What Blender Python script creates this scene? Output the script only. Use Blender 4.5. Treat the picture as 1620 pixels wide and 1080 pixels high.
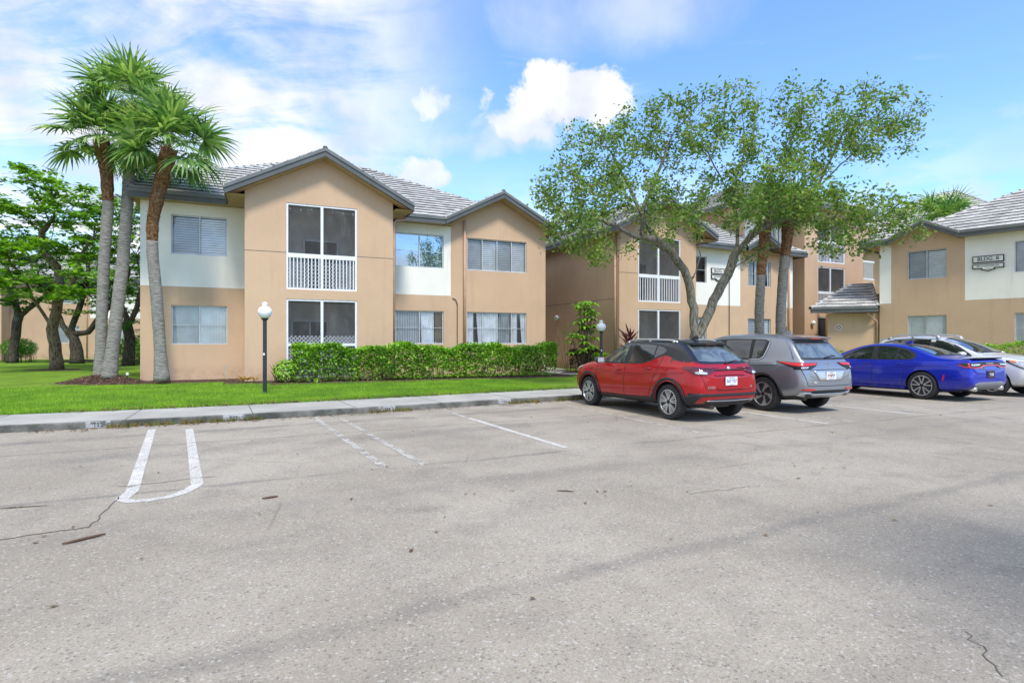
import bpy, bmesh, math, random
import numpy as np
from mathutils import Vector, Matrix
from mathutils.bvhtree import BVHTree
R = math.radians
random.seed(7)
scene = bpy.context.scene
for o in list(bpy.data.objects): bpy.data.objects.remove(o)
C = scene.collection

# ------------------------------------------------------------------ camera
cd = bpy.data.cameras.new('camera'); cam = bpy.data.objects.new('camera', cd); C.objects.link(cam)
cam.location = (0, 0, 1.5); cam.rotation_euler = (R(90), 0, 0)
cd.sensor_width = 36; cd.lens = 20.0; cd.shift_y = 0.0006; cd.clip_end = 2000; cd.clip_start = 0.05
scene.camera = cam
scene.render.resolution_x = 1024; scene.render.resolution_y = 682

# ------------------------------------------------------------------ light, exposure
SUN_AZ = R(160)      # clockwise from +Y: behind the camera, to the right
SUN_EL = R(56)
vs = scene.view_settings
vs.view_transform = 'Standard'; vs.look = 'None'; vs.exposure = 1.22; vs.gamma = 1.0
sl = bpy.data.lights.new('sun', 'SUN'); sl.energy = 1.7; sl.angle = R(11); sl.color = (1.0, 0.95, 0.87)
sun = bpy.data.objects.new('sun', sl); C.objects.link(sun)
sd = Vector((math.sin(SUN_AZ)*math.cos(SUN_EL), math.cos(SUN_AZ)*math.cos(SUN_EL), math.sin(SUN_EL)))
sun.rotation_euler = sd.to_track_quat('Z', 'Y').to_euler(); sun.location = (0, -20, 40)

# ------------------------------------------------------------------ node helper
class NT:
    def __init__(s, tree): s.t = tree; s.n = tree.nodes; s.l = tree.links
    def new(s, typ, **k):
        n = s.n.new(typ)
        for a, b in k.items(): setattr(n, a, b)
        return n
    def set(s, sock, v):
        if hasattr(v, 'is_output'): s.l.new(v, sock)
        else: sock.default_value = v
    def math(s, op, a, b=0.0, c=0.0, clamp=False):
        n = s.new('ShaderNodeMath', operation=op, use_clamp=clamp)
        s.set(n.inputs[0], a); s.set(n.inputs[1], b); s.set(n.inputs[2], c); return n.outputs[0]
    def vmath(s, op, a, b=(0, 0, 0)):
        n = s.new('ShaderNodeVectorMath', operation=op); s.set(n.inputs[0], a); s.set(n.inputs[1], b)
        return n.outputs[1] if op in ('DOT_PRODUCT', 'LENGTH') else n.outputs[0]
    def noise(s, vec, scale, detail=3.0, rough=0.55, dist=0.0):
        n = s.new('ShaderNodeTexNoise'); s.set(n.inputs['Vector'], vec)
        n.inputs['Scale'].default_value = scale; n.inputs['Detail'].default_value = detail
        n.inputs['Roughness'].default_value = rough; n.inputs['Distortion'].default_value = dist
        return n.outputs['Fac']
    def voro(s, vec, scale, feature='F1', out='Distance'):
        n = s.new('ShaderNodeTexVoronoi', feature=feature); s.set(n.inputs['Vector'], vec); n.inputs['Scale'].default_value = scale
        return n.outputs[out]
    def ramp(s, f, a, b, lo=0.0, hi=1.0, smooth=True):
        n = s.new('ShaderNodeMapRange', interpolation_type='SMOOTHSTEP' if smooth else 'LINEAR')
        s.set(n.inputs[0], f); s.set(n.inputs[1], a); s.set(n.inputs[2], b); s.set(n.inputs[3], lo); s.set(n.inputs[4], hi)
        return n.outputs[0]
    def mix(s, f, a, b, mode='MIX'):
        n = s.new('ShaderNodeMix', data_type='RGBA', blend_type=mode)
        s.set(n.inputs[0], f)
        for i, v in ((6, a), (7, b)):
            if isinstance(v, (tuple, list)): v = (*v[:3], 1)
            s.set(n.inputs[i], v)
        return n.outputs[2]
    def scalev(s, vec, sc):
        n = s.new('ShaderNodeMapping'); s.set(n.inputs[0], vec); n.inputs['Scale'].default_value = sc; return n.outputs[0]
    def sep(s, vec):
        n = s.new('ShaderNodeSeparateXYZ'); s.set(n.inputs[0], vec); return n.outputs
    def comb(s, x, y, z):
        n = s.new('ShaderNodeCombineXYZ'); s.set(n.inputs[0], x); s.set(n.inputs[1], y); s.set(n.inputs[2], z); return n.outputs[0]

# ------------------------------------------------------------------ world: sky and clouds
w = bpy.data.worlds.new('World'); scene.world = w; w.use_nodes = True
N = NT(w.node_tree); w.node_tree.nodes.clear()
sky = N.new('ShaderNodeTexSky', sky_type='NISHITA'); sky.sun_disc = False
sky.sun_elevation = SUN_EL; sky.sun_rotation = SUN_AZ; sky.air_density = 1.0; sky.dust_density = 0.6; sky.ozone_density = 1.6
dirv = N.new('ShaderNodeTexCoord').outputs['Generated']
dx, dy, dz = N.sep(dirv)
az = N.math('ARCTAN2', dx, dy)
el = N.math('ARCSINE', dz, clamp=False)
# planar cloud-deck coordinates
inv = N.math('DIVIDE', 1.0, N.math('ADD', N.math('MAXIMUM', dz, 0.0), 0.16))
deck = N.comb(N.math('MULTIPLY', dx, inv), N.math('MULTIPLY', dy, inv), 0.0)
angv = N.comb(az, el, 0.0)
n1 = N.noise(deck, 1.15, 7, 0.58, 0.35)
n2 = N.noise(N.scalev(deck, (1.0, 2.4, 1)), 2.1, 8, 0.62, 0.6)
# thick broken cloud to the left, clearing to the right
lft = N.ramp(az, 0.02, -0.40)
brk = N.math('ADD', N.math('MULTIPLY', n1, 0.7), N.math('MULTIPLY', n2, 0.38))
m_left = N.math('MULTIPLY', N.ramp(brk, 0.39, 0.59), lft)
# thin wisps elsewhere
m_wisp = N.math('MULTIPLY', N.ramp(n2, 0.54, 0.82), 0.55)
# low bank near the horizon
low = N.math('MULTIPLY', N.ramp(el, 0.34, 0.08), N.ramp(N.noise(N.scalev(angv, (1, 2.6, 1)), 5.0, 6, 0.55), 0.42, 0.56))
low = N.math('MULTIPLY', low, 0.85)
def puff(a0, e0, wa, we, k=0.9, hard=0.22, sc=13.0):
    nn = N.noise(angv, sc, 7, 0.6, 0.3)
    a = N.math('DIVIDE', N.math('SUBTRACT', az, a0), wa); e = N.math('DIVIDE', N.math('SUBTRACT', el, e0), we)
    d = N.math('ADD', N.math('MULTIPLY', a, a), N.math('MULTIPLY', e, e))
    v = N.math('ADD', N.math('SUBTRACT', 1.0, d), N.math('MULTIPLY', N.math('SUBTRACT', nn, 0.5), 4.2))
    return N.math('MULTIPLY', N.ramp(v, -hard, hard*2.2), k)
masks = [m_left, m_wisp, low,
         puff(0.085, 0.405, 0.125, 0.052, 1.0, 0.20), puff(0.02, 0.365, 0.07, 0.035, 0.9, 0.3), puff(-0.02, 0.345, 0.105, 0.03, 0.55, 0.5),
         puff(-0.145, 0.395, 0.038, 0.034, 0.75, 0.35), puff(-0.12, 0.335, 0.10, 0.03, 0.45, 0.6),
         puff(-0.16, 0.285, 0.05, 0.026, 0.85, 0.3), puff(0.17, 0.52, 0.22, 0.055, 0.5, 0.9, 6.0), puff(0.66, 0.17, 0.12, 0.03, 0.7, 0.5)]
cm = masks[0]
for k in masks[1:]: cm = N.math('MAXIMUM', cm, k)
shade = N.noise(angv, 6.5, 5, 0.5)
ccol = N.mix(N.ramp(shade, 0.35, 0.62), (0.66, 0.70, 0.79), (0.94, 0.94, 0.95))
bg = N.new('ShaderNodeBackground'); bg.inputs['Strength'].default_value = 0.122
skyc = N.mix(1.0, sky.outputs[0], (0.78, 0.97, 1.20), 'MULTIPLY')
N.l.new(skyc, bg.inputs['Color'])
bg2 = N.new('ShaderNodeBackground'); bg2.inputs['Strength'].default_value = 0.52; N.l.new(ccol, bg2.inputs['Color'])
mx = N.new('ShaderNodeMixShader'); N.l.new(cm, mx.inputs[0]); N.l.new(bg.outputs[0], mx.inputs[1]); N.l.new(bg2.outputs[0], mx.inputs[2])
wo = N.new('ShaderNodeOutputWorld'); N.l.new(mx.outputs[0], wo.inputs['Surface'])

# ------------------------------------------------------------------ materials
def new_mat(name):
    m = bpy.data.materials.new(name); m.use_nodes = True; m.node_tree.nodes.clear(); return m, NT(m.node_tree)
def finish(n, shader, m):
    o = n.new('ShaderNodeOutputMaterial'); n.l.new(shader, o.inputs['Surface']); return m
def princ(n, col, rough=0.6, metal=0.0, spec=0.5, coat=0.0, bump=None, bstr=0.3, bdist=0.01, emis=0.0):
    p = n.new('ShaderNodeBsdfPrincipled')
    if isinstance(col, (tuple, list)): col = (*col[:3], 1)
    n.set(p.inputs['Base Color'], col); n.set(p.inputs['Roughness'], rough); n.set(p.inputs['Metallic'], metal)
    n.set(p.inputs['Specular IOR Level'], spec); n.set(p.inputs['Coat Weight'], coat); p.inputs['Coat Roughness'].default_value = 0.04
    if bump is not None:
        b = n.new('ShaderNodeBump'); b.inputs['Strength'].default_value = bstr; b.inputs['Distance'].default_value = bdist
        n.l.new(bump, b.inputs['Height']); n.l.new(b.outputs[0], p.inputs['Normal'])
    return p.outputs[0]
def wpos(n): return n.new('ShaderNodeNewGeometry').outputs['Position']
def opos(n): return n.new('ShaderNodeTexCoord').outputs['Object']
def shade3(c, k): return (c[0]*k, c[1]*k, c[2]*k)
def simple(name, col, rough=0.6, metal=0.0, spec=0.5, coat=0.0, var=0.08, sc=3.0, fine=0.0, fsc=60.0):
    m, n = new_mat(name); p = opos(n)
    f = n.ramp(n.noise(p, sc, 4), 0.3, 0.7)
    c = n.mix(f, shade3(col, 1-var), shade3(col, 1+var))
    b = n.noise(p, fsc, 3) if fine else None
    return finish(n, princ(n, c, rough, metal, spec, coat, b, fine, 0.01), m)
def stucco(name, col):
    m, n = new_mat(name); p = wpos(n)
    big = n.noise(p, 0.45, 5, 0.6)
    streak = n.noise(n.scalev(p, (2.2, 2.2, 0.22)), 1.6, 5, 0.65)
    c = n.mix(n.ramp(big, 0.3, 0.72), shade3(col, 0.93), shade3(col, 1.05))
    c = n.mix(n.ramp(streak, 0.52, 0.80, 0, 0.42), c, shade3(col, 0.72))
    z = n.sep(p)[2]
    dirt = n.math('MULTIPLY', n.ramp(z, 0.75, 0.15), n.ramp(n.noise(p, 2.4, 5, 0.65), 0.42, 0.66))
    c = n.mix(n.math('MULTIPLY', dirt, 0.5), c, (col[0]*0.42, col[1]*0.40, col[2]*0.36))
    fn = n.math('ADD', n.noise(p, 55, 3), n.math('MULTIPLY', n.noise(p, 9, 3), 0.7))
    return finish(n, princ(n, c, 0.9, 0, 0.2, 0, fn, 0.35, 0.012), m)
TAN = (0.56, 0.388, 0.252); WHT = (0.82, 0.79, 0.70)
M = {}
M['tan'] = stucco('tan_stucco', TAN)
M['white_wall'] = stucco('white_stucco', WHT)
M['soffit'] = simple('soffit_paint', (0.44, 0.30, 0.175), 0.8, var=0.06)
M['fascia'] = simple('dark_trim_paint', (0.085, 0.088, 0.082), 0.5, var=0.18, sc=1.2)
M['gutter'] = simple('gutter_paint', (0.135, 0.140, 0.130), 0.4, var=0.15, sc=1.2)
M['white_trim'] = simple('white_trim_paint', (0.74, 0.76, 0.78), 0.45, var=0.05)
M['alu'] = simple('window_aluminium', (0.50, 0.52, 0.53), 0.4, 0.2, var=0.1)
M['pipe'] = simple('tan_pipe_paint', (0.45, 0.29, 0.19), 0.6)
M['slat_dark'] = simple('grey_blind_slats', (0.62, 0.64, 0.65), 0.6)  # duller grey slats, set beside the pale ones
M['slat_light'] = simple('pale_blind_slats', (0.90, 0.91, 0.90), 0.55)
M['curtain'] = simple('white_curtain', (0.92, 0.92, 0.93), 0.8, var=0.1)
M['curtain_tan'] = simple('tan_curtain', (0.24, 0.18, 0.10), 0.8)
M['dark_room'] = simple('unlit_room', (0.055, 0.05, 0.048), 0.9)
M['room'] = simple('porch_paint', (0.62, 0.60, 0.57), 0.85, var=0.2, sc=1.1)
M['black'] = simple('black_plastic', (0.018, 0.019, 0.021), 0.55, var=0.15)
M['lamp_pole'] = simple('black_pole_paint', (0.022, 0.030, 0.036), 0.4, var=0.25)
M['globe'] = simple('white_globe_plastic', (0.84, 0.86, 0.88), 0.3, var=0.04)
M['chrome'] = simple('chrome', (0.75, 0.75, 0.76), 0.12, 1.0, var=0.02)
M['silver_trim'] = simple('satin_silver', (0.62, 0.63, 0.65), 0.3, 0.8, var=0.04)
M['rim_dark'] = simple('dark_rim_metal', (0.035, 0.036, 0.04), 0.35, 0.6)
M['rubber'] = simple('tyre_rubber', (0.022, 0.022, 0.023), 0.78, var=0.25, sc=8)
M['red_lens'] = simple('red_lens', (0.62, 0.012, 0.012), 0.12, 0, 0.6, 0.6, var=0.12, sc=20)
M['dark_lens'] = simple('dark_red_lens', (0.085, 0.004, 0.006), 0.1, 0, 0.6, 0.8, var=0.3, sc=20)
M['clear_lens'] = simple('clear_lens', (0.52, 0.54, 0.56), 0.1, 0.3, 0.8, 0.8, var=0.35, sc=25)
M['orange_lens'] = simple('orange_lens', (0.75, 0.20, 0.05), 0.15, 0, 0.6, 0.6)
M['plate'] = simple('plate_white', (0.72, 0.74, 0.78), 0.4)
M['plate_ink'] = simple('plate_ink', (0.07, 0.09, 0.30), 0.5)
M['ink'] = simple('black_ink', (0.015, 0.015, 0.016), 0.5)
M['sign_white'] = simple('sign_cream', (0.66, 0.66, 0.60), 0.5)
M['sign_red'] = simple('sign_red', (0.30, 0.02, 0.03), 0.5)
M['lattice_grey'] = simple('weathered_lattice', (0.26, 0.265, 0.27), 0.6)
M['bulb'] = simple('bulb_glass', (0.8, 0.78, 0.7), 0.2)
M['grey_plastic'] = simple('grey_diffuser_plastic', (0.16, 0.16, 0.165), 0.4)
M['brown'] = simple('brown_pole_paint', (0.10, 0.05, 0.025), 0.6)

def car_paint(name, col, metal=0.35, flake=0.25, rough=0.28):
    m, n = new_mat(name); p = opos(n)
    f = n.voro(p, 900, 'F1', 'Color')
    lum = n.sep(f)[0]
    c = n.mix(n.math('MULTIPLY', lum, flake), shade3(col, 0.85), shade3(col, 1.35))
    dirt = n.math('MULTIPLY', n.ramp(n.sep(p)[2], 0.55, 0.2), n.ramp(n.noise(p, 6, 4), 0.35, 0.7))
    c = n.mix(n.math('MULTIPLY', dirt, 0.35), c, (0.20, 0.18, 0.15))
    return finish(n, princ(n, c, rough, metal, 0.35, 0.75), m)
M['paint_red'] = car_paint('red_car_paint', (0.44, 0.003, 0.008), 0.30)
M['paint_grey'] = car_paint('grey_car_paint', (0.31, 0.325, 0.36), 0.65, rough=0.30)
M['paint_blue'] = car_paint('blue_car_paint', (0.010, 0.025, 0.48), 0.35)
M['paint_silver'] = car_paint('silver_car_paint', (0.78, 0.785, 0.79), 0.25)
M['paint_black'] = car_paint('black_car_paint', (0.012, 0.014, 0.020), 0.1, 0.1)
def glass_car(name, col, vary=0.0):
    m, n = new_mat(name); p = opos(n)
    c = col
    if vary: c = n.mix(n.ramp(n.noise(p, 2.6, 3, 0.5, 0.8), 0.42, 0.62), col, shade3(col, 1+vary))
    return finish(n, princ(n, c, 0.03, 0.0, 0.9, 1.0), m)
M['glass_tint'] = glass_car('tinted_car_glass', (0.010, 0.014, 0.018))
M['glass_rear'] = glass_car('rear_car_glass', (0.055, 0.065, 0.065), 1.5)
M['glass_clear'] = glass_car('car_side_glass', (0.035, 0.045, 0.035), 2.5)

def window_glass():
    m, n = new_mat('window_glass')
    tr = n.new('ShaderNodeBsdfTransparent'); tr.inputs[0].default_value = (0.93, 0.95, 0.95, 1)
    gl = n.new('ShaderNodeBsdfGlossy'); gl.inputs['Roughness'].default_value = 0.02; gl.inputs[0].default_value = (0.95, 0.97, 1, 1)
    fr = n.new('ShaderNodeFresnel'); fr.inputs[0].default_value = 1.55
    f = n.math('ADD', n.math('MULTIPLY', fr.outputs[0], 0.7), 0.02, clamp=True)
    s = n.new('ShaderNodeMixShader'); n.l.new(f, s.inputs[0]); n.l.new(tr.outputs[0], s.inputs[1]); n.l.new(gl.outputs[0], s.inputs[2])
    return finish(n, s.outputs[0], m)
M['glass'] = window_glass()
def mirror_glass():
    m, n = new_mat('reflective_window_glass')
    tr = n.new('ShaderNodeBsdfTransparent'); tr.inputs[0].default_value = (0.5, 0.6, 0.62, 1)
    gl = n.new('ShaderNodeBsdfGlossy'); gl.inputs['Roughness'].default_value = 0.01; gl.inputs[0].default_value = (0.75, 0.85, 0.95, 1)
    s = n.new('ShaderNodeMixShader'); s.inputs[0].default_value = 0.45; n.l.new(tr.outputs[0], s.inputs[1]); n.l.new(gl.outputs[0], s.inputs[2])
    return finish(n, s.outputs[0], m)
M['glass_mirror'] = mirror_glass()
def screen_mat():
    m, n = new_mat('insect_screen')
    tr = n.new('ShaderNodeBsdfTransparent'); tr.inputs[0].default_value = (1, 1, 1, 1)
    p = opos(n)
    c = n.mix(n.ramp(n.noise(n.scalev(p, (1, 1, 0.4)), 3.0, 6, 0.7), 0.45, 0.75), (0.07, 0.07, 0.072), (0.17, 0.165, 0.155))
    d = princ(n, c, 0.8)
    s = n.new('ShaderNodeMixShader'); s.inputs[0].default_value = 0.40; n.l.new(tr.outputs[0], s.inputs[1]); n.l.new(d, s.inputs[2])
    return finish(n, s.outputs[0], m)
M['screen'] = screen_mat()

def tile_mat():
    m, n = new_mat('concrete_roof_tile'); p = wpos(n)
    rnd = n.new('ShaderNodeNewGeometry').outputs['Random Per Island']
    c = n.mix(n.ramp(rnd, 0, 1, smooth=False), (0.36, 0.352, 0.328), (0.51, 0.50, 0.465))
    c = n.mix(n.ramp(n.noise(p, 1.1, 6, 0.65), 0.48, 0.72, 0, 0.55), c, (0.18, 0.18, 0.165))
    return finish(n, princ(n, c, 0.85, 0, 0.25, 0, n.noise(p, 30, 3), 0.3, 0.01), m)
M['tile'] = tile_mat()
M['tile_lip'] = simple('shadow_and_dirt_tile_edge', (0.055, 0.054, 0.05), 0.9, var=0.3, sc=4)  # dark colour paints in the shadow gap under each course, plus dirt

def bark(name, a, b, sc=(6, 6, 1.6), strength=0.8):
    m, n = new_mat(name); p = opos(n)
    f = n.noise(n.scalev(p, sc), 3.0, 6, 0.65, 0.4)
    c = n.mix(n.ramp(f, 0.32, 0.66), a, b)
    c = n.mix(n.ramp(n.noise(p, 2.0, 4), 0.55, 0.72, 0, 0.55), c, (0.16, 0.17, 0.13))
    return finish(n, princ(n, c, 0.95, 0, 0.1, 0, f, strength, 0.05), m)
M['bark_oak'] = bark('grey_oak_bark', (0.075, 0.068, 0.050), (0.29, 0.27, 0.21))
M['bark_dark'] = bark('dark_branch_bark', (0.030, 0.025, 0.018), (0.12, 0.10, 0.075))
M['bark_brown'] = bark('mottled_brown_bark', (0.06, 0.04, 0.025), (0.26, 0.20, 0.14))
M['palm_bark'] = bark('grey_palm_bark', (0.13, 0.12, 0.105), (0.36, 0.34, 0.30), (2, 2, 14), 0.7)
M['palm_fibre'] = bark('brown_palm_fibre', (0.075, 0.036, 0.018), (0.30, 0.165, 0.08), (5, 5, 5), 1.0)
def leaf_mat(name, cols, trans=0.35, rough=0.5):
    m, n = new_mat(name)
    rnd = n.new('ShaderNodeNewGeometry').outputs['Random Per Island']
    cr = n.new('ShaderNodeValToRGB'); n.l.new(rnd, cr.inputs[0]); e = cr.color_ramp.elements
    e[0].color = (*cols[0], 1); e[1].color = (*cols[-1], 1)
    for i, c in enumerate(cols[1:-1]):
        x = e.new((i+1)/(len(cols)-1)); x.color = (*c, 1)
    big = n.noise(wpos(n), 0.9, 2)
    c = n.mix(n.ramp(big, 0.35, 0.65), n.mix(1.0, cr.outputs[0], (0.74, 0.80, 0.8), 'MULTIPLY'), n.mix(1.0, cr.outputs[0], (1.22, 1.15, 1.0), 'MULTIPLY'))
    d = princ(n, c, rough, 0, 0.35)
    t = n.new('ShaderNodeBsdfTranslucent'); n.l.new(n.mix(1.0, c, (1.5, 1.7, 0.8), 'MULTIPLY'), t.inputs[0])
    s = n.new('ShaderNodeMixShader'); s.inputs[0].default_value = trans; n.l.new(d, s.inputs[1]); n.l.new(t.outputs[0], s.inputs[2])
    return finish(n, s.outputs[0], m)
M['leaf_oak'] = leaf_mat('oak_leaf', [(0.062, 0.12, 0.03), (0.115, 0.21, 0.045), (0.17, 0.29, 0.06), (0.27, 0.37, 0.10), (0.23, 0.21, 0.075)])
M['leaf_bright'] = leaf_mat('bright_tree_leaf', [(0.05, 0.13, 0.015), (0.11, 0.25, 0.02), (0.19, 0.38, 0.03), (0.30, 0.48, 0.05)])
M['leaf_dark'] = leaf_mat('dark_tree_leaf', [(0.03, 0.08, 0.015), (0.06, 0.15, 0.025), (0.11, 0.23, 0.04)])
M['leaf_hedge'] = leaf_mat('hedge_leaf', [(0.045, 0.13, 0.012), (0.12, 0.28, 0.02), (0.23, 0.44, 0.035), (0.36, 0.56, 0.07)], 0.3, 0.4)
M['leaf_palm'] = leaf_mat('palm_leaf', [(0.055, 0.125, 0.04), (0.11, 0.23, 0.06), (0.22, 0.36, 0.10), (0.40, 0.50, 0.22)], 0.3, 0.45)
M['leaf_red'] = leaf_mat('cordyline_leaf', [(0.06, 0.010, 0.016), (0.16, 0.028, 0.04), (0.10, 0.03, 0.03)], 0.25, 0.4)
M['leaf_copper'] = leaf_mat('copper_hedge_leaf', [(0.020, 0.016, 0.014), (0.055, 0.030, 0.025), (0.045, 0.06, 0.02)], 0.2, 0.6)
M['leaf_yellow'] = leaf_mat('yellowed_leaf', [(0.55, 0.36, 0.02), (0.62, 0.45, 0.03)], 0.3)
M['leaf_bromeliad'] = leaf_mat('bromeliad_leaf', [(0.45, 0.10, 0.03), (0.55, 0.30, 0.06), (0.2, 0.25, 0.05)], 0.2)
M['blade'] = leaf_mat('grass_blade', [(0.13, 0.26, 0.02), (0.20, 0.37, 0.028), (0.30, 0.46, 0.06)], 0.35, 0.6)
M['weed'] = leaf_mat('kerb_weed', [(0.07, 0.14, 0.02), (0.17, 0.21, 0.04), (0.22, 0.13, 0.05), (0.20, 0.15, 0.09)], 0.2, 0.8)
M['litter'] = leaf_mat('dry_leaf', [(0.12, 0.06, 0.028), (0.24, 0.15, 0.08), (0.10, 0.055, 0.03)], 0.1, 0.9)
M['chip'] = leaf_mat('mulch_chip', [(0.05, 0.030, 0.022), (0.14, 0.085, 0.06), (0.26, 0.18, 0.13)], 0.0, 0.95)

def asphalt():
    m, n = new_mat('weathered_asphalt'); p = wpos(n)
    base = n.mix(n.ramp(n.noise(p, 0.35, 6, 0.6), 0.34, 0.66), (0.290, 0.252, 0.198), (0.378, 0.332, 0.266))
    base = n.mix(n.ramp(n.noise(p, 1.5, 6, 0.65, 0.5), 0.46, 0.72, 0, 0.50), base, (0.205, 0.183, 0.152))
    warm = n.ramp(n.noise(n.vmath('ADD', p, (31, 7, 0)), 0.6, 5, 0.6), 0.52, 0.72, 0, 0.30)
    base = n.mix(warm, base, (0.30, 0.262, 0.205))
    # lane seams and old sealed joints running along the drive
    x, y, z = n.sep(p)
    wob = n.math('MULTIPLY', n.math('SUBTRACT', n.noise(p, 0.9, 5, 0.6), 0.5), 0.35)
    def band(px, py, sl, wdt, k, lo=0.36, hi=0.6):
        nrm = math.hypot(1, sl)
        d = n.math('DIVIDE', n.math('SUBTRACT', n.math('SUBTRACT', y, py), n.math('MULTIPLY', n.math('SUBTRACT', x, px), sl)), nrm)
        d = n.math('ABSOLUTE', n.math('ADD', d, wob))
        b = n.ramp(d, wdt, wdt*0.1)
        brkn = n.ramp(n.noise(n.vmath('ADD', p, (px*7, 3, 0)), 0.75, 4, 0.6), lo, hi)
        return n.math('MULTIPLY', n.math('MULTIPLY', b, brkn), k)
    for a in [(-1.78, 2.51, 0.53, 0.14, 0.34, 0.22, 0.55), (-2.2, 6.4, 0.49, 0.10, 0.5), (-6.71, 7.46, 0.50, 0.06, 0.5, 0.25, 0.5), (2.6, 7.6, 0.52, 0.30, 0.30), (-1.0, 9.6, 0.52, 0.5, 0.36), (0.4, 12.6, 0.54, 0.28, 0.5), (0, 1.6, 0.5, 0.5, 0.25)]:
        base = n.mix(band(*a), base, (0.13, 0.124, 0.115))
    # oil spots in the bays
    sp = n.voro(n.vmath('ADD', p, (1.7, 0.4, 0)), 0.42)
    base = n.mix(n.math('MULTIPLY', n.ramp(sp, 0.20, 0.03), n.ramp(n.noise(p, 3, 4), 0.40, 0.6, 0, 0.75)), base, (0.085, 0.082, 0.08))
    # exposed aggregate
    v = n.voro(p, 130, 'F1', 'Color'); lum = n.sep(v)[0]
    v2 = n.voro(p, 75, 'F1', 'Color'); lum2 = n.sep(v2)[1]
    c = n.mix(n.ramp(lum, 0.0, 1.0, 0, 1, False), n.mix(1.0, base, (0.82, 0.82, 0.82), 'MULTIPLY'), n.mix(1.0, base, (1.16, 1.16, 1.16), 'MULTIPLY'))
    c = n.mix(n.ramp(lum2, 0.92, 0.98, 0, 0.55), c, (0.12, 0.112, 0.10))
    c = n.mix(n.ramp(lum2, 0.08, 0.02, 0, 0.5), c, (0.52, 0.50, 0.46))
    # hairline cracks
    cr = n.voro(n.vmath('ADD', p, n.vmath('MULTIPLY', n.new('ShaderNodeTexNoise').outputs['Color'], (0.9, 0.9, 0))), 0.33, 'DISTANCE_TO_EDGE')
    hair = n.math('MULTIPLY', n.ramp(cr, 0.006, 0.001), n.ramp(n.noise(p, 0.5, 3), 0.52, 0.62, 0, 0.28))
    c = n.mix(hair, c, (0.06, 0.058, 0.055))
    h = n.math('ADD', n.voro(p, 130), n.math('MULTIPLY', n.noise(p, 22, 4), 0.6))
    return finish(n, princ(n, c, 0.88, 0, 0.25, 0, h, 0.35, 0.006), m)
M['asphalt'] = asphalt()
def concrete(name, col, joints=True):
    m, n = new_mat(name); p = wpos(n)
    c = n.mix(n.ramp(n.noise(p, 0.8, 6, 0.6), 0.35, 0.68), shade3(col, 0.84), shade3(col, 1.1))
    c = n.mix(n.ramp(n.noise(p, 4, 6, 0.7), 0.58, 0.75, 0, 0.4), c, shade3(col, 0.5))
    c = n.mix(n.ramp(n.noise(p, 120, 2), 0.55, 0.75, 0, 0.3), c, shade3(col, 0.6))
    return finish(n, princ(n, c, 0.88, 0, 0.25, 0, n.noise(p, 70, 3), 0.3, 0.006), m)
M['concrete'] = concrete('sidewalk_concrete', (0.40, 0.385, 0.34))
def kerbface():
    m, n = new_mat('stained_kerb_concrete'); p = wpos(n)
    c = n.mix(n.ramp(n.noise(p, 1.6, 6, 0.7), 0.34, 0.66), (0.065, 0.068, 0.058), (0.21, 0.20, 0.175))
    return finish(n, princ(n, c, 0.92, 0, 0.2, 0, n.noise(p, 40, 4), 0.5, 0.01), m)
M['kerb'] = kerbface()
def lawn_mat():
    m, n = new_mat('lawn_turf'); p = wpos(n)
    c = n.mix(n.ramp(n.noise(p, 1.3, 5, 0.6), 0.32, 0.68), (0.105, 0.20, 0.016), (0.19, 0.32, 0.028))
    c = n.mix(n.ramp(n.noise(p, 38, 3), 0.4, 0.75, 0, 0.8), c, (0.22, 0.36, 0.04))
    c = n.mix(n.ramp(n.noise(p, 2.3, 5, 0.7), 0.58, 0.72, 0, 0.5), c, (0.26, 0.27, 0.07))
    h = n.math('ADD', n.noise(p, 45, 4), n.noise(p, 14, 3))
    return finish(n, princ(n, c, 0.9, 0, 0.12, 0, h, 0.9, 0.05), m)
M['lawn'] = lawn_mat()
def mulch_mat():
    m, n = new_mat('wood_mulch'); p = wpos(n)
    v = n.sep(n.voro(n.scalev(p, (1, 2.2, 1)), 22, 'F1', 'Color'))[0]
    c = n.mix(n.ramp(v, 0.1, 0.95), (0.035, 0.022, 0.016), (0.15, 0.095, 0.070))
    return finish(n, princ(n, c, 0.95, 0, 0.1, 0, n.noise(p, 30, 4), 1.0, 0.04), m)
M['mulch'] = mulch_mat()
def paint_mat(name, wear, col=(0.66, 0.67, 0.69)):
    m, n = new_mat(name); p = wpos(n)
    tr = n.new('ShaderNodeBsdfTransparent')
    f = n.ramp(n.noise(p, 5.5, 6, 0.7), wear-0.07, wear+0.07)
    f2 = n.ramp(n.noise(p, 60, 3), 0.30, 0.46)
    f = n.math('MULTIPLY', f, f2)
    c = n.mix(n.ramp(n.noise(p, 3, 4), 0.4, 0.7), shade3(col, 0.82), col)
    s = n.new('ShaderNodeMixShader'); n.l.new(f, s.inputs[0]); n.l.new(tr.outputs[0], s.inputs[1]); n.l.new(princ(n, c, 0.75), s.inputs[2])
    return finish(n, s.outputs[0], m)
M['line_good'] = paint_mat('white_line_paint', 0.37, (0.64, 0.61, 0.55))
M['line_worn'] = paint_mat('worn_line_paint', 0.455, (0.52, 0.49, 0.43))
M['kerb_paint'] = paint_mat('worn_kerb_paint', 0.46, (0.46, 0.46, 0.44))
M['crack'] = simple('crack_dirt', (0.11, 0.10, 0.085), 0.95)

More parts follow.
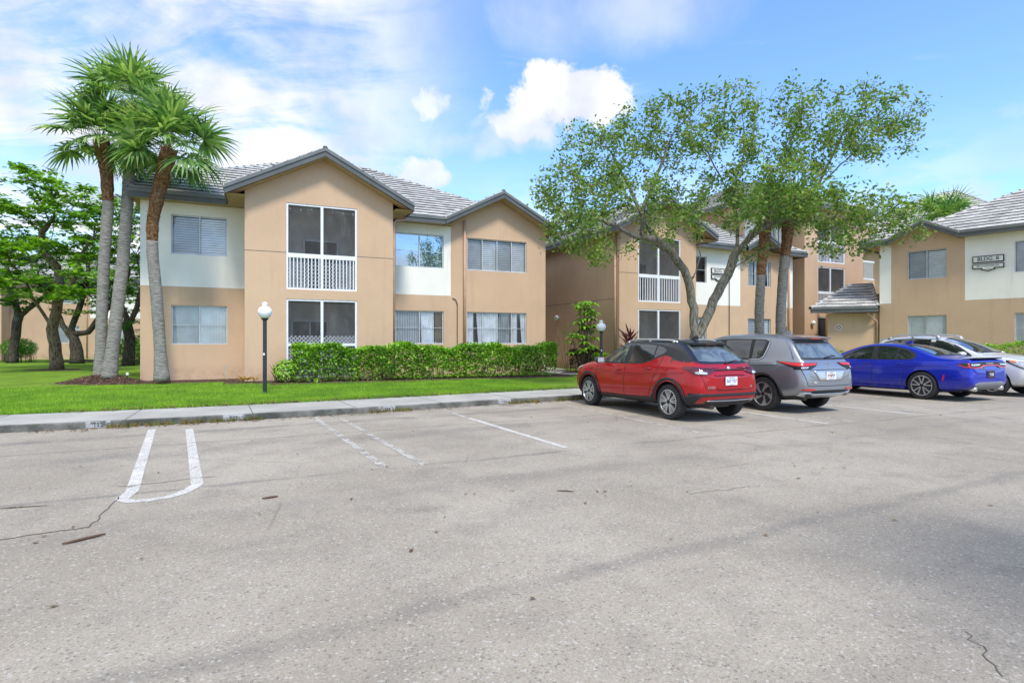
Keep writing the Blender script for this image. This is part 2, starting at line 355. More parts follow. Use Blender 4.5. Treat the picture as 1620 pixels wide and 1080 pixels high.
# ------------------------------------------------------------------ mesh helpers
def tag(o, label=None, cat=None, group=None, kind=None):
    if label: o['label'] = label
    if cat: o['category'] = cat
    if group: o['group'] = group
    if kind: o['kind'] = kind
    return o
def empty(name, loc=(0, 0, 0), rz=0.0, label=None, cat=None, group=None):
    o = bpy.data.objects.new(name, None); C.objects.link(o); o.location = loc; o.rotation_euler = (0, 0, rz)
    o.empty_display_size = 0.3
    return tag(o, label, cat, group)
class MB:
    def __init__(s): s.v = []; s.f = []; s.m = []
    def add(s, vs, fs, mi=0):
        k = len(s.v); s.v += [tuple(p) for p in vs]
        for f in fs: s.f.append(tuple(k+i for i in f)); s.m.append(mi)
    def quad(s, a, b, c, d, mi=0): s.add([a, b, c, d], [(0, 1, 2, 3)], mi)
    def poly(s, pts, mi=0): s.add(pts, [tuple(range(len(pts)))], mi)
    def box(s, x0, x1, y0, y1, z0, z1, mi=0):
        s.add([(x0, y0, z0), (x1, y0, z0), (x1, y1, z0), (x0, y1, z0), (x0, y0, z1), (x1, y0, z1), (x1, y1, z1), (x0, y1, z1)],
              [(0, 3, 2, 1), (4, 5, 6, 7), (0, 1, 5, 4), (1, 2, 6, 5), (2, 3, 7, 6), (3, 0, 4, 7)], mi)
    def beam(s, p0, p1, out, t, h, mi=0):
        """bar from p0 to p1: thickness t along 'out', hanging h below the line"""
        p0, p1, o = Vector(p0), Vector(p1), Vector(out).normalized()*t; d = Vector((0, 0, -h))
        s.add([p0, p1, p1+o, p0+o, p0+d, p1+d, p1+o+d, p0+o+d], [(0, 1, 2, 3), (4, 7, 6, 5), (0, 4, 5, 1), (1, 5, 6, 2), (2, 6, 7, 3), (3, 7, 4, 0)], mi)
    def tube(s, pts, rad, n=8, mi=0, cap=True):
        pts = [Vector(p) for p in pts]
        if not isinstance(rad, (list, tuple)): rad = [rad]*len(pts)
        k = len(s.v); up = None
        for i, p in enumerate(pts):
            d = (pts[min(i+1, len(pts)-1)]-pts[max(i-1, 0)])
            if d.length < 1e-9: d = Vector((0, 0, 1))
            d.normalize()
            if up is None: up = d.orthogonal().normalized()
            else:
                up = up-d*up.dot(d)
                up = up.normalized() if up.length > 1e-6 else d.orthogonal().normalized()
            sd_ = d.cross(up)
            for j in range(n):
                a = 2*math.pi*j/n; s.v.append(tuple(p+(up*math.cos(a)+sd_*math.sin(a))*rad[i]))
        for i in range(len(pts)-1):
            for j in range(n):
                a = k+i*n+j; b = k+i*n+(j+1) % n; s.f.append((a, b, b+n, a+n)); s.m.append(mi)
        if cap:
            s.f.append(tuple(k+j for j in reversed(range(n)))); s.m.append(mi)
            s.f.append(tuple(k+(len(pts)-1)*n+j for j in range(n))); s.m.append(mi)
    def lathe(s, prof, c=(0, 0, 0), n=16, axis='z', mi=0):
        """profile of (radius, height) pairs"""
        k = len(s.v); c = Vector(c)
        for r, h in prof:
            for j in range(n):
                a = 2*math.pi*j/n
                q = Vector((r*math.cos(a), r*math.sin(a), h)) if axis == 'z' else Vector((r*math.cos(a), h, r*math.sin(a)))
                s.v.append(tuple(c+q))
        for i in range(len(prof)-1):
            for j in range(n):
                a = k+i*n+j; b = k+i*n+(j+1) % n; s.f.append((a, b, b+n, a+n)); s.m.append(mi)
        s.f.append(tuple(k+j for j in reversed(range(n)))); s.m.append(mi)
        s.f.append(tuple(k+(len(prof)-1)*n+j for j in range(n))); s.m.append(mi)
    def build(s, name, mats, parent=None, smooth=False, recalc=True, label=None):
        me = bpy.data.meshes.new(name); me.from_pydata(s.v, [], s.f)
        mats = mats if isinstance(mats, (list, tuple)) else [mats]
        for q in mats: me.materials.append(M[q] if isinstance(q, str) else q)
        if len(mats) > 1: me.polygons.foreach_set('material_index', s.m)
        if recalc:
            bm = bmesh.new(); bm.from_mesh(me); bmesh.ops.recalc_face_normals(bm, faces=bm.faces); bm.to_mesh(me); bm.free()
        if smooth: me.polygons.foreach_set('use_smooth', [True]*len(me.polygons))
        me.update()
        o = bpy.data.objects.new(name, me); C.objects.link(o)
        if parent: o.parent = parent
        if label: o['label'] = label
        return o
def mesh_np(name, verts, nper, mat, parent=None, smooth=False):
    """verts (K*nper,3): K separate faces of nper corners"""
    K = len(verts)//nper
    me = bpy.data.meshes.new(name); me.vertices.add(len(verts)); me.vertices.foreach_set('co', np.asarray(verts, dtype=np.float32).ravel())
    me.loops.add(K*nper); me.loops.foreach_set('vertex_index', np.arange(K*nper, dtype=np.int32))
    me.polygons.add(K); me.polygons.foreach_set('loop_start', np.arange(0, K*nper, nper, dtype=np.int32))
    me.polygons.foreach_set('loop_total', np.full(K, nper, dtype=np.int32))
    me.materials.append(M[mat] if isinstance(mat, str) else mat); me.update(calc_edges=True); me.validate()
    o = bpy.data.objects.new(name, me); C.objects.link(o)
    if parent: o.parent = parent
    return o
def text_mesh(name, body, size, mat, parent, loc, rot, depth=0.004, align='CENTER', bold=0.0, sx=1.0, space=1.0):
    cu = bpy.data.curves.new(name, 'FONT'); cu.body = body; cu.size = size; cu.extrude = depth; cu.align_x = align; cu.align_y = 'CENTER'
    cu.offset = bold; cu.space_character = space; cu.resolution_u = 3
    t = bpy.data.objects.new('tmp', cu); C.objects.link(t)
    bpy.context.view_layer.update()
    dg = bpy.context.evaluated_depsgraph_get(); me = bpy.data.meshes.new_from_object(t.evaluated_get(dg))
    bpy.data.objects.remove(t); me.materials.clear(); me.materials.append(M[mat]); me.name = name
    o = bpy.data.objects.new(name, me); C.objects.link(o); o.parent = parent; o.location = loc; o.rotation_euler = rot; o.scale = (sx, 1, 1)
    return o
def copy_tree(o, parent=None):
    c = o.copy(); C.objects.link(c)
    if parent: c.parent = parent; c.matrix_parent_inverse = o.matrix_parent_inverse
    for ch in [x for x in list(bpy.data.objects) if x.parent == o]: copy_tree(ch, c)
    return c
# ------------------------------------------------------------------ ground, road, kerb, lawn
KERB = [(-26.8, 1.5), (-8.44, 9.38), (-6.83, 10.07), (-5.0, 10.98), (-2.84, 12.16), (-0.75, 13.43), (1.73, 14.84), (6.0, 17.4), (10.3, 20.0), (14.0, 21.8), (16.8, 21.6), (19.2, 19.2), (23.5, 14.0), (29.0, 7.5)]
def resample(pl, step):
    out = [Vector(pl[0])]
    for a, b in zip(pl, pl[1:]):
        a, b = Vector(a), Vector(b); n = max(1, int((b-a).length/step))
        for i in range(1, n+1): out.append(a.lerp(b, i/n))
    return out
def offset(pl, d):
    out = []
    for i, p in enumerate(pl):
        t = (Vector(pl[min(i+1, len(pl)-1)])-Vector(pl[max(i-1, 0)])).normalized()
        out.append(Vector(p)+Vector((-t.y, t.x))*d)
    return out
KR = resample([(a[0], a[1]) for a in KERB], 0.45)
for _ in range(3): KR = [KR[0]]+[(KR[i-1]+KR[i]*2+KR[i+1])/4 for i in range(1, len(KR)-1)]+[KR[-1]]
SW = 1.75
mb = MB(); mb.quad((-300, -300, 0), (300, -300, 0), (300, 300, 0), (-300, 300, 0)); tag(mb.build('parking_lot', 'asphalt', recalc=False), kind='structure')
rr = random.Random(3)
mb = MB(); top = 0.125
k0, k1, k2 = KR, offset(KR, 0.035), offset(KR, SW)
for i in range(len(KR)-1):
    a, b = k0[i], k0[i+1]; c, d = k1[i], k1[i+1]; e, f = k2[i], k2[i+1]
    mb.quad((a.x, a.y, 0.0), (b.x, b.y, 0.0), (b.x, b.y, top-0.02), (a.x, a.y, top-0.02), 1)
    mb.quad((a.x, a.y, top-0.02), (b.x, b.y, top-0.02), (d.x, d.y, top), (c.x, c.y, top), 1)
    mb.quad((c.x, c.y, top), (d.x, d.y, top), (f.x, f.y, top), (e.x, e.y, top), 0)
# expansion joints, one each 1.8 m or so
acc = 0.0
for i in range(len(KR)-1):
    acc += (KR[i+1]-KR[i]).length
    if acc > 1.85:
        acc = 0.0; a, e = k1[i], k2[i]; t = (KR[i+1]-KR[i]).normalized()*0.016
        mb.quad((a.x, a.y, top+.003), (a.x+t.x, a.y+t.y, top+.003), (e.x+t.x, e.y+t.y, top+.003), (e.x, e.y, top+.003), 2)
        b = k0[i]; mb.quad((b.x+t.y*.2, b.y-t.x*.2, 0.01), (b.x+t.x+t.y*.2, b.y+t.y-t.x*.2, 0.01), (b.x+t.x+t.y*.2, b.y+t.y-t.x*.2, top-.02), (b.x+t.y*.2, b.y-t.x*.2, top-.02), 2)
tag(mb.build('sidewalk', ['concrete', 'kerb', 'crack'], recalc=False), kind='structure')
# lawn: one sheet from the back of the sidewalk to the far distance
LZ = 0.14
me = bpy.data.meshes.new('lawn'); bm = bmesh.new()
pts = [(p.x, p.y) for p in offset(KR, SW-0.03)]+[(120, -10), (120, 160), (-160, 160), (-160, -10)]
bm.faces.new([bm.verts.new((x, y, LZ)) for x, y in pts]); bmesh.ops.triangulate(bm, faces=bm.faces); bm.to_mesh(me); bm.free(); me.materials.append(M['lawn'])
o = bpy.data.objects.new('lawn', me); C.objects.link(o); tag(o, kind='structure')
mb = MB(); mb.poly([(0.9, 25.6, .165), (2.2, 23.7, .165), (3.4, 22.9, .165), (7.0, 22.3, .165), (7.2, 23.5, .165), (3.9, 24.4, .165), (2.9, 26.0, .165), (0.6, 40, .165), (-.6, 40, .165)])
tag(mb.build('walkway', 'concrete', recalc=False), kind='structure')

def poly_pt(poly, x, y):
    c = False; j = len(poly)-1
    for i in range(len(poly)):
        xi, yi = poly[i]; xj, yj = poly[j]
        if (yi > y) != (yj > y) and x < (xj-xi)*(y-yi)/(yj-yi)+xi: c = not c
        j = i
    return c
# mulch beds
rng = np.random.default_rng(5)
def mulch_bed(name, cx, cy, rx, ry, h, ang=0.0):
    n, mv = 26, 9; mb = MB(); vs_ = []; ca, sa = math.cos(ang), math.sin(ang)
    for j in range(mv+1):
        r = j/mv
        for i in range(n):
            a = 2*math.pi*i/n; wv = 1+0.10*math.sin(a*3+cx)+0.07*math.sin(a*7)
            x, y = rx*r*math.cos(a)*wv, ry*r*math.sin(a)*wv
            vs_.append((cx+x*ca-y*sa, cy+x*sa+y*ca, LZ-0.01+0.03*(r < 1)+h*(math.cos(min(r, 1)*math.pi)*.5+.5)+(rr.uniform(-.012, .012) if r < 1 else 0)))
    fs = [(j*n+i, j*n+(i+1) % n, (j+1)*n+(i+1) % n, (j+1)*n+i) for j in range(mv) for i in range(n)]
    mb.add(vs_, fs); return tag(mb.build(name, 'mulch', smooth=True), kind='structure')
mulch_bed('mulch_mound', -13.4, 18.8, 1.55, 0.72, 0.27, R(8))
def mulch_strip(a, b, wdt):
    a, b = Vector(a), Vector(b); t = (b-a).normalized(); nn = Vector((-t.y, t.x)); n = int((b-a).length/0.3); mb = MB()
    prof = [(-wdt/2, -.01), (-wdt/2+.08, .03), (0, .05), (wdt/2, .04)]
    vs_ = []
    for i in range(n+1):
        p = a.lerp(b, i/n); jit = rr.uniform(-.07, .07)
        for q, z in prof: r = p+nn*(q+(jit if q < 0 else 0)); vs_.append((r.x, r.y, LZ+z+(rr.uniform(-.01, .01) if z > 0 else 0)))
    m_ = len(prof); mb.add(vs_, [(i*m_+j, i*m_+j+1, (i+1)*m_+j+1, (i+1)*m_+j) for i in range(n) for j in range(m_-1)])
    tag(mb.build('mulch_bed', 'mulch', smooth=True), kind='structure')
mulch_strip((-12.9, 18.75), (-9.0, 20.35), 1.1); mulch_strip((-9.4, 18.6), (-7.3, 19.3), 1.0); mulch_strip((-7.9, 18.55), (2.2, 22.95), 1.3)
mulch_strip((2.3, 25.2), (5.0, 24.4), 1.6); mulch_strip((5.0, 24.6), (17.0, 30.5), 1.4)
mulch_bed('mulch_ring', -22.1, 27.6, 1.4, .8, 0.05); mulch_bed('mulch_ring', -30.6, 40.3, 2.3, 1.5, 0.10); mulch_bed('mulch_ring', 5.9, 19.0, 1.2, .9, 0.05)

# ------------------------------------------------------------------ parking lines
def strip(name, pts, wdt, mat, z=0.004, label=None):
    mb = MB(); pts = [Vector(p) for p in pts]; L_, R_ = [], []
    for i, p in enumerate(pts):
        t = (pts[min(i+1, len(pts)-1)]-pts[max(i-1, 0)]).normalized(); n_ = Vector((-t.y, t.x))*wdt/2
        L_.append(p+n_); R_.append(p-n_)
    for i in range(len(pts)-1):
        mb.quad((R_[i].x, R_[i].y, z), (R_[i+1].x, R_[i+1].y, z), (L_[i+1].x, L_[i+1].y, z), (L_[i].x, L_[i].y, z))
    return tag(mb.build(name, mat, recalc=False), kind='structure')
def dense(pts, st=0.15): return [tuple(p) for p in resample(pts, st)]
arc = [(-3.76, 5.56), (-3.72, 5.42), (-3.60, 5.36), (-3.45, 5.39), (-3.33, 5.50), (-3.28, 5.66), (-3.29, 5.85)]
strip('parking_line', dense([(-6.17, 9.75), (-3.82, 5.72)])+arc[1:]+dense([(-3.32, 6.0), (-5.56, 9.80)]), 0.115, 'line_good')
strip('parking_line', dense([(-3.95, 11.35), (-1.55, 6.86)]), 0.10, 'line_worn')
strip('parking_line', dense([(-3.35, 11.15), (-1.06, 6.92)]), 0.09, 'line_worn', 0.0045)
strip('parking_line', dense([(-0.86, 11.24), (0.77, 8.07)]), 0.10, 'line_good')
strip('parking_line', dense([(-1.5, 12.5), (-0.9, 11.3)]), 0.09, 'line_worn')
strip('parking_line', dense([(1.30, 13.4), (3.18, 9.25)]), 0.075, 'line_worn')
strip('parking_line', dense([(3.9, 14.4), (5.80, 10.45)]), 0.10, 'line_good')
strip('parking_line', dense([(4.4, 14.5), (6.45, 10.75)]), 0.09, 'line_worn')
strip('parking_line', dense([(6.5, 15.5), (8.33, 11.85)]), 0.10, 'line_good')
strip('parking_line', dense([(7.0, 15.7), (8.75, 12.3)]), 0.09, 'line_worn')
strip('parking_line', dense([(9.2, 17.0), (11.0, 13.2)]), 0.10, 'line_worn')
strip('parking_line', dense([(-6.15, 2.95), (-5.75, 3.02)]), 0.10, 'line_good')
def wig(a, b, n, amp, seed):
    q = random.Random(seed); a, b = Vector(a), Vector(b); t = (b-a).normalized(); nn = Vector((-t.y, t.x))
    return [tuple(a.lerp(b, i/n)+nn*q.uniform(-amp, amp)*(0 < i < n)) for i in range(n+1)]
strip('pavement_crack', wig((-4.55, 3.9), (-3.43, 4.62), 14, .015, 1), 0.014, 'crack')
strip('pavement_crack', wig((-3.43, 4.62), (-3.80, 5.5), 12, .015, 2), 0.011, 'crack')
strip('pavement_crack', wig((2.2, 2.55), (2.35, 2.95), 9, .03, 3), 0.006, 'crack')
strip('pavement_crack', wig((-4.1, 5.9), (-3.3, 6.35), 9, .03, 4), 0.012, 'crack')
strip('pavement_crack', wig((1.75, 5.6), (2.6, 5.95), 12, .03, 5), 0.006, 'crack')

# ------------------------------------------------------------------ building kit
def bT(mb, T, a0, a1, d0, d1, z0, z1, mi=0):
    P = [T(a0, d0, z0), T(a1, d0, z0), T(a1, d1, z0), T(a0, d1, z0), T(a0, d0, z1), T(a1, d0, z1), T(a1, d1, z1), T(a0, d1, z1)]
    mb.add(P, [(0, 3, 2, 1), (4, 5, 6, 7), (0, 1, 5, 4), (1, 2, 6, 5), (2, 3, 7, 6), (3, 0, 4, 7)], mi)
def wallgrid(mb, T, a0, a1, z0, z1, holes=(), reveal=0.16, d=0.0):
    A = sorted({a0, a1, *[h[0] for h in holes], *[h[1] for h in holes]}); Z = sorted({z0, z1, *[h[2] for h in holes], *[h[3] for h in holes]})
    A = [a for a in A if a0 <= a <= a1]; Z = [z for z in Z if z0 <= z <= z1]
    for i in range(len(A)-1):
        for j in range(len(Z)-1):
            ca, cz = (A[i]+A[i+1])/2, (Z[j]+Z[j+1])/2
            if any(h[0] < ca < h[1] and h[2] < cz < h[3] for h in holes): continue
            mb.quad(T(A[i], d, Z[j]), T(A[i+1], d, Z[j]), T(A[i+1], d, Z[j+1]), T(A[i], d, Z[j+1]))
    for h in holes:
        if len(h) > 4: continue
        b0, b1, c0, c1 = h[:4]
        mb.quad(T(b0, d, c0), T(b0, reveal, c0), T(b0, reveal, c1), T(b0, d, c1)); mb.quad(T(b1, d, c0), T(b1, reveal, c0), T(b1, reveal, c1), T(b1, d, c1))
        mb.quad(T(b0, d, c0), T(b1, d, c0), T(b1, reveal, c0), T(b0, reveal, c0)); mb.quad(T(b0, d, c1), T(b1, d, c1), T(b1, reveal, c1), T(b0, reveal, c1))
def wpanel(par, T, *a, **k):
    m_ = MB(); wallgrid(m_, T, *a, **k); m_.build('white_wall_panel', 'white_wall', par)
def slats_h(mb, T, a0, a1, z0, z1, d=0.12, pitch=0.085):
    z = z0
    while z < z1-0.02:
        mb.quad(T(a0, d, z), T(a1, d, z), T(a1, d+.022, min(z+pitch*.88, z1)), T(a0, d+.022, min(z+pitch*.88, z1))); z += pitch
def slats_v(mb, T, a0, a1, z0, z1, d=0.12, pitch=0.10):
    a = a0
    while a < a1-0.02:
        mb.quad(T(a, d, z0), T(min(a+pitch*.97, a1), d+.03, z0), T(min(a+pitch*.97, a1), d+.03, z1), T(a, d, z1)); a += pitch
def drape(mb, T, a0, a1, z0, z1, d=0.125, lean=0.0):
    n = max(4, int((a1-a0)/0.035)); 
    for i in range(n):
        f0, f1 = i/n, (i+1)/n; e0, e1 = d+.018*math.sin(i*1.7), d+.018*math.sin((i+1)*1.7)
        mb.quad(T(a0+(a1-a0)*f0+lean*(1-f0), e0, z0), T(a0+(a1-a0)*f1+lean*(1-f1)*1.0, e1, z0), T(a0+(a1-a0)*f1, e1, z1), T(a0+(a1-a0)*f0, e0, z1))
def window(par, T, a0, a1, z0, z1, fills, muntin=False, glass='glass', label=None):
    """fills: one code per pane: hd/hl horizontal dark/light slats, vd/vl vertical, c curtain, cp parted curtain, k tan curtain, n nothing"""
    f = 0.045; n = len(fills); mb = MB()
    bT(mb, T, a0, a1, .055, .115, z1-f, z1); bT(mb, T, a0, a1, .045, .115, z0, z0+f)
    bT(mb, T, a0, a0+f, .055, .115, z0+f, z1-f); bT(mb, T, a1-f, a1, .055, .115, z0+f, z1-f)
    wd = (a1-a0-f)/n
    for i in range(1, n): x = a0+i*wd; bT(mb, T, x, x+f, .05, .11, z0+f, z1-f)
    if muntin:
        zm = (z0+z1)/2-.02
        for i in range(n): bT(mb, T, a0+f+i*wd, a0+(i+1)*wd, .07, .095, zm, zm+.018)
    fr = mb.build('window', 'alu', par, label=label)
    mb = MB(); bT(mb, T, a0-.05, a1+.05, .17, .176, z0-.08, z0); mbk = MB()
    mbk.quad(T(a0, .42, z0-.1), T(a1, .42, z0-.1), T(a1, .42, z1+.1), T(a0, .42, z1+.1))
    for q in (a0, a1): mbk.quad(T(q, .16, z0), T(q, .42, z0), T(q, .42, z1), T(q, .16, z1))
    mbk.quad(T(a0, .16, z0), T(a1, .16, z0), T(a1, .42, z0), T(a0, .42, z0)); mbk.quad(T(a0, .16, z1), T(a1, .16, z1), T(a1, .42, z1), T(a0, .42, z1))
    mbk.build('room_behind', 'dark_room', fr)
    for i, k in enumerate(fills):
        b0, b1 = a0+f+i*wd, a0+(i+1)*wd
        m_ = MB(); m_.quad(T(b0, .082, z0+f), T(b1, .082, z0+f), T(b1, .082, z1-f), T(b0, .082, z1-f)); m_.build('pane', glass, fr, recalc=False)
        m_ = MB(); ly, hy = z0+f, z1-f
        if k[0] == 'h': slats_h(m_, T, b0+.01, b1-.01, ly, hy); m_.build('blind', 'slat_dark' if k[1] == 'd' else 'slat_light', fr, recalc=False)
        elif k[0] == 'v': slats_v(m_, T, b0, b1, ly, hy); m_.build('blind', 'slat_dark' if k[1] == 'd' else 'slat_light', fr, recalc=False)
        elif k == 'c': drape(m_, T, b0, b1, ly, hy); m_.build('curtain', 'curtain', fr, smooth=True)
        elif k == 'cp':
            drape(m_, T, b0, b0+wd*.42, ly, hy, lean=-.0); drape(m_, T, b0+wd*.60, b1, ly, hy, lean=.10); m_.build('curtain', 'curtain', fr, smooth=True)
        elif k == 'ck':
            drape(m_, T, b0+.04, b0+wd*.62, ly, hy, lean=.05); m_.build('curtain', 'curtain', fr, smooth=True)
            m_ = MB(); drape(m_, T, b0+wd*.66, b1, ly, hy); m_.build('curtain', 'curtain_tan', fr, smooth=True)
    return fr
def lattice(mb, T, a0, a1, z0, z1, d=0.09, pitch=0.135, wd=0.034):
    def seg(p, q, dd):
        (xa, za), (xb, zb) = p, q; L = math.hypot(xb-xa, zb-za)
        if L < .03: return
        nx, nz = -(zb-za)/L*wd/2, (xb-xa)/L*wd/2
        mb.quad(T(xa-nx, dd, za-nz), T(xb-nx, dd, zb-nz), T(xb+nx, dd, zb+nz), T(xa+nx, dd, za+nz))
    W, H = a1-a0, z1-z0; k = -H
    while k < W:
        x0 = max(0, k); x1 = min(W, k+H)
        seg((a0+x0, z0+x0-k), (a0+x1, z0+x1-k), d)
        seg((a0+x0, z1-(x0-k)), (a0+x1, z1-(x1-k)), d+.012); k += pitch
def porch(par, T, a0, a1, z0, z1, rail=None, lat=None, bulbs=0, mull=None, depth=2.0, nbal=None, door='right'):
    """screened porch opening with its room. rail = (z of rail bottom, z of rail top)"""
    f = 0.06; mb = MB(); mull = mull if mull is not None else (a0+a1)/2
    bT(mb, T, a0, a1, .02, .09, z1-f, z1); bT(mb, T, a0, a1, .02, .09, z0, z0+f)
    bT(mb, T, a0, a0+f, .02, .09, z0+f, z1-f); bT(mb, T, a1-f, a1, .02, .09, z0+f, z1-f)
    bT(mb, T, mull-f*.75, mull+f*.75, .015, .09, z0+f, z1-f)
    p = mb.build('porch_frame', 'white_trim', par)
    if rail:
        mb = MB()
        for (b0, b1) in ((a0+f, mull-f*.75), (mull+f*.75, a1-f)): bT(mb, T, b0, b1, .0, .095, rail[0], rail[1])
        n = nbal or max(4, int((a1-a0)/0.125))
        for i in range(n):
            x = a0+f+(a1-a0-2*f)*(i+.5)/n
            if abs(x-mull) < .06: continue
            bT(mb, T, x-.016, x+.016, .012, .045, z0+f, rail[0])
        mb.build('railing', 'white_trim', p)
    if lat:
        mb = MB(); lattice(mb, T, a0+f, mull-.05, lat[0], lat[1]); lattice(mb, T, mull+.05, a1-f, lat[0], lat[1]); mb.build('lattice', 'lattice_grey' if rail else 'white_trim', p, recalc=False)
        if len(lat) > 2: mb = MB(); bT(mb, T, a0+f, mull-.04, .02, .085, lat[2], lat[2]+.09); bT(mb, T, mull+.04, a1-f, .02, .085, lat[2], lat[2]+.09); mb.build('cross_rail', 'white_trim', p)
    zs = rail[1] if rail else z0+f
    for (b0, b1) in ((a0+f, mull-f*.75), (mull+f*.75, a1-f)):
        mb = MB(); mb.quad(T(b0, .07, zs), T(b1, .07, zs), T(b1, .07, z1-f), T(b0, .07, z1-f)); mb.build('screen', 'screen', p, recalc=False)
    mb = MB(); w0, w1, zf, zc = a0-.5, a1+.5, z0-.02, z1+.12; dn, df = .17, depth
    mb.quad(T(w0, df, zf), T(w1, df, zf), T(w1, df, zc), T(w0, df, zc)); mb.quad(T(w0, dn, zf), T(w0, df, zf), T(w0, df, zc), T(w0, dn, zc))
    mb.quad(T(w1, dn, zf), T(w1, df, zf), T(w1, df, zc), T(w1, dn, zc)); mb.quad(T(w0, dn, zf), T(w1, dn, zf), T(w1, df, zf), T(w0, df, zf)); mb.quad(T(w0, dn, zc), T(w1, dn, zc), T(w1, df, zc), T(w0, df, zc))
    mb.build('porch_room', 'room', par, recalc=False)
    da, db = (a0+(a1-a0)*.12, a0+(a1-a0)*.66) if door == 'left' else (a0+(a1-a0)*.3, a0+(a1-a0)*.82)
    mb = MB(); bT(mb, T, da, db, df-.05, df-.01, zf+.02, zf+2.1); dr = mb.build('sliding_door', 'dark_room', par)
    mb = MB()
    for x in (da, (da+db)/2, db): bT(mb, T, x-.03, x+.03, df-.09, df-.05, zf+.02, zf+2.1)
    bT(mb, T, da, db, df-.09, df-.05, zf+2.05, zf+2.12); mb.build('door_frame', 'alu', dr)
    if bulbs:
        mb = []; mc = MB(); pr = None
        for i in range(bulbs):
            x = a0+.12+(a1-a0-.24)*i/(bulbs-1); sag = z1-.13-.05*math.sin(i*1.3+.5)
            q = T(x, .14, sag); bl_ = MB(); mb.append(bl_); bl_.lathe([(.006, .05), (.022, .02), (.030, -.01), (.020, -.045), (.004, -.06)], q, 8)
            if pr: mc.tube([pr, ((pr[0]+q[0])/2, (pr[1]+q[1])/2, (pr[2]+q[2])/2+.01), (q[0], q[1], q[2]+.05)], .006, 4)
            pr = (q[0], q[1], q[2]+.05)
        st = mc.build('string_light_cord', 'black', par); [q.build('bulb', 'bulb', st, smooth=True) for q in mb]
    return p
def tile_plane(mb, poly, eave, co=0.415, tw=0.33):
    """courses of flat tiles over a planar polygon; eave = horizontal direction"""
    P = [Vector(p) for p in poly]; s = Vector(eave).normalized()
    nn = None
    for i in range(1, len(P)-1):
        nn = (P[i]-P[0]).cross(P[i+1]-P[0])
        if nn.length > .01: break
    nn.normalize()
    if nn.z < 0: nn = -nn
    t = nn.cross(s).normalized()
    if t.z < 0: t = -t
    O = P[0]; Q = [((p-O).dot(s), (p-O).dot(t)) for p in P]; t0 = min(q[1] for q in Q); t1 = max(q[1] for q in Q)
    def rng_(tt):
        xs = []
        for (a, b), (c, d) in zip(Q, Q[1:]+Q[:1]):
            if abs(d-b) < 1e-9:
                if abs(b-tt) < 1e-6: xs += [a, c]
            elif min(b, d)-1e-6 <= tt <= max(b, d)+1e-6: xs.append(a+(c-a)*(tt-b)/(d-b))
        return (min(xs), max(xs)) if xs else None
    def W(a, b, h): return O+s*a+t*b+nn*h
    mb.poly([p-nn*.02 for p in P], 1)
    n = int((t1-t0)/co)+1
    for i in range(n):
        ta = t0+i*co+1e-4; tb = min(ta+co*1.0, t1-1e-4)
        if tb-ta < .05: continue
        ra, rb = rng_(ta), rng_(tb)
        if not ra or not rb: continue
        off = (i % 2)*tw*.5; x = math.floor(min(ra[0], rb[0])/tw)*tw-off; hi = max(ra[1], rb[1])
        while x < hi:
            a0, a1 = max(x, ra[0]), min(x+tw*.985, ra[1]); b0, b1 = max(x, rb[0]), min(x+tw*.985, rb[1])
            x += tw
            if a1-a0 < .01 and b1-b0 < .01: continue
            a1 = max(a1, a0); b0 = min(max(b0, rb[0]), rb[1]); b1 = max(b1, b0); b0 = min(b0, b1)
            h = .062+rr.uniform(-.006, .006); k = rr.uniform(-.004, .004)
            mb.quad(W(a0, ta-.02, h+k), W(a1, ta-.02, h-k), W(b1, tb, .022), W(b0, tb, .022), 0)
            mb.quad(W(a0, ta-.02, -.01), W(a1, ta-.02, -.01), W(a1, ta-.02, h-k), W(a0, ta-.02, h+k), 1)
def caps(mb, p0, p1, st=0.40, wd=0.12, h=0.055):
    """overlapping ridge tiles from low end p0 to high end p1"""
    a, b = Vector(p0), Vector(p1); L = (b-a).length; n = max(1, int(L/st)); d = (b-a)/L; sd_ = Vector((-d.y, d.x, 0)).normalized(); up = sd_.cross(d)
    if up.z < 0: up = -up
    for i in range(n):
        q0 = a+d*(L*i/n-.03); q1 = a+d*(L*(i+1)/n); h0, h1 = h+.04, h
        A = [q0+sd_*wd-Vector((0, 0, .05)), q0+sd_*wd*.5+up*(h0), q0-sd_*wd*.5+up*(h0), q0-sd_*wd-Vector((0, 0, .05))]
        B = [q1+sd_*wd*.9-Vector((0, 0, .05)), q1+sd_*wd*.45+up*h1, q1-sd_*wd*.45+up*h1, q1-sd_*wd*.9-Vector((0, 0, .05))]
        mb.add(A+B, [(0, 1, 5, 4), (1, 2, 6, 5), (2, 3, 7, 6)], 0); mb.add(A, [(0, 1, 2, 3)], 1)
def roof(par, planes, capl):
    mb = MB()
    for p, e in planes: tile_plane(mb, p, e)
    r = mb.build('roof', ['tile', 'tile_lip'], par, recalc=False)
    mb = MB()
    for a, b in capl: caps(mb, a, b)
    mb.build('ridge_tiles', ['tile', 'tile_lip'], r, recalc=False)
    return r
def fascia(par, segs):
    """segs: (p0, p1, outward). dark board with a stepped gutter strip on top"""
    mb = MB()
    for a, b, o in segs:
        a, b, ov = Vector(a), Vector(b), Vector(o).normalized()
        mb.beam(a+Vector((0, 0, .03))-ov*.03, b+Vector((0, 0, .03))-ov*.03, o, .090, .120, 0)
        mb.beam(a-Vector((0, 0, .090))+ov*.0, b-Vector((0, 0, .090))+ov*.0, o, .028, .180, 1)
    return mb.build('fascia', ['gutter', 'fascia'], par)
def downspout(par, pts, r=0.045):
    mb = MB(); P = [Vector(p) for p in pts]; mb.tube(P, r, 8)
    return mb.build('downspout', 'pipe', par, smooth=True)
PI2 = math.pi/2
EZ = 6.60   # eave height, top of gutter
def front(v): return lambda a, d, z: (a, v+d, z)
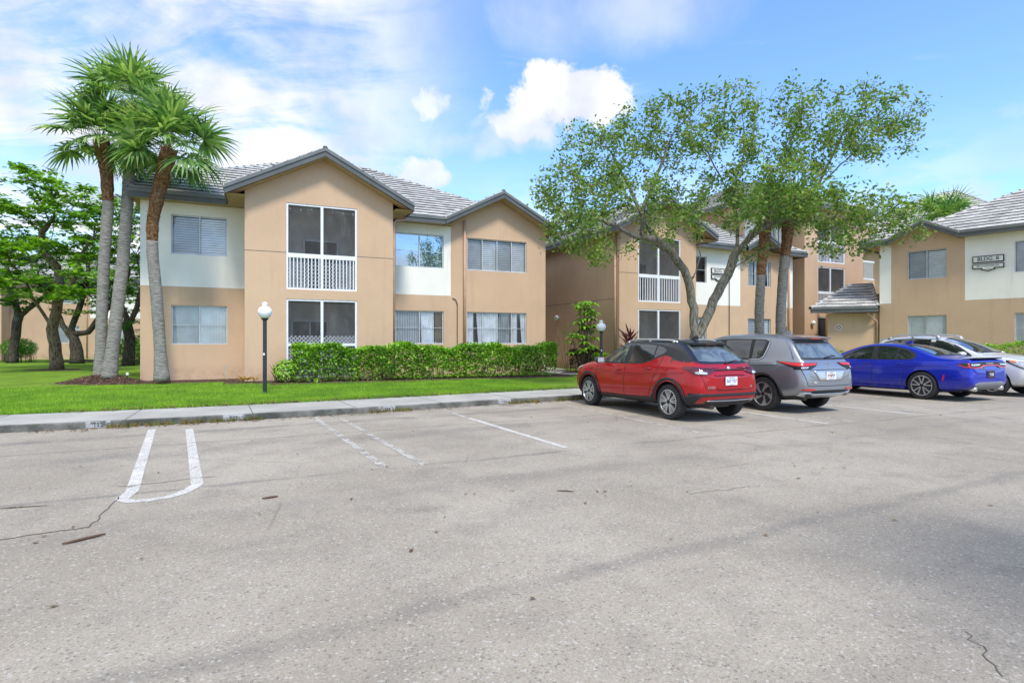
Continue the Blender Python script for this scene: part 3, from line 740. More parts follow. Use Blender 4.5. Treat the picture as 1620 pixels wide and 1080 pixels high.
def left(u): return lambda a, d, z: (u+d, a, z)
def right(u): return lambda a, d, z: (u-d, a, z)
WU = (4.57, 5.95); WL = (1.42, 2.79); PB = 3.44

# ------------------------------------------------------------------ near building
def near_building():
    b = empty('apartment_building', (-12.68, 19.40, 0), R(24.3), 'two-storey tan and white stucco apartment building with two front gables, nearest behind the hedge', 'apartment building', 'apartment buildings of the complex')
    tan = MB(); F0 = front(0); FG = front(-1.7)
    w1 = (0.91, 2.66); w2 = (8.72, 10.77); w3 = (11.81, 14.62)
    top_ = 6.36
    wallgrid(tan, F0, 0, 3.3, 0, PB, [(*w1, *WL)]); wpanel(b, F0, 0, 3.3, PB, top_, [(*w1, *WU)], d=-.004)
    wallgrid(tan, F0, 8.2, 15.58, 0, PB, [(*w2, *WL), (*w3, *WL)])
    wpanel(b, F0, 8.2, 11.08, PB, top_, [(*w2, *WU)], d=-.004)
    wallgrid(tan, F0, 11.08, 15.58, PB, top_, [(*w3, *WU)])
    tan.poly([(11.08, 0, top_), (15.58, 0, top_), (15.58, 0, 6.68), (13.29, 0, 7.87), (11.08, 0, 6.72)])
    op = (4.56, 6.95)
    wallgrid(tan, FG, 3.25, 8.27, 0, 6.40, [(*op, 0.25, 3.0), (*op, 3.34, 6.34)])
    tan.poly([(3.25, -1.7, 6.40), (8.27, -1.7, 6.40), (8.27, -1.7, 6.87), (5.8, -1.7, 8.15), (3.25, -1.7, 6.83)])
    wallgrid(tan, left(3.25), -1.7, 0, 0, 6.6); wallgrid(tan, right(8.27), -1.7, 0, 0, 6.6)
    wallgrid(tan, left(0), 0, 13.5, 0, 6.9); wallgrid(tan, right(15.58), 0, 13.5, 0, 6.7); wallgrid(tan, front(13.5), 0, 15.58, 0, 6.6)
    tan.poly([(0, 0, 6.3), (0, 2.7, 8.1), (0, 5.9, 6.5)])
    tan.build('wall', 'tan', b)
    # control joint at first-floor level
    for a0, a1 in ((3.25, 4.56), (6.95, 8.27)): mb = MB(); bT(mb, FG, a0, a1, -.004, .0, 4.600, 4.618); mb.build('control_joint', 'crack', b)
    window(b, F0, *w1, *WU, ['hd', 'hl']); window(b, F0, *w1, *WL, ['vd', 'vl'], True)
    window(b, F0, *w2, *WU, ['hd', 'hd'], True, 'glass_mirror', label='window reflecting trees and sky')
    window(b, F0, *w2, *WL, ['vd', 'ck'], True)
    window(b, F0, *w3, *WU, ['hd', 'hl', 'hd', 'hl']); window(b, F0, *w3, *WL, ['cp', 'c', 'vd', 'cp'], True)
    porch(b, FG, *op, 3.34, 6.34, (4.45, 4.60), (3.42, 4.44), bulbs=7, mull=5.74, nbal=19, door='right')
    porch(b, FG, *op, 0.25, 3.0, None, (0.32, 1.72, 1.36), mull=5.74, door='left')
    e = EZ; k = .52
    def z(bb): return e+k*bb
    pl = [([(-.25, -.5, e), (10.72, -.5, e), (13.29, 2.07, z(2.57)), (8.6, 6.75, z(7.25)), (5.87, 6.75, z(7.25)), (1.82, 2.7, z(3.2)), (-.25, 2.7, z(3.2))], (1, 0, 0)),
          ([(-.25, 2.7, z(3.2)), (1.82, 2.7, z(3.2)), (1.82, 5.9, e), (-.25, 5.9, e)], (1, 0, 0)),
          ([(-.25, .63, z(1.13)), (5.87, 6.75, z(7.25)), (-.25, 12.87, z(1.13))], (0, 1, 0)),
          ([(15.86, 14, e), (-.25, 14, e), (-.25, 12.87, z(1.13)), (5.87, 6.75, z(7.25)), (8.6, 6.75, z(7.25))], (1, 0, 0)),
          ([(15.86, -.55, e), (15.86, 14, e), (8.6, 6.75, z(7.25)), (13.29, 2.07, z(2.57)), (13.29, -.55, z(2.57))], (0, 1, 0)),
          ([(10.72, -.55, e), (13.29, -.55, z(2.57)), (13.29, 2.12, z(2.57))], (0, 1, 0)),
          ([(2.68, -2.2, e), (2.68, -.45, e), (5.8, 2.68, z(3.12)), (5.8, -2.2, z(3.12))], (0, 1, 0)),
          ([(8.92, -2.2, e), (8.92, -.45, e), (5.8, 2.68, z(3.12)), (5.8, -2.2, z(3.12))], (0, 1, 0))]
    cp = [((-.2, 2.7, z(3.2)), (1.82, 2.7, z(3.2))), ((.3, 1.2, z(1.68)), (1.82, 2.7, z(3.2))), ((1.82, 2.7, z(3.2)), (5.87, 6.75, z(7.25))), ((5.87, 6.75, z(7.25)), (8.6, 6.75, z(7.25))), ((13.29, 2.07, z(2.57)), (8.6, 6.75, z(7.25))),
          ((13.29, -.5, z(2.57)), (13.29, 2.07, z(2.57))), ((5.8, -2.15, z(3.12)), (5.8, 2.6, z(3.12))), ((15.86, 14, e), (8.6, 6.75, z(7.25)))]
    cp[1] = cp[0]
    # rake tiles along the gable edges
    for p0, p1 in (((2.68, -2.12, e), (5.8, -2.12, z(3.12))), ((8.92, -2.12, e), (5.8, -2.12, z(3.12))), ((10.72, -.47, e), (13.29, -.47, z(2.57))), ((15.86, -.47, e), (13.29, -.47, z(2.57))), ((-.2, -.45, e), (-.2, 2.7, z(3.2)))): cp.append((p0, p1))
    roof(b, pl, cp)
    f = e
    fascia(b, [((-.25, -.5, f), (2.68, -.5, f), (0, -1, 0)), ((8.92, -.5, f), (10.72, -.5, f), (0, -1, 0)),
               ((2.66, -2.2, f), (5.8, -2.2, z(3.12)), (0, -1, 0)), ((5.8, -2.2, z(3.12)), (8.94, -2.2, f), (0, -1, 0)),
               ((2.68, -2.2, f), (2.68, -.5, f), (-1, 0, 0)), ((8.92, -2.2, f), (8.92, -.5, f), (1, 0, 0)),
               ((10.70, -.55, f), (13.29, -.55, z(2.57)), (0, -1, 0)), ((13.29, -.55, z(2.57)), (15.88, -.55, f), (0, -1, 0)),
               ((15.86, -.55, f), (15.86, 14, f), (1, 0, 0)), ((-.25, -.5, f), (-.25, 2.7, z(3.2)), (-1, 0, 0)), ((-.25, 2.7, z(3.2)), (-.25, 5.9, f), (-1, 0, 0))])
    mb = MB(); s = 6.37
    mb.quad((-.25, -.5, s), (2.7, -.5, s), (2.7, 0.02, s), (-.25, 0.02, s)); mb.quad((8.27, -.5, s), (11.1, -.5, s), (11.1, 0.02, s), (8.27, 0.02, s)); mb.quad((2.7, -2.18, s), (3.26, -2.18, s), (3.26, 0.02, s), (2.7, 0.02, s))
    mb.quad((8.26, -2.18, s), (8.9, -2.18, s), (8.9, 0.02, s), (8.26, 0.02, s)); mb.quad((-.25, 0, s), (0, 0, s), (0, 13.5, s), (-.25, 13.5, s)); mb.quad((15.58, -.5, s), (15.84, -.5, s), (15.84, 13.5, s), (15.58, 13.5, s))
    q = .27
    for (ua, ub, um, va, vb, zz) in ((2.7, 8.9, 5.8, -2.18, -1.68, z(3.12)), (10.74, 15.84, 13.29, -.53, .02, z(2.57))):
        mb.quad((ua, va, e-q), (um, va, zz-q), (um, vb, zz-q), (ua, vb, e-q)); mb.quad((ub, va, e-q), (um, va, zz-q), (um, vb, zz-q), (ub, vb, e-q))
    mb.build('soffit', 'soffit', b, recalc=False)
    downspout(b, [(8.86, -1.1, 6.45), (8.86, -1.1, 6.28), (8.75, -1.25, 6.18), (8.42, -1.5, 6.08), (8.33, -1.6, 5.95), (8.33, -1.6, .25)], .045)
    downspout(b, [(11.68, -.07, 6.65), (11.68, -.07, .25)], .06)
    mb = MB(); mb.tube([(11.15, -.03, 3.35), (11.28, -.04, 3.3), (11.36, -.04, 3.1), (11.36, -.04, .3)], .017, 6); mb.build('cable', 'brown', b)
    return b
near_building()

# ------------------------------------------------------------------ building signs
def bldg_sign(loc, rz, text, street, label):
    """two-tier board with a curved drop, black rim"""
    s = empty('building_sign', loc, rz, label, 'building sign')
    def board(out, y0, y1, mat, name):
        mb = MB(); n = len(out); mb.add([(x, y0, z) for x, z in out]+[(x, y1, z) for x, z in out], [tuple(range(n)), tuple(range(2*n-1, n-1, -1))]+[(i, (i+1) % n, n+(i+1) % n, n+i) for i in range(n)]); return mb.build(name, mat, s)
    W = .56
    lo = [(-W, -.03), (-W, -.24), (-.26, -.24), (-.24, -.29), (-.14, -.32), (0, -.37), (.14, -.32), (.24, -.29), (.26, -.24), (W, -.24), (W, -.03)]
    lo2 = [(-W+.035, -.06), (-W+.035, -.205), (-.20, -.205), (-.19, -.265), (-.12, -.285), (0, -.33), (.12, -.285), (.19, -.265), (.20, -.205), (W-.035, -.205), (W-.035, -.06)]
    board([(-W, .03), (W, .03), (W, .34), (-W, .34)], -.05, 0, 'ink', 'rim'); board([(-W+.04, .07), (W-.04, .07), (W-.04, .30), (-W+.04, .30)], -.058, -.05, 'sign_white', 'name_board')
    board(lo, -.05, 0, 'ink', 'rim'); board(lo2, -.058, -.05, 'sign_white', 'street_board')
    text_mesh('lettering', text, .235, 'ink', s, (0, -.060, .185), (PI2, 0, 0), .002, bold=.003, sx=.92)
    text_mesh('lettering', street, .115, 'ink', s, (0, -.060, -.130), (PI2, 0, 0), .002, sx=.80)
    mb = MB(); mb.box(-.10, .10, -.062, -.058, -.275, -.262); mb.build('rule', 'ink', s)
    return s
def wall_light(loc, rz, label):
    s = empty('wall_light', loc, rz, label, 'wall light', 'round lights on the side walls')
    mb = MB(); mb.lathe([(.07, 0), (.075, -.03), (.05, -.05)], (0, 0, 0), 14, 'y'); mb.build('backplate', 'white_trim', s, smooth=True)
    mb = MB(); mb.lathe([(.06, -.05), (.115, -.07), (.125, -.13), (.10, -.19), (.05, -.215)], (0, 0, 0), 16, 'y'); mb.build('lamp_bowl', 'globe', s, smooth=True)
    return s

# ------------------------------------------------------------------ second building (behind the oak)
def second_building():
    b = empty('apartment_building', (4.78, 25.33, 0), R(26.5), 'two-storey tan apartment building half hidden behind the branching oak, with a screened balcony', 'apartment building', 'apartment buildings of the complex')
    tan = MB(); F0 = front(0); F1 = front(1.5)
    op = (1.06, 3.58); wa = (4.75, 6.75); wb = (9.8, 11.6)
    wallgrid(tan, F0, 0, 4.55, 0, 6.4, [(*op, .25, 3.0), (*op, 3.34, 6.34)])
    tan.poly([(0, 0, 6.4), (4.55, 0, 6.4), (4.55, 0, 6.97), (2.45, 0, 8.06), (0, 0, 6.79)])
    wallgrid(tan, right(4.55), 0, 1.5, 0, 6.9); wallgrid(tan, left(0), 0, 13.5, 0, 6.7)
    wallgrid(tan, F1, 4.55, 13.4, 0, PB, [(*wa, *WL), (*wb, *WL), (12.4, 12.9, .3, 2.4, 1)])
    wpanel(b, F1, 4.55, 9.2, PB, 6.4, [(*wa, *WU)], d=-.004); wpanel(b, F1, 12.35, 13.4, PB, 6.4, d=-.004)
    wallgrid(tan, F1, 9.2, 12.35, PB, 6.4, [(*wb, *WU)])
    tan.poly([(9.2, 1.5, 6.4), (12.05, 1.5, 6.4), (12.05, 1.5, 6.56), (10.6, 1.5, 7.31), (9.2, 1.5, 6.58)])
    wallgrid(tan, right(13.4), 1.5, 13, 0, 6.5); wallgrid(tan, front(13), 0, 13.4, 0, 6.5)
    tan.build('wall', 'tan', b)
    mb = MB(); bT(mb, left(0), .3, 13.5, -.004, 0, 3.455, 3.475); bT(mb, F0, 0, 1.06, -.004, 0, 3.455+1.15, 3.475+1.15); bT(mb, F0, 3.58, 4.55, -.004, 0, 3.455+1.15, 3.475+1.15); mb.build('control_joint', 'crack', b)
    window(b, F1, *wa, *WU, ['hd', 'n'], True); window(b, F1, *wa, *WL, ['vd', 'hl'], True)
    window(b, F1, *wb, *WU, ['vl', 'vl', 'cp'], True); window(b, F1, *wb, *WL, ['hd', 'hl'], False)
    porch(b, F0, *op, 3.34, 6.34, (4.45, 4.60), nbal=17, mull=2.25); porch(b, F0, *op, .25, 3.0, mull=2.25, door='left')
    e = EZ; k = .52
    def z(bb): return e+k*bb
    pl = [([(5.45, 1.0, e), (9.1, 1.0, e), (14.0, 1.0, e), (8.0, 7.0, z(6)), (5.5, 7, z(6)), (2.45, 3.95, z(2.95))], (1, 0, 0)),
          ([(14.0, 1.0, e), (14.0, 13, e), (8.0, 7, z(6))], (0, 1, 0)),
          ([(14.0, 13, e), (-.5, 13, e), (5.5, 7, z(6)), (8.0, 7, z(6))], (1, 0, 0)),
          ([(-.5, -.55, e), (-.5, 13, e), (5.5, 7, z(6)), (2.45, 3.95, z(2.95)), (2.45, -.55, z(2.95))], (0, 1, 0)),
          ([(5.4, -.55, e), (5.4, 1.05, e), (2.45, 3.98, z(2.95)), (2.45, -.55, z(2.95))], (0, 1, 0)),
          ([(9.1, .85, e), (10.6, .85, z(1.5)), (10.6, 2.55, z(1.5))], (0, 1, 0)), ([(12.1, .85, e), (10.6, .85, z(1.5)), (10.6, 2.55, z(1.5))], (0, 1, 0))]
    cp = [((14.0, 1.0, e), (8.0, 7, z(6))), ((5.5, 7, z(6)), (8.0, 7, z(6))), ((2.45, 3.95, z(2.95)), (5.5, 7, z(6))), ((2.45, -.5, z(2.95)), (2.45, 3.95, z(2.95))), ((10.6, .9, z(1.5)), (10.6, 2.5, z(1.5))),
          ((-.5, -.47, e), (2.45, -.47, z(2.95))), ((5.4, -.47, e), (2.45, -.47, z(2.95))), ((9.1, .93, e), (10.6, .93, z(1.5))), ((12.1, .93, e), (10.6, .93, z(1.5)))]
    roof(b, pl, cp)
    fascia(b, [((-.52, -.55, e), (2.45, -.55, z(2.95)), (0, -1, 0)), ((2.45, -.55, z(2.95)), (5.42, -.55, e), (0, -1, 0)), ((5.4, -.55, e), (5.4, 1.0, e), (1, 0, 0)),
               ((5.4, 1.0, e), (9.12, 1.0, e), (0, -1, 0)), ((12.08, 1.0, e), (14.0, 1.0, e), (0, -1, 0)), ((9.08, .85, e), (10.6, .85, z(1.5)), (0, -1, 0)), ((10.6, .85, z(1.5)), (12.12, .85, e), (0, -1, 0)),
               ((-.5, -.55, e), (-.5, 13, e), (-1, 0, 0)), ((14.0, 1.0, e), (14.0, 13, e), (1, 0, 0))])
    mb = MB(); s = 6.37
    mb.quad((4.55, 1.0, s), (14, 1.0, s), (14, 1.52, s), (4.55, 1.52, s)); mb.quad((-.5, -.5, s), (0.02, -.5, s), (.02, 13, s), (-.5, 13, s)); mb.quad((4.53, -.5, s), (5.4, -.5, s), (5.4, 1.5, s), (4.53, 1.5, s))
    mb.quad((-.5, -.53, e-.27), (2.45, -.53, z(2.95)-.27), (2.45, .02, z(2.95)-.27), (-.5, .02, e-.27)); mb.quad((5.4, -.53, e-.27), (2.45, -.53, z(2.95)-.27), (2.45, .02, z(2.95)-.27), (5.4, .02, e-.27))
    mb.quad((9.1, .87, e-.27), (10.6, .87, z(1.5)-.27), (10.6, 1.52, z(1.5)-.27), (9.1, 1.52, e-.27)); mb.quad((12.1, .87, e-.27), (10.6, .87, z(1.5)-.27), (10.6, 1.52, z(1.5)-.27), (12.1, 1.52, e-.27))
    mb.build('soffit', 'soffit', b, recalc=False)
    downspout(b, [(-.07, .22, 6.5), (-.07, .22, .2)], .05); downspout(b, [(5.3, .8, 6.4), (5.2, .95, 6.2), (4.75, 1.3, 6.05), (4.63, 1.4, 5.9), (4.63, 1.4, .3)], .045)
    downspout(b, [(13.0, 1.42, 6.4), (13.0, 1.42, .2)], .05)
    mb = MB(); mb.tube([(8.35, 1.46, 5.1), (8.35, 1.46, .3)], .02, 6); mb.build('cable', 'brown', b)
    return b
b2 = second_building()
m2 = Matrix.Rotation(R(26.5), 4, 'Z')
def at2(u, v, z): p = m2 @ Vector((u, v, z)); return (p.x+4.78, p.y+25.33, z)
bldg_sign(at2(7.6, 1.49, 5.05), R(26.5), 'BLDG. 9', '4835 MARINERS DR.', 'black-rimmed building number board on the white wall, half hidden by the oak trunk')
wall_light(at2(-.01, 5.2, 2.78), R(26.5-90), 'round white wall light on the tan side wall left of the tall schefflera')

# ------------------------------------------------------------------ right-hand building with BLDG. 8
def right_building():
    b = empty('apartment_building', (19.11, 28.67, 0), R(-49.1), 'two-storey tan and white apartment building at the right edge carrying the BLDG. 8 board', 'apartment building', 'apartment buildings of the complex')
    tan = MB(); F0 = front(0); wa = (.70, 2.27); wb = (4.70, 6.5)
    wallgrid(tan, F0, -.51, 9, 0, PB, [(*wa, *WL), (*wb, *WL)]); wpanel(b, F0, -.51, 0, PB, 6.4, d=-.004); wpanel(b, F0, 2.96, 9, PB, 6.4, [(*wb, *WU)], d=-.004)
    wallgrid(tan, F0, 0, 2.96, PB, 6.4, [(*wa, *WU)]); tan.poly([(0.03, 0, 6.4), (2.8, 0, 6.4), (2.77, 0, 6.55), (1.4, 0, 7.26), (0.03, 0, 6.55)])
    wallgrid(tan, left(-.51), 0, 10, 0, 6.6); wallgrid(tan, right(9), 0, 10, 0, 6.6); wallgrid(tan, front(10), -.51, 9, 0, 6.6)
    tan.build('wall', 'tan', b)
    window(b, F0, *wa, *WU, ['hd', 'hl']); window(b, F0, *wa, *WL, ['vl', 'vl']); window(b, F0, *wb, *WU, ['hd', 'hl']); window(b, F0, *wb, *WL, ['vd', 'vl'], True)
    e = EZ; k = .52
    def z(bb): return e+k*bb
    pl = [([(2.8, -.5, e), (9.5, -.5, e), (9.5, 5, z(5.5)), (5.5, 5, z(5.5)), (1.4, .9, z(1.4))], (1, 0, 0)),
          ([(0, -.55, e), (0, 10.5, e), (5.5, 5, z(5.5)), (1.4, .9, z(1.4)), (1.4, -.55, z(1.4))], (0, 1, 0)),
          ([(2.8, -.55, e), (1.4, -.55, z(1.4)), (1.4, .93, z(1.4))], (0, 1, 0)),
          ([(0, 10.5, e), (9.5, 10.5, e), (9.5, 5, z(5.5)), (5.5, 5, z(5.5))], (1, 0, 0)),
          ([(-1.25, -.5, e), (0.05, -.5, e), (0.6, 1.1, z(1.6)), (-.3, 1.1, z(1.6))], (1, 0, 0)), ([(-1.25, -.5, e), (-.3, 1.1, z(1.6)), (-.3, 6, z(1.6)), (-1.25, 7, e)], (0, 1, 0))]
    cp = [((1.4, -.5, z(1.4)), (1.4, .9, z(1.4))), ((1.4, .9, z(1.4)), (5.5, 5, z(5.5))), ((5.5, 5, z(5.5)), (9.5, 5, z(5.5))), ((0, -.47, e), (1.4, -.47, z(1.4))), ((2.8, -.47, e), (1.4, -.47, z(1.4))), ((-1.25, -.5, e), (-.3, 1.1, z(1.6)))]
    roof(b, pl, cp)
    fascia(b, [((-1.25, -.5, e), (0, -.5, e), (0, -1, 0)), ((-.02, -.55, e), (1.4, -.55, z(1.4)), (0, -1, 0)), ((1.4, -.55, z(1.4)), (2.82, -.55, e), (0, -1, 0)), ((2.8, -.5, e), (9.5, -.5, e), (0, -1, 0)), ((-1.25, -.5, e), (-1.25, 7, e), (-1, 0, 0))])
    mb = MB(); s = 6.37
    mb.quad((-1.25, -.5, s), (0, -.5, s), (0, .02, s), (-1.25, .02, s)); mb.quad((2.8, -.5, s), (9.5, -.5, s), (9.5, .02, s), (2.8, .02, s)); mb.quad((-1.25, 0, s), (-.5, 0, s), (-.5, 8, s), (-1.25, 8, s))
    mb.quad((0, -.53, e-.27), (1.4, -.53, z(1.4)-.27), (1.4, .02, z(1.4)-.27), (0, .02, e-.27)); mb.quad((2.8, -.53, e-.27), (1.4, -.53, z(1.4)-.27), (1.4, .02, z(1.4)-.27), (2.8, .02, e-.27))
    mb.build('soffit', 'soffit', b, recalc=False)
    return b
right_building()
m3 = Matrix.Rotation(R(-49.1), 4, 'Z')
def at3(u, v, z): p = m3 @ Vector((u, v, z)); return (p.x+19.11, p.y+28.67, z)
bldg_sign(at3(3.80, -.012, 5.08), R(-49.1), 'BLDG. 8', '4835 MARINERS DR.', 'black-rimmed board reading BLDG. 8 on the white wall at the right edge')

def entry_annex():
    b = empty('entry_annex', (15.95, 30.7, 0), R(-27), 'low tan entry annex with grey tiled lean-to roof, left of the BLDG. 8 wall', 'entry annex')
    mb = MB(); wallgrid(mb, front(0), .95, 3.75, 0, 3.0); wallgrid(mb, left(.95), 0, 3.0, 0, 3.0); wallgrid(mb, right(3.75), 0, 3, 0, 3); wallgrid(mb, front(3), .95, 3.75, 0, 4.2); mb.build('wall', 'tan', b)
    e = 3.30
    pl = [([(.15, -.55, e), (3.15, -.55, e), (3.15, 2.6, e+1.45), (2.2, 2.6, e+1.45)], (1, 0, 0)), ([(0, -.55, e), (2.2, 2.6, e+1.45), (0, 3.2, e)], (0, 1, 0))]
    pl[1] = ([(0, -.55, e), (0, 3.6, e), (1.6, 3.6, e+1.0), (2.2, 2.6, e+1.45)], (0, 1, 0))
    roof(b, [pl[0]], [((.15, -.55, e), (2.2, 2.6, e+1.45)), ((3.15, -.55, e), (3.15, 2.6, e+1.45))])
    fascia(b, [((.15, -.55, e), (3.15, -.55, e), (0, -1, 0)), ((3.15, -.55, e), (3.15, 2.6, e+1.45), (1, 0, 0)), ((.15, -.55, e), (2.2, 2.6, e+1.45), (-1, 1, 0))])
    mb = MB(); mb.quad((.2, -.55, e-.24), (3.1, -.55, e-.24), (3.1, .02, e-.24), (.6, .02, e-.24)); mb.quad((.5, 0.0, e-.243), (.97, 0.0, e-.243), (.97, .6, e-.243), (.8, .6, e-.243)); mb.build('soffit', 'soffit', b, recalc=False)
    downspout(b, [(2.75, -.45, 3.05), (2.75, -.42, 2.9), (2.9, -.3, 2.72), (3.12, -.12, 2.6), (3.17, -.07, 2.45), (3.17, -.07, .2)], .05)
    return b
entry_annex()
def hydrant_sign(loc, rz):
    s = empty('round_sign', loc, rz, 'small white wall sign with a dark red round mark on the annex wall', 'sign')
    mb = MB(); mb.lathe([(.17, 0), (.17, -.015)], (0, 0, 0), 8, 'y'); mb.build('sign_plate', 'sign_white', s)
    mb = MB(); mb.lathe([(.115, -.016), (.115, -.019)], (0, 0, 0), 24, 'y'); mb.build('red_disc', 'sign_red', s)
    mb = MB()
    for a in (R(45), R(-45)):
        c_, s_ = math.cos(a), math.sin(a)
        mb.quad(*[(x*c_-z_*s_, -.0215, x*s_+z_*c_) for x, z_ in ((-.10, -.011), (.10, -.011), (.10, .011), (-.10, .011))])
    for k in range(4): a = R(90*k); mb.lathe([(.02, -.0195), (.02, -.021)], (math.cos(a)*.06, 0, math.sin(a)*.06), 8, 'y')
    mb.build('mark', 'sign_white', s, recalc=False)
mA = Matrix.Rotation(R(-27), 4, 'Z')
def atA(u, v, z): p = mA @ Vector((u, v, z)); return (p.x+15.95, p.y+30.7, z)
hydrant_sign(atA(1.45, -.01, 2.27), R(-27))

# ------------------------------------------------------------------ three-storey building
def tall_building():
    b = empty('apartment_building', (16.96, 32.98, 0), R(26.5), 'three-storey tan apartment building with stacked screened balconies behind the right-hand palms', 'apartment building', 'apartment buildings of the complex')
    tan = MB(); F0 = front(0); F1 = front(1.2); op = (1.17, 3.70)
    lv = [(.25, 3.0), (3.50, 5.95), (6.23, 8.9)]
    wallgrid(tan, F0, 0, 5.5, 0, 9.5, [(*op, *q) for q in lv]); wallgrid(tan, left(0), 0, 1.2, 0, 9.5); wallgrid(tan, right(5.5), 0, 6, 0, 9.5)
    wallgrid(tan, F1, -3.5, 0, 0, 6.3); wpanel(b, F1, -3.5, 0, 6.3, 9.5, [(-2.4, -.9, 7.2, 8.6)]); wallgrid(tan, left(-3.5), 1.2, 12, 0, 9.5); wallgrid(tan, front(12), -3.5, 5.5, 0, 9.5)
    window(b, F1, -2.4, -.9, 7.2, 8.6, ['hd', 'hl'])
    tan.build('wall', 'tan', b); 
    porch(b, F0, *op, *lv[0], mull=2.35); porch(b, F0, *op, *lv[1], (4.35, 4.50), mull=2.35, nbal=18); porch(b, F0, *op, *lv[2], (7.35, 7.50), mull=2.35, nbal=18)
    # stair landing beside it: white columns, slab, railings
    T = front(2.2); mb = MB()
    for u in (5.75, 6.45): bT(mb, T, u, u+.34, 0, .34, 0, 7.2)
    mb.build('column', 'white_trim', b)
    mb = MB(); bT(mb, T, 5.5, 10.5, .1, 4, 5.05, 5.75); bT(mb, T, 5.5, 10.5, 2.6, 4, 0, 9.5); bT(mb, T, 5.5, 10.5, .1, 4, 8.6, 9.4); bT(mb, T, 5.5, 10.5, .1, 4, 2.4, 3.0); mb.build('stair_landing', 'tan', b)
    mb = MB(); bT(mb, T, 6.8, 10.5, .12, .2, 7.0, 7.12); bT(mb, T, 6.8, 10.5, .12, .2, 5.80, 5.88)
    for i in range(30): bT(mb, T, 6.85+i*.12, 6.88+i*.12, .14, .18, 5.88, 7.0)
    mb.build('railing', 'white_trim', b)
    e = 9.55; k = .5
    def z(bb): return e+k*bb
    pl = [([(-4, -.5, e), (6, -.5, e), (1.5, 4, z(4.5)), (.5, 4, z(4.5))], (1, 0, 0)), ([(-4, -.5, e), (-4, 12.3, e), (.5, 7.5, z(4.5)), (.5, 4, z(4.5))], (0, 1, 0)), ([(6, -.5, e), (6, 12.3, e), (1.5, 7.5, z(4.5)), (1.5, 4, z(4.5))], (0, 1, 0)), ([(-4, 12.3, e), (6, 12.3, e), (1.5, 7.5, z(4.5)), (.5, 7.5, z(4.5))], (1, 0, 0))]
    roof(b, pl, [((-4, -.5, e), (.5, 4, z(4.5))), ((6, -.5, e), (1.5, 4, z(4.5)))])
    fascia(b, [((-4, -.5, e), (6, -.5, e), (0, -1, 0)), ((-4, -.5, e), (-4, 12.3, e), (-1, 0, 0)), ((6, -.5, e), (6, 12.3, e), (1, 0, 0))])
    mb = MB(); mb.quad((-4, -.5, e-.24), (6, -.5, e-.24), (6, 1.22, e-.24), (-4, 1.22, e-.24)); mb.quad((-4, 1.2, e-.24), (-3.48, 1.2, e-.24), (-3.48, 12, e-.24), (-4, 12, e-.24)); mb.build('soffit', 'soffit', b, recalc=False)
    downspout(b, [(-.4, 1.14, 9.2), (-.4, 1.14, .2)], .05)
    return b
tall_building()
def at4(u, v, z): p = m2 @ Vector((u, v, z)); return (p.x+16.96, p.y+32.98, z)
wall_light(at4(.62, -.01, 2.62), R(26.5), 'round white wall light left of the ground-floor porch of the three-storey block')

def far_building():
    b = empty('apartment_building', (33.0, 47.0, 0), R(-49.1), 'far apartment building whose grey tiled hip roof shows above the BLDG. 8 roof', 'apartment building', 'apartment buildings of the complex')
    mb = MB(); wallgrid(mb, front(0), -11, 8, 0, 9.4); wallgrid(mb, left(-11), 0, 14, 0, 9.4); wallgrid(mb, right(8), 0, 14, 0, 9.4); wallgrid(mb, front(14), -11, 8, 0, 9.4); mb.build('wall', 'tan', b)
    e = 9.6; q = 14.9
    pl = [([(-11.5, -.5, e), (8.5, -.5, e), (1.5, 7, q), (.5, 7, q)], (1, 0, 0)), ([(-11.5, -.5, e), (-11.5, 14.5, e), (.5, 7, q)], (0, 1, 0)), ([(8.5, -.5, e), (8.5, 14.5, e), (1.5, 7, q)], (0, 1, 0)), ([(-11.5, 14.5, e), (8.5, 14.5, e), (1.5, 7, q), (.5, 7, q)], (1, 0, 0))]
    r = roof(b, pl, [((8.5, -.5, e), (1.5, 7, q)), ((-11.5, -.5, e), (.5, 7, q))])
    mb = MB(); mb.tube([(-.2, 5.6, 13.9), (-.2, 5.6, 14.6)], .09, 8); mb.build('vent_pipe', 'fascia', r)
    fascia(b, [((-11.5, -.5, e), (8.5, -.5, e), (0, -1, 0)), ((-11.5, -.5, e), (-11.5, 14.5, e), (-1, 0, 0))])
far_building()

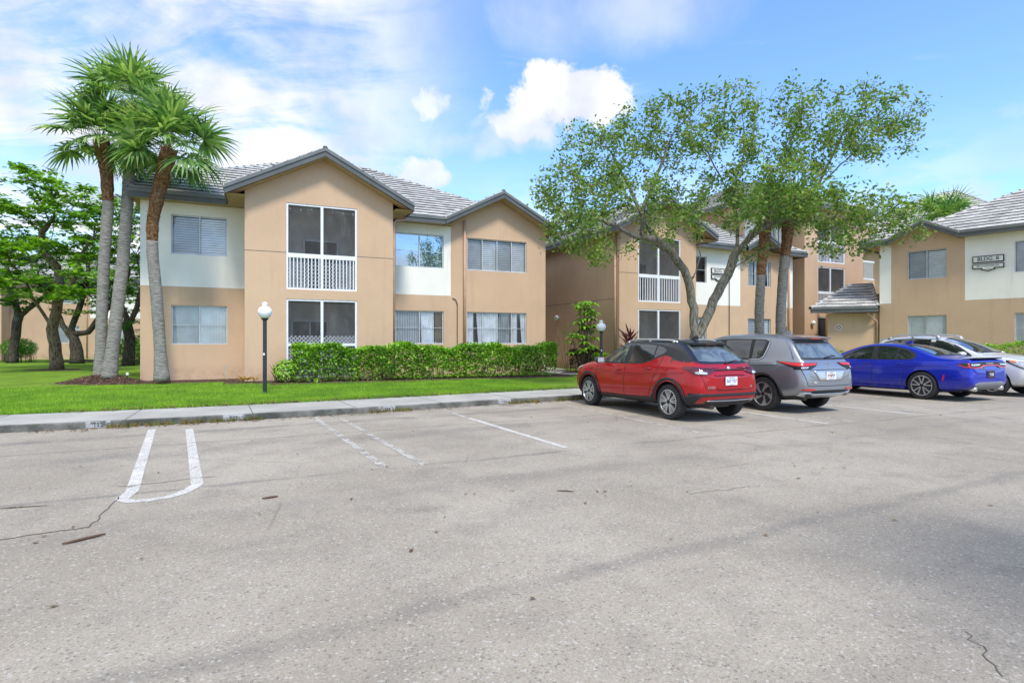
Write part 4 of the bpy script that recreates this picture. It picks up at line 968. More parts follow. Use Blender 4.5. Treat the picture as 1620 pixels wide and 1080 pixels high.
def left_building():
    b = empty('apartment_building', (-42.9, 42.1, 0), R(24.3), 'tan and white apartment building far left, seen beneath the spreading trees', 'apartment building', 'apartment buildings of the complex')
    tan = MB(); F0 = front(0); F1 = front(-1.6)
    ws = [(7.4, 8.9), (10.6, 11.9), (17.5, 19), (21.5, 23)]
    wallgrid(tan, F0, 4.5, 26, 0, PB, [(*w_, *WL) for w_ in ws]); wallgrid(tan, F0, 4.5, 9.6, PB, 6.4, [(*ws[0], *WU)]); wpanel(b, F0, 9.6, 14.5, PB, 6.4, [(*ws[1], *WU)]); wallgrid(tan, F0, 14.5, 20.2, PB, 6.4, [(*ws[2], *WU)]); wpanel(b, F0, 20.2, 26, PB, 6.4, [(*ws[3], *WU)])
    op = (.2, 2.75)
    wallgrid(tan, F1, -1, 4.5, 0, 6.4, [(*op, .25, 3.0), (*op, 3.34, 6.34)]); wallgrid(tan, right(4.5), -1.6, 0, 0, 6.4); wallgrid(tan, left(-1), -1.6, 12, 0, 6.4)
    tan.poly([(-1, -1.6, 6.4), (4.5, -1.6, 6.4), (1.75, -1.6, 7.8)])
    tan.build('wall', 'tan', b)
    for i, w_ in enumerate(ws): window(b, F0, *w_, *WL, ['hd', 'vl'], True); window(b, F0, *w_, *WU, ['hd', 'hl'])
    porch(b, F1, *op, 3.34, 6.34, (4.45, 4.6), nbal=14); porch(b, F1, *op, .25, 3.0, door='left')
    e = EZ
    pl = [([(-1.3, -.5, e), (26.5, -.5, e), (20, 6, e+2.6), (5, 6, e+2.6)], (1, 0, 0)), ([(26.5, -.5, e), (26.5, 12.5, e), (20, 6, e+2.6)], (0, 1, 0)), ([(-1.3, -.5, e), (-1.3, 12.5, e), (5, 6, e+2.6)], (0, 1, 0)), ([(-1.3, 12.5, e), (26.5, 12.5, e), (20, 6, e+2.6), (5, 6, e+2.6)], (1, 0, 0)),
          ([(-1.4, -2.1, e), (1.75, -2.1, e+1.6), (1.75, 2.6, e+1.6), (-1.4, -.5, e)], (0, 1, 0)), ([(4.9, -2.1, e), (1.75, -2.1, e+1.6), (1.75, 2.6, e+1.6), (4.9, -.5, e)], (0, 1, 0))]
    roof(b, pl, [((5, 6, e+2.6), (20, 6, e+2.6))])
    fascia(b, [((4.9, -.5, e), (26.5, -.5, e), (0, -1, 0)), ((-1.4, -2.1, e), (1.75, -2.1, e+1.6), (0, -1, 0)), ((1.75, -2.1, e+1.6), (4.9, -2.1, e), (0, -1, 0))])
    downspout(b, [(9.4, -.06, 6.4), (9.4, -.06, .2)], .05); downspout(b, [(14.6, -.06, 6.4), (14.6, -.06, .2)], .05)
left_building()
#PART3
# ------------------------------------------------------------------ vegetation kit
def leaves(name, pts, size, mat, parent=None, up=0.5, seed=1, jit=0.35, aspect=0.55, fold=False):
    """one rhombic leaf per point"""
    g = np.random.default_rng(seed); P = np.asarray(pts, dtype=float); n = len(P)
    nr = g.normal(size=(n, 3)); nr[:, 2] = np.abs(nr[:, 2])*(1+up)+up; nr /= np.linalg.norm(nr, axis=1)[:, None]
    t = g.normal(size=(n, 3)); t -= nr*(t*nr).sum(1)[:, None]; t /= np.linalg.norm(t, axis=1)[:, None]; b = np.cross(nr, t)
    L = (size*(1+jit*g.uniform(-1, 1, n)))[:, None]*.5
    V = np.stack([P-t*L, P+b*L*aspect-t*L*.1, P+t*L, P-b*L*aspect-t*L*.1], axis=1).reshape(-1, 3)
    return mesh_np(name, V, 4, mat, parent)
def ell_points(c, r, n, g, shell=0.35):
    d = g.normal(size=(n, 3)); d /= np.linalg.norm(d, axis=1)[:, None]; rad = (shell+(1-shell)*g.random(n))**(1/2.2)
    return np.asarray(c)+d*rad[:, None]*np.asarray(r)
def grow(starts, att, step=0.26, kill=0.5, infl=2.4, iters=130, droop=0.0, seed=0):
    """space colonisation from preset limbs. starts: list of polylines, first one is the trunk. Returns nodes, parents"""
    g = np.random.default_rng(seed); nodes = []; par = []
    for pl in starts:
        pl = [np.array(p, float) for p in pl]
        if not nodes: nodes.append(pl[0]); par.append(-1); cur = 0
        else: cur = int(np.argmin([np.linalg.norm(q-pl[0]) for q in nodes]))
        for a, b in zip(pl, pl[1:]):
            k = max(1, int(np.linalg.norm(b-a)/step))
            for i in range(1, k+1):
                q = a+(b-a)*i/k+g.normal(size=3)*.018
                if np.linalg.norm(q-nodes[cur]) < .05: continue
                nodes.append(q); par.append(cur); cur = len(nodes)-1
    A = np.asarray(att); NP = np.array(nodes)
    d = np.linalg.norm(A[:, None]-NP[None], axis=2); near = d.argmin(1); nd = d.min(1); alive = nd > kill*.6
    for it in range(iters):
        sel = alive & (nd < infl)
        if not sel.any():
            if alive.any() and it < 60: infl *= 1.4; continue
            break
        dirs = {}
        S = np.where(sel)[0]; v = A[S]-NP[near[S]]; v /= np.linalg.norm(v, axis=1)[:, None]+1e-9
        acc = np.zeros((len(NP), 3)); np.add.at(acc, near[S], v); cnt = np.unique(near[S])
        new = []
        for i in cnt:
            q = acc[i]; l = np.linalg.norm(q)
            if l < .1: q = g.normal(size=3); l = np.linalg.norm(q)
            q = q/l+g.normal(size=3)*.16+np.array([0, 0, -droop]); q /= np.linalg.norm(q); new.append(NP[i]+q*step); par.append(int(i))
        new = np.array(new); k0_ = len(NP); NP = np.vstack([NP, new])
        dd = np.linalg.norm(A[:, None]-new[None], axis=2); m = dd.min(1); am = dd.argmin(1)
        up_ = m < nd; nd = np.where(up_, m, nd); near = np.where(up_, am+k0_, near); alive &= nd > kill
        if len(NP) > 9000: break
    return NP, np.array(par)
def radii(NP, par, tip=0.007, ex=2.25):
    r = np.zeros(len(NP)); ch = [0]*len(NP)
    for i in range(len(NP)-1, 0, -1):
        if ch[i] == 0: r[i] = tip**ex
        r[par[i]] += r[i]+1e-9; ch[par[i]] += 1
    return r**(1/ex)
def branch_mesh(name, NP, par, rd, mat, parent, rmin=0.006, trunk_r=None, flare=1.0):
    if trunk_r: s_ = trunk_r/rd[0]; rd = np.where(rd > .03, .03+(rd-.03)*((trunk_r-.03)/(rd[0]-.03)), rd)
    mb = MB(); kids = [[] for _ in NP]
    for i in range(1, len(NP)): kids[par[i]].append(i)
    st = [(0, None)]
    while st:
        i, p = st.pop(); ch = [i] if p is None else [p, i]; cur = i
        while kids[cur]:
            ks = sorted(kids[cur], key=lambda k: -rd[k])
            for k in ks[1:]:
                if rd[k] > rmin: st.append((k, cur))
            cur = ks[0]; ch.append(cur)
            if rd[cur] < rmin: break
        if len(ch) < 2: continue
        r_ = [float(rd[k]) for k in ch]
        if p is not None: r_[0] = min(r_[0], r_[1]*1.25)
        else:
            for q in range(min(4, len(r_))): r_[q] *= 1+flare*.28*(1-q/4)**2
        n = 10 if max(r_) > .12 else (7 if max(r_) > .05 else (5 if max(r_) > .02 else 3))
        mb.tube([NP[k] for k in ch], r_, n)
    return mb.build(name, mat, parent, smooth=True, recalc=False)
def foliage_pts(NP, par, rd, thr, per, spread, g, flat=1.0, hang=0.0, clump=1.0):
    idx = np.where((rd < thr))[0]; idx = idx[g.random(len(idx)) < clump]; P = np.repeat(NP[idx], per, axis=0); o = g.normal(size=P.shape)*spread; o[:, 2] = o[:, 2]*flat-hang*np.abs(g.normal(size=len(P)))
    return P+o
def tree(label, cat, base, limbs, blobs, natt, step, kill, leafm, barkm, lsize, per, thr, spread, trunk_r, group=None, name='shade_tree', flat=1.0, seed=1, droop=0.0, up=.5, tip=.007, hang=0.0, rmin=.006, clump=1.0):
    g = np.random.default_rng(seed); t = empty(name, base, 0, label, cat, group)
    tot = sum(b[2] for b in blobs); att = np.vstack([ell_points(b[0], b[1], max(5, int(natt*b[2]/tot)), g) for b in blobs])
    bs = np.array(base); loc = [[np.array(p)-bs for p in l] for l in limbs]
    NP, par = grow(loc, att-bs, step, kill, seed=seed, droop=droop); rd = radii(NP, par, tip)
    branch_mesh('trunk', NP, par, rd, barkm, t, rmin, trunk_r)
    P = foliage_pts(NP, par, rd, thr, per, spread, g, flat, hang, clump)
    leaves('crown', P, lsize, leafm, t, up, seed)
    return t
def px(x, y, Z): return ((x-810)/900*Z, Z, 1.5+(541-y)/900*Z)   # point at distance Z, used to lay out limb curves in metres
# the branching oak between the parked cars and the second building
Z0 = 19.0
def lb(*a): return [px(*q) for q in a]
oak_limbs = [lb((1096, 590, 19), (1097, 540, 19), (1098, 500, 19), (1093, 462, 18.9), (1083, 428, 18.7), (1062, 398, 18.4), (1036, 379, 18.1), (1005, 374, 17.8), (975, 357, 17.5), (940, 345, 17.2), (900, 338, 17)),
             lb((1098, 545, 19), (1112, 515, 19), (1130, 475, 19.1), (1150, 435, 19.2), (1166, 395, 19.3), (1168, 355, 19.5), (1160, 320, 19.6), (1165, 280, 19.8), (1178, 235, 20)),
             lb((1162, 405, 19.3), (1188, 372, 19.2), (1218, 343, 19), (1252, 322, 18.8), (1290, 300, 18.5), (1330, 262, 18.3), (1370, 220, 18.2)),
             lb((1168, 400, 19.3), (1190, 374, 19.0), (1225, 350, 18.6), (1262, 348, 18.0), (1300, 350, 17.6), (1340, 345, 17.3), (1385, 350, 17)),
             lb((1146, 445, 19.2), (1165, 420, 19.0), (1195, 402, 18.7), (1230, 388, 18.4), (1232, 345, 18.3)),
             lb((1089, 448, 18.8), (1100, 430, 18.7), (1107, 405, 18.6), (1106, 370, 18.6), (1100, 330, 18.7)),
             lb((1036, 379, 18.1), (1010, 330, 18.3), (990, 285, 18.5), (965, 240, 18.7)), lb((1012, 372, 17.8), (1022, 320, 18), (1045, 265, 18.6), (1062, 215, 19)),
             lb((1160, 320, 19.6), (1135, 270, 20), (1110, 225, 20.3)), lb((1218, 343, 19), (1235, 290, 19.4), (1250, 235, 19.8), (1262, 185, 20)), lb((1290, 300, 18.5), (1320, 240, 19), (1345, 185, 19.5))]
def eb(x, y, rx, ry, n, Z=19, rd_=1.7): p = px(x, y, Z); return (p, (rx/900*Z, rd_, ry/900*Z), n)
oak_blobs = [eb(950, 245, 85, 62, 170), eb(885, 300, 50, 45, 90, 18), eb(905, 355, 55, 45, 130, 17.5), eb(955, 395, 45, 32, 60, 17.3, 1.0), eb(1010, 320, 60, 45, 110, 18), eb(1060, 355, 45, 30, 90, 18), eb(1050, 205, 85, 50, 150), eb(1130, 175, 70, 35, 100),
             eb(1210, 180, 80, 40, 110), eb(1120, 250, 90, 40, 90), eb(1310, 175, 80, 42, 130), eb(1385, 190, 62, 42, 130), eb(1300, 240, 90, 30, 80), eb(1410, 225, 35, 25, 40), eb(1215, 290, 80, 38, 240, 18.3), eb(1300, 330, 75, 42, 300, 17.5), eb(1375, 345, 60, 34, 230, 17),
             eb(1425, 360, 38, 24, 90, 16.8, .8), eb(1190, 325, 60, 25, 80, 18), eb(1330, 390, 50, 16, 60, 17, 1.0), eb(930, 300, 60, 45, 90, 18), eb(1080, 320, 50, 30, 60, 18.5)]
oak = tree('large open-crowned oak with forked grey trunk rising behind the red and grey cars', 'tree', px(1096, 600, 19)[:2]+(0.14,), [[(oak_limbs[0][0][0], 19, 0.14)]+oak_limbs[0][1:]]+oak_limbs[1:], oak_blobs, 3000, .24, .38, 'leaf_oak', 'bark_oak', .125, 42, .020, .155, .22, clump=.58, name='oak_tree', seed=4, up=.3, rmin=.0065, tip=.0072)
# spreading trees on the lawn at the far left
def spread(label, x, ybase, Z, blobs, limbs, natt, tr, seed, leafm='leaf_bright', bk='bark_dark', ls=.25, per=40, thr=.036):
    b = px(x, ybase, Z); b = (b[0], b[1], .14); return tree(label, 'tree', b, [[b]+limbs[0]]+limbs[1:], blobs, natt, .34, .62, leafm, bk, ls, per, thr, .20, tr, 'spreading trees on the left lawn', flat=.30, seed=seed, up=1.6, tip=.011, rmin=.010, clump=.50)
Zt = 27.5
spread('spreading tree with mottled brown forked trunk, nearest on the left lawn', 90, 583, Zt,
       [eb(20, 300, 55, 14, 60, Zt, 2.5), eb(80, 290, 70, 14, 90, Zt, 2.5), eb(135, 310, 55, 16, 70, Zt, 2.5), eb(30, 340, 60, 14, 80, Zt, 3), eb(110, 345, 70, 15, 90, Zt, 3), eb(20, 385, 60, 16, 70, Zt-2, 3), eb(95, 395, 60, 18, 80, Zt, 3), eb(30, 430, 55, 18, 80, Zt-3, 2.5), eb(95, 445, 65, 18, 90, Zt-3, 2), eb(60, 270, 30, 10, 25, Zt), eb(150, 370, 50, 25, 60, Zt+1, 2.5), eb(-20, 350, 50, 50, 80, Zt, 3), eb(140, 430, 40, 18, 50, Zt-2, 2), eb(40, 465, 50, 12, 60, Zt-2, 1.5), eb(120, 470, 50, 12, 60, Zt-1, 1.5)],
       [[px(*q) for q in ((87, 545, Zt), (82, 520, Zt), (68, 495, Zt), (52, 470, Zt-.5), (40, 440, Zt-1), (15, 415, Zt-1.5))], [px(*q) for q in ((82, 520, Zt), (90, 490, Zt), (97, 455, Zt), (90, 420, Zt+.3), (70, 400, Zt+.5), (65, 370, Zt+.5), (85, 345, Zt))], [px(*q) for q in ((97, 470, Zt), (118, 440, Zt), (130, 400, Zt), (150, 375, Zt))], [px(*q) for q in ((40, 465, Zt-.5), (15, 470, Zt-1), (-10, 450, Zt-1.5))]], 1900, .24, 11, bk='bark_brown')
Zt = 36
spread('dark-trunked spreading tree with a low fork, behind the mottled tree', 122, 568, Zt,
       [eb(150, 330, 70, 18, 90, Zt, 3), eb(205, 345, 45, 18, 60, Zt, 3), eb(150, 395, 80, 22, 110, Zt, 3.5), eb(200, 420, 50, 25, 80, Zt, 3), eb(140, 450, 70, 18, 80, Zt, 3), eb(60, 400, 60, 30, 60, Zt, 3), eb(185, 470, 40, 18, 60, Zt, 2), eb(60, 465, 50, 16, 70, Zt, 2), eb(130, 485, 60, 14, 70, Zt, 2)],
       [[px(*q) for q in ((120, 545, Zt), (112, 520, Zt), (125, 490, Zt), (133, 460, Zt), (140, 425, Zt))], [px(*q) for q in ((120, 545, Zt), (98, 515, Zt), (90, 485, Zt), (105, 450, Zt))], [px(*q) for q in ((116, 530, Zt), (140, 525, Zt), (158, 500, Zt), (178, 480, Zt), (200, 440, Zt))]], 1700, .32, 12, ls=.24, per=26)
Zt = 33
spread('dense dark tree close to the left end of the near building', 203, 560, Zt,
       [eb(205, 330, 40, 20, 60, Zt, 3), eb(215, 380, 40, 25, 90, Zt, 3), eb(205, 430, 45, 28, 110, Zt, 3), eb(200, 480, 38, 22, 60, Zt, 2.5), eb(215, 520, 20, 20, 20, Zt, 2)],
       [[px(*q) for q in ((205, 535, Zt), (200, 505, Zt), (190, 480, Zt), (195, 440, Zt))], [px(*q) for q in ((202, 520, Zt), (215, 490, Zt), (225, 450, Zt))]], 900, .28, 13, 'leaf_dark', ls=.22, per=34)
Zt = 37
spread('tall tree closing the gap at the far left edge', 20, 567, Zt, [eb(10, 390, 80, 40, 90, Zt, 3), eb(60, 440, 70, 30, 100, Zt, 2), eb(-30, 430, 60, 40, 60, Zt, 3), eb(110, 462, 50, 20, 80, Zt, 2), eb(175, 460, 40, 26, 80, Zt, 2), eb(30, 478, 40, 10, 40, Zt, 1.5)],
       [[px(*q) for q in ((22, 540, Zt), (30, 500, Zt), (20, 460, Zt), (10, 420, Zt))], [px(*q) for q in ((30, 500, Zt), (70, 470, Zt), (120, 455, Zt), (170, 455, Zt))]], 1200, .26, 14, 'leaf_dark', ls=.30, per=28)
# tree behind the camera to the right: only its soft shade reaches the picture
g_ = np.random.default_rng(8)
tree('leafy tree behind the viewer whose shade falls on the lower right asphalt', 'tree', (10.5, -1.4, 0), [[(10.5, -1.4, 0), (10.3, -1.2, 2.0), (8.6, -.6, 4.0), (6.6, -.1, 4.9)]], [((5.1, .15, 5.4), (2.0, 1.25, .8), 130), ((7.8, -.2, 6.0), (2.0, 1.6, 1.2), 100)], 300, .3, .55, 'leaf_dark', 'bark_dark', .20, 20, .03, .24, .22, seed=15)

# ---- palms
def frond(V, F, c, az_, el_, pet, bl, g, droop=0.25, nseg=22):
    d = np.array([math.cos(az_)*math.cos(el_), math.sin(az_)*math.cos(el_), math.sin(el_)]); c = np.array(c)
    pts = [c]; dd = d.copy()
    for i in range(4): dd = dd+np.array([0, 0, -droop*.28]); dd /= np.linalg.norm(dd); pts.append(pts[-1]+dd*pet/4)
    side = np.cross(dd, [0, 0, 1.0]); side /= np.linalg.norm(side)+1e-9; upn = np.cross(side, dd)
    tw = g.normal()*.5; side, upn = side*math.cos(tw)+upn*math.sin(tw), upn*math.cos(tw)-side*math.sin(tw)
    for a, b in zip(pts, pts[1:]):
        k = len(V); V += [a-side*.013, a+side*.013, b+side*.011, b-side*.011]; F.append((k, k+1, k+2, k+3))
        k = len(V); V += [a-upn*.010, a+upn*.010, b+upn*.008, b-upn*.008]; F.append((k, k+1, k+2, k+3))
    h = pts[-1]
    for j in range(nseg):
        f = (j+.5)/nseg*2-1; an = f*R(125)+g.normal()*.03
        L = bl*(1-.32*abs(f)**2)*(1+g.normal()*.06); v = dd*math.cos(an)+side*math.sin(an)+upn*(.30*abs(f)-.05+g.normal()*.04); v /= np.linalg.norm(v)
        bw = np.cross(v, upn); bw /= np.linalg.norm(bw)+1e-9
        q = h.copy(); w0 = .008; vv = v.copy(); k = len(V); V += [q-bw*w0, q+bw*w0]
        for s_, wd in ((.30, .047), (.60, .036), (.84, .015), (1.0, .003)):
            fall = (droop*(.16 if s_ < .6 else .95))*(1+abs(g.normal())*.7)
            vv = vv+np.array([0, 0, -fall]); vv /= np.linalg.norm(vv); stp = {.30: .30, .60: .30, .84: .24, 1.0: .16}[s_]
            q = q+vv*L*stp; V += [q-bw*wd, q+bw*wd]; m_ = len(V); F.append((m_-4, m_-3, m_-1, m_-2))
def palm(label, base, path, rad, crown_r, nf, seed, boots=.22, group='fan palms', hang=.25, elmin=-38, skip=None):
    g = np.random.default_rng(seed); t = empty('fan_palm', base, 0, label, 'palm tree', group); b = Vector(base); path = [Vector(p)-b for p in path]
    P = []
    for a, c in zip(path, path[1:]):
        n = max(2, int((c-a).length/.12)); P += [a.lerp(c, i/n) for i in range(n)]
    P.append(path[-1])
    for _ in range(4): P = [P[0]]+[(P[i-1]+P[i]*2+P[i+1])/4 for i in range(1, len(P)-1)]+[P[-1]]
    n = len(P); k = int(n*(1-boots)); q = random.Random(seed)
    mb = MB(); mb.tube(P[:k+1], [rad*(1.28-.30*min(1, i/8))*(1-.10*i/n)*(1+q.uniform(-.035, .035)) for i in range(k+1)], 14); mb.build('trunk', 'palm_bark', t, smooth=True, recalc=False)
    mb = MB(); m_ = n-k; mb.tube(P[k:], [rad*(.93+.45*(i/m_)**1.2)*(1+q.uniform(-.07, .07)) for i in range(n-k)], 12)
    for i in range(k, n):                                  # broken leaf bases around the upper trunk
        for j in range(5):
            a = q.uniform(0, 6.28); r = rad*(.95+.40*(i-k)/m_); o_ = Vector((math.cos(a), math.sin(a), 0)); s_ = Vector((-o_.y, o_.x, 0))*q.uniform(.02, .04)*(1+(i-k)/m_)
            p0 = P[i]+o_*r*.9; tip_ = P[i]+o_*(r+q.uniform(.01, .06)*(.4+(i-k)/m_))+Vector((0, 0, q.uniform(.05, .12))); mb.add([p0-s_, p0+s_, tip_], [(0, 1, 2)])
    mb.build('fibrous_upper_trunk', 'palm_fibre', t, recalc=False)
    V, F = [], []; top_ = np.array(P[-1])
    for i in range(nf):
        u_ = (i+.5)/nf; el_ = R(78)-(R(78)-R(elmin))*u_**1.05+g.normal()*.10; az_ = i*2.39996+g.normal()*.22
        if skip and skip(az_ % (2*math.pi), el_): continue
        frond(V, F, top_+np.array([0, 0, -.02*i/nf]), az_, el_, crown_r*.52*(1+g.normal()*.12), crown_r*.62, g, hang*(.45+.9*u_), 22)
    V = np.array(V)[np.array(F).ravel()]; mesh_np('crown', V, 4, 'leaf_palm', t)
    return t
palm('left stem of the leaning grey palm pair on the mulch mound, crown turned left', px(159, 600, 18.9)[:2]+(.30,), [px(*q) for q in ((159, 598, 18.9), (161, 500, 18.9), (165, 410, 18.9), (171, 330, 18.9), (169, 270, 18.8), (160, 222, 18.8))], .178, 1.7, 30, 21, .26, 'clustered fan palms beside the near building', hang=.17, elmin=-20)
palm('tallest fan palm, right stem of the leaning pair on the mulch mound', px(172, 600, 18.7)[:2]+(.30,), [px(*q) for q in ((173, 598, 18.7), (183, 510, 18.8), (194, 420, 19.0), (201, 330, 19.2), (206, 240, 19.3), (210, 168, 19.3))], .195, 1.75, 30, 22, .20, 'clustered fan palms beside the near building', hang=.17, elmin=-22)
palm('curved single fan palm standing before the white wall of the near building', px(256, 602, 18.4)[:2]+(.16,), [px(*q) for q in ((256, 602, 18.4), (252, 530, 18.4), (247, 460, 18.4), (241, 400, 18.4), (241, 350, 18.4), (252, 300, 18.4), (262, 262, 18.4), (268, 236, 18.4))], .185, 1.9, 34, 23, .40, 'clustered fan palms beside the near building', hang=.19, elmin=-18)
palm('fan palm with slim grey trunk behind the oak, left of two', px(1202, 575, 23)[:2]+(.14,), [px(*q) for q in ((1202, 575, 23), (1201, 490, 23), (1205, 420, 23), (1210, 375, 23), (1213, 335, 23))], .19, 1.35, 22, 24, .42, 'fan palms behind the oak', hang=.18, elmin=-15)
palm('fan palm with slim grey trunk behind the oak, right of two', px(1235, 575, 23)[:2]+(.14,), [px(*q) for q in ((1235, 575, 23), (1235, 500, 23), (1239, 430, 23), (1245, 380, 23), (1250, 335, 23))], .20, 1.3, 22, 25, .30, 'fan palms behind the oak', hang=.18, elmin=-12)
palm('fan palm of which only the top shows behind the BLDG. 8 roof ridge', px(1490, 575, 38)[:2]+(.14,), [px(*q) for q in ((1490, 575, 38), (1490, 470, 38), (1492, 355, 38))], .2, 2.3, 34, 26, .2, 'fan palms behind the BLDG. 8 roof')

# ---- hedges and shrubs
def shrub(label, pts_fn, n, size, mat, base, stems=0, h=1.0, name='shrub', cat='shrub', group=None, seed=1, up=.4, wd=1.0):
    g = np.random.default_rng(seed); t = empty(name, base, 0, label, cat, group); P = pts_fn(g, n); leaves('foliage', P, size, mat, t, up, seed, aspect=.6)
    if stems:
        mb = MB(); q = random.Random(seed)
        for i in range(stems):
            c = P[q.randrange(len(P))]; x, y = c[0]*.96, c[1]*.9; hh = h*q.uniform(.6, .95)
            mb.tube([(x, y, 0), (x+q.uniform(-.06, .06), y+q.uniform(-.05, .05), hh*.5), (x+q.uniform(-.16, .16), y+q.uniform(-.12, .12), hh)], [.014, .010, .005], 4)
        mb.build('stems', 'bark_dark', t)
    return t
def hedge_row(a, b, depth, z0, z1, wav=.085, taper=True):
    a, b = np.array(a), np.array(b); L = np.linalg.norm(b-a); d = (b-a)/L; nn = np.array([-d[1], d[0]])
    def fn(g, n):
        s = g.random(n)*L; u = g.uniform(-1, 1, n); v = g.random(n)**.75
        # push samples towards the shell
        m = g.random(n) < .55; u = np.where(m, np.sign(u)*(.75+.25*np.abs(u)), u); v = np.where(~m & (g.random(n) < .5), .85+.15*v, v)
        top_ = z1+wav*np.sin(s*2.1)+wav*.6*np.sin(s*5.3+1)+g.normal(size=n)*.03; wdt = depth/2*(1+.14*np.sin(s*1.7+2)+.10*np.sin(s*4.1))*(0.80+.2*v)
        z = z0+(top_-z0)*v; e_ = np.minimum(1, np.minimum(s, L-s)/.35)**.5 if taper else 1
        keep = ~((v < .30) & (g.random(n) < .5) & (np.sin(s*2.6+.7) > .1))
        P = np.stack([d[0]*s+nn[0]*u*wdt*e_+g.normal(size=n)*.03, d[1]*s+nn[1]*u*wdt*e_+g.normal(size=n)*.03, z], axis=1)
        return P[keep]
    return fn
ha, hb = (-7.25, 18.75), (1.75, 22.85)
shrub('long clipped bright green hedge in front of the near building', hedge_row(ha, hb, 1.0, .08, 1.24), 26000, .105, 'leaf_hedge', (ha[0], ha[1], .13), 70, 1.0, 'hedge', 'hedge', seed=31)
def ball(rx, ry, rz, cz):
    def fn(g, n): P = ell_points((0, 0, cz), (rx, ry, rz), n, g, .45); P[:, 2] = np.maximum(P[:, 2], .03); return P*np.array([1, 1, 1])
    return fn
shrub('loose round hedge bush at the left end of the hedge, beside the lamp', ball(.42, .40, .42, .40), 1100, .09, 'leaf_hedge', (-7.45, 18.72, .15), 14, .7, seed=32)
shrub('dark copper-leaved hedge against the tan side wall', hedge_row((2.65, 25.9), (3.9, 25.2), .7, .05, .95), 3800, .07, 'leaf_copper', (2.65, 25.9, .14), 20, .8, 'hedge', 'hedge', seed=33)
shrub('low green hedge behind the red car at the foot of the schefflera', hedge_row((3.6, 25.1), (5.9, 24.6), .8, .05, .80), 5200, .075, 'leaf_hedge', (3.6, 25.1, .14), 20, .6, 'hedge', 'hedge', seed=34)
shrub('green hedge under the BLDG. 8 wall at the right edge', hedge_row((18.9, 26.6), (22.6, 22.5), .8, .1, 1.28), 6000, .09, 'leaf_hedge', (18.9, 26.6, .14), 30, 1.0, 'hedge', 'hedge', seed=35)
shrub('small green bush under the round wall sign', ball(1.1, .5, .6, .55), 2200, .085, 'leaf_hedge', (15.6, 28.1, .14), 14, .8, seed=36)
shrub('rounded green shrub by the porch of the far left building', ball(1.15, .9, .75, .95), 3000, .13, 'leaf_bright', (-33.2, 38.3, .14), 40, 1.0, seed=37)
shrub('low dark shrub hugging the wall at the far left edge', ball(1.1, .5, .35, .3), 900, .11, 'leaf_dark', (-35.3, 37.6, .14), 10, .3, seed=38)
shrub('bright shrub between the dark trunk and the palm pair', ball(1.5, .9, .9, .9), 2200, .15, 'leaf_bright', (-27.6, 41, .14), 20, 1.0, seed=39)
shrub('young leafy shrub right of the palm pair in the distance', ball(.9, .7, 1.0, .9), 1700, .13, 'leaf_bright', (-23.4, 35.5, .14), 20, 1.0, seed=40)
def whorls(name, label, cat, base, heads, mat, nleaf, ll, lw, stem, seed, droop=.5, elv=.2, extra=None, stemr=.02):
    """heads: centres of radiating leaf whorls on stems from the base"""
    g = np.random.default_rng(seed); t = empty(name, base, 0, label, cat); V = []; mb = MB(); E = []
    for hi, h in enumerate(heads):
        h = np.array(h, float); mb.tube([(h[0]*.15, h[1]*.15, 0), (h[0]*.7, h[1]*.7, h[2]*.55), tuple(h)], [stemr, stemr*.8, stemr*.5], 5)
        for i in range(nleaf):
            a = 6.283*i/nleaf+g.normal()*.15; e_ = elv+g.normal()*.15; v = np.array([math.cos(a)*math.cos(e_), math.sin(a)*math.cos(e_), math.sin(e_)]); s_ = np.cross(v, [0, 0, 1.]); s_ /= np.linalg.norm(s_)+1e-6
            L = ll*(1+g.normal()*.12); q0 = h+v*L*.18; v1 = v+np.array([0, 0, -droop*.5]); v1 /= np.linalg.norm(v1); q1 = q0+v1*L*.45; v2 = v1+np.array([0, 0, -droop]); v2 /= np.linalg.norm(v2); q2 = q1+v2*L*.5
            tgt = E if (extra and hi in extra and i == 2) else V
            tgt += [q0-s_*lw*.15, q0+s_*lw*.15, q1+s_*lw*.5, q1-s_*lw*.5, q1-s_*lw*.5, q1+s_*lw*.5, q2+s_*lw*.06, q2-s_*lw*.06]
    mb.build('stems', stem, t); mesh_np('foliage', np.array(V), 4, mat, t)
    if E: mesh_np('yellow_leaf', np.array(E), 4, 'leaf_yellow', t)
    return t
g_ = np.random.default_rng(3); hs = []
for i in range(46):
    z = g_.uniform(.6, 3.25); r = .75 if z < 2.0 else .5; a = g_.uniform(0, 6.28); cx = .0 if z < 2.1 else .12; hs.append((cx+r*math.cos(a)*g_.uniform(.4, 1), r*.6*math.sin(a), z))
whorls('schefflera', 'tall schefflera with drooping umbrella leaves against the tan side wall', 'shrub', (3.22, 25.35, .14), hs, 'leaf_hedge', 9, .36, .13, 'bark_brown', 51, .55, .1, (3, 9))
whorls('cordyline', 'dark red spiky cordyline behind the roof of the red car', 'shrub', (5.05, 24.5, .14), [(0, 0, 1.35), (.0, 0, 1.15), (-.02, 0, .95), (.03, .02, 1.5)], 'leaf_red', 11, .60, .10, 'bark_brown', 52, .12, .75)
whorls('dracaena', 'thin spiky plant left of the tall schefflera', 'shrub', (2.55, 25.95, .14), [(-.55, 0, 2.35), (.0, 0, 2.05), (-.2, .1, 1.7)], 'leaf_dark', 12, .30, .04, 'bark_brown', 53, .2, .5, stemr=.012)
whorls('bromeliad', 'small orange and yellow bromeliad at the foot of the tan gable wall', 'plant', (-8.72, 18.75, .17), [(0, 0, .06), (.22, .05, .05), (-.12, -.06, .04)], 'leaf_bromeliad', 11, .24, .07, 'bark_brown', 54, .35, .7)
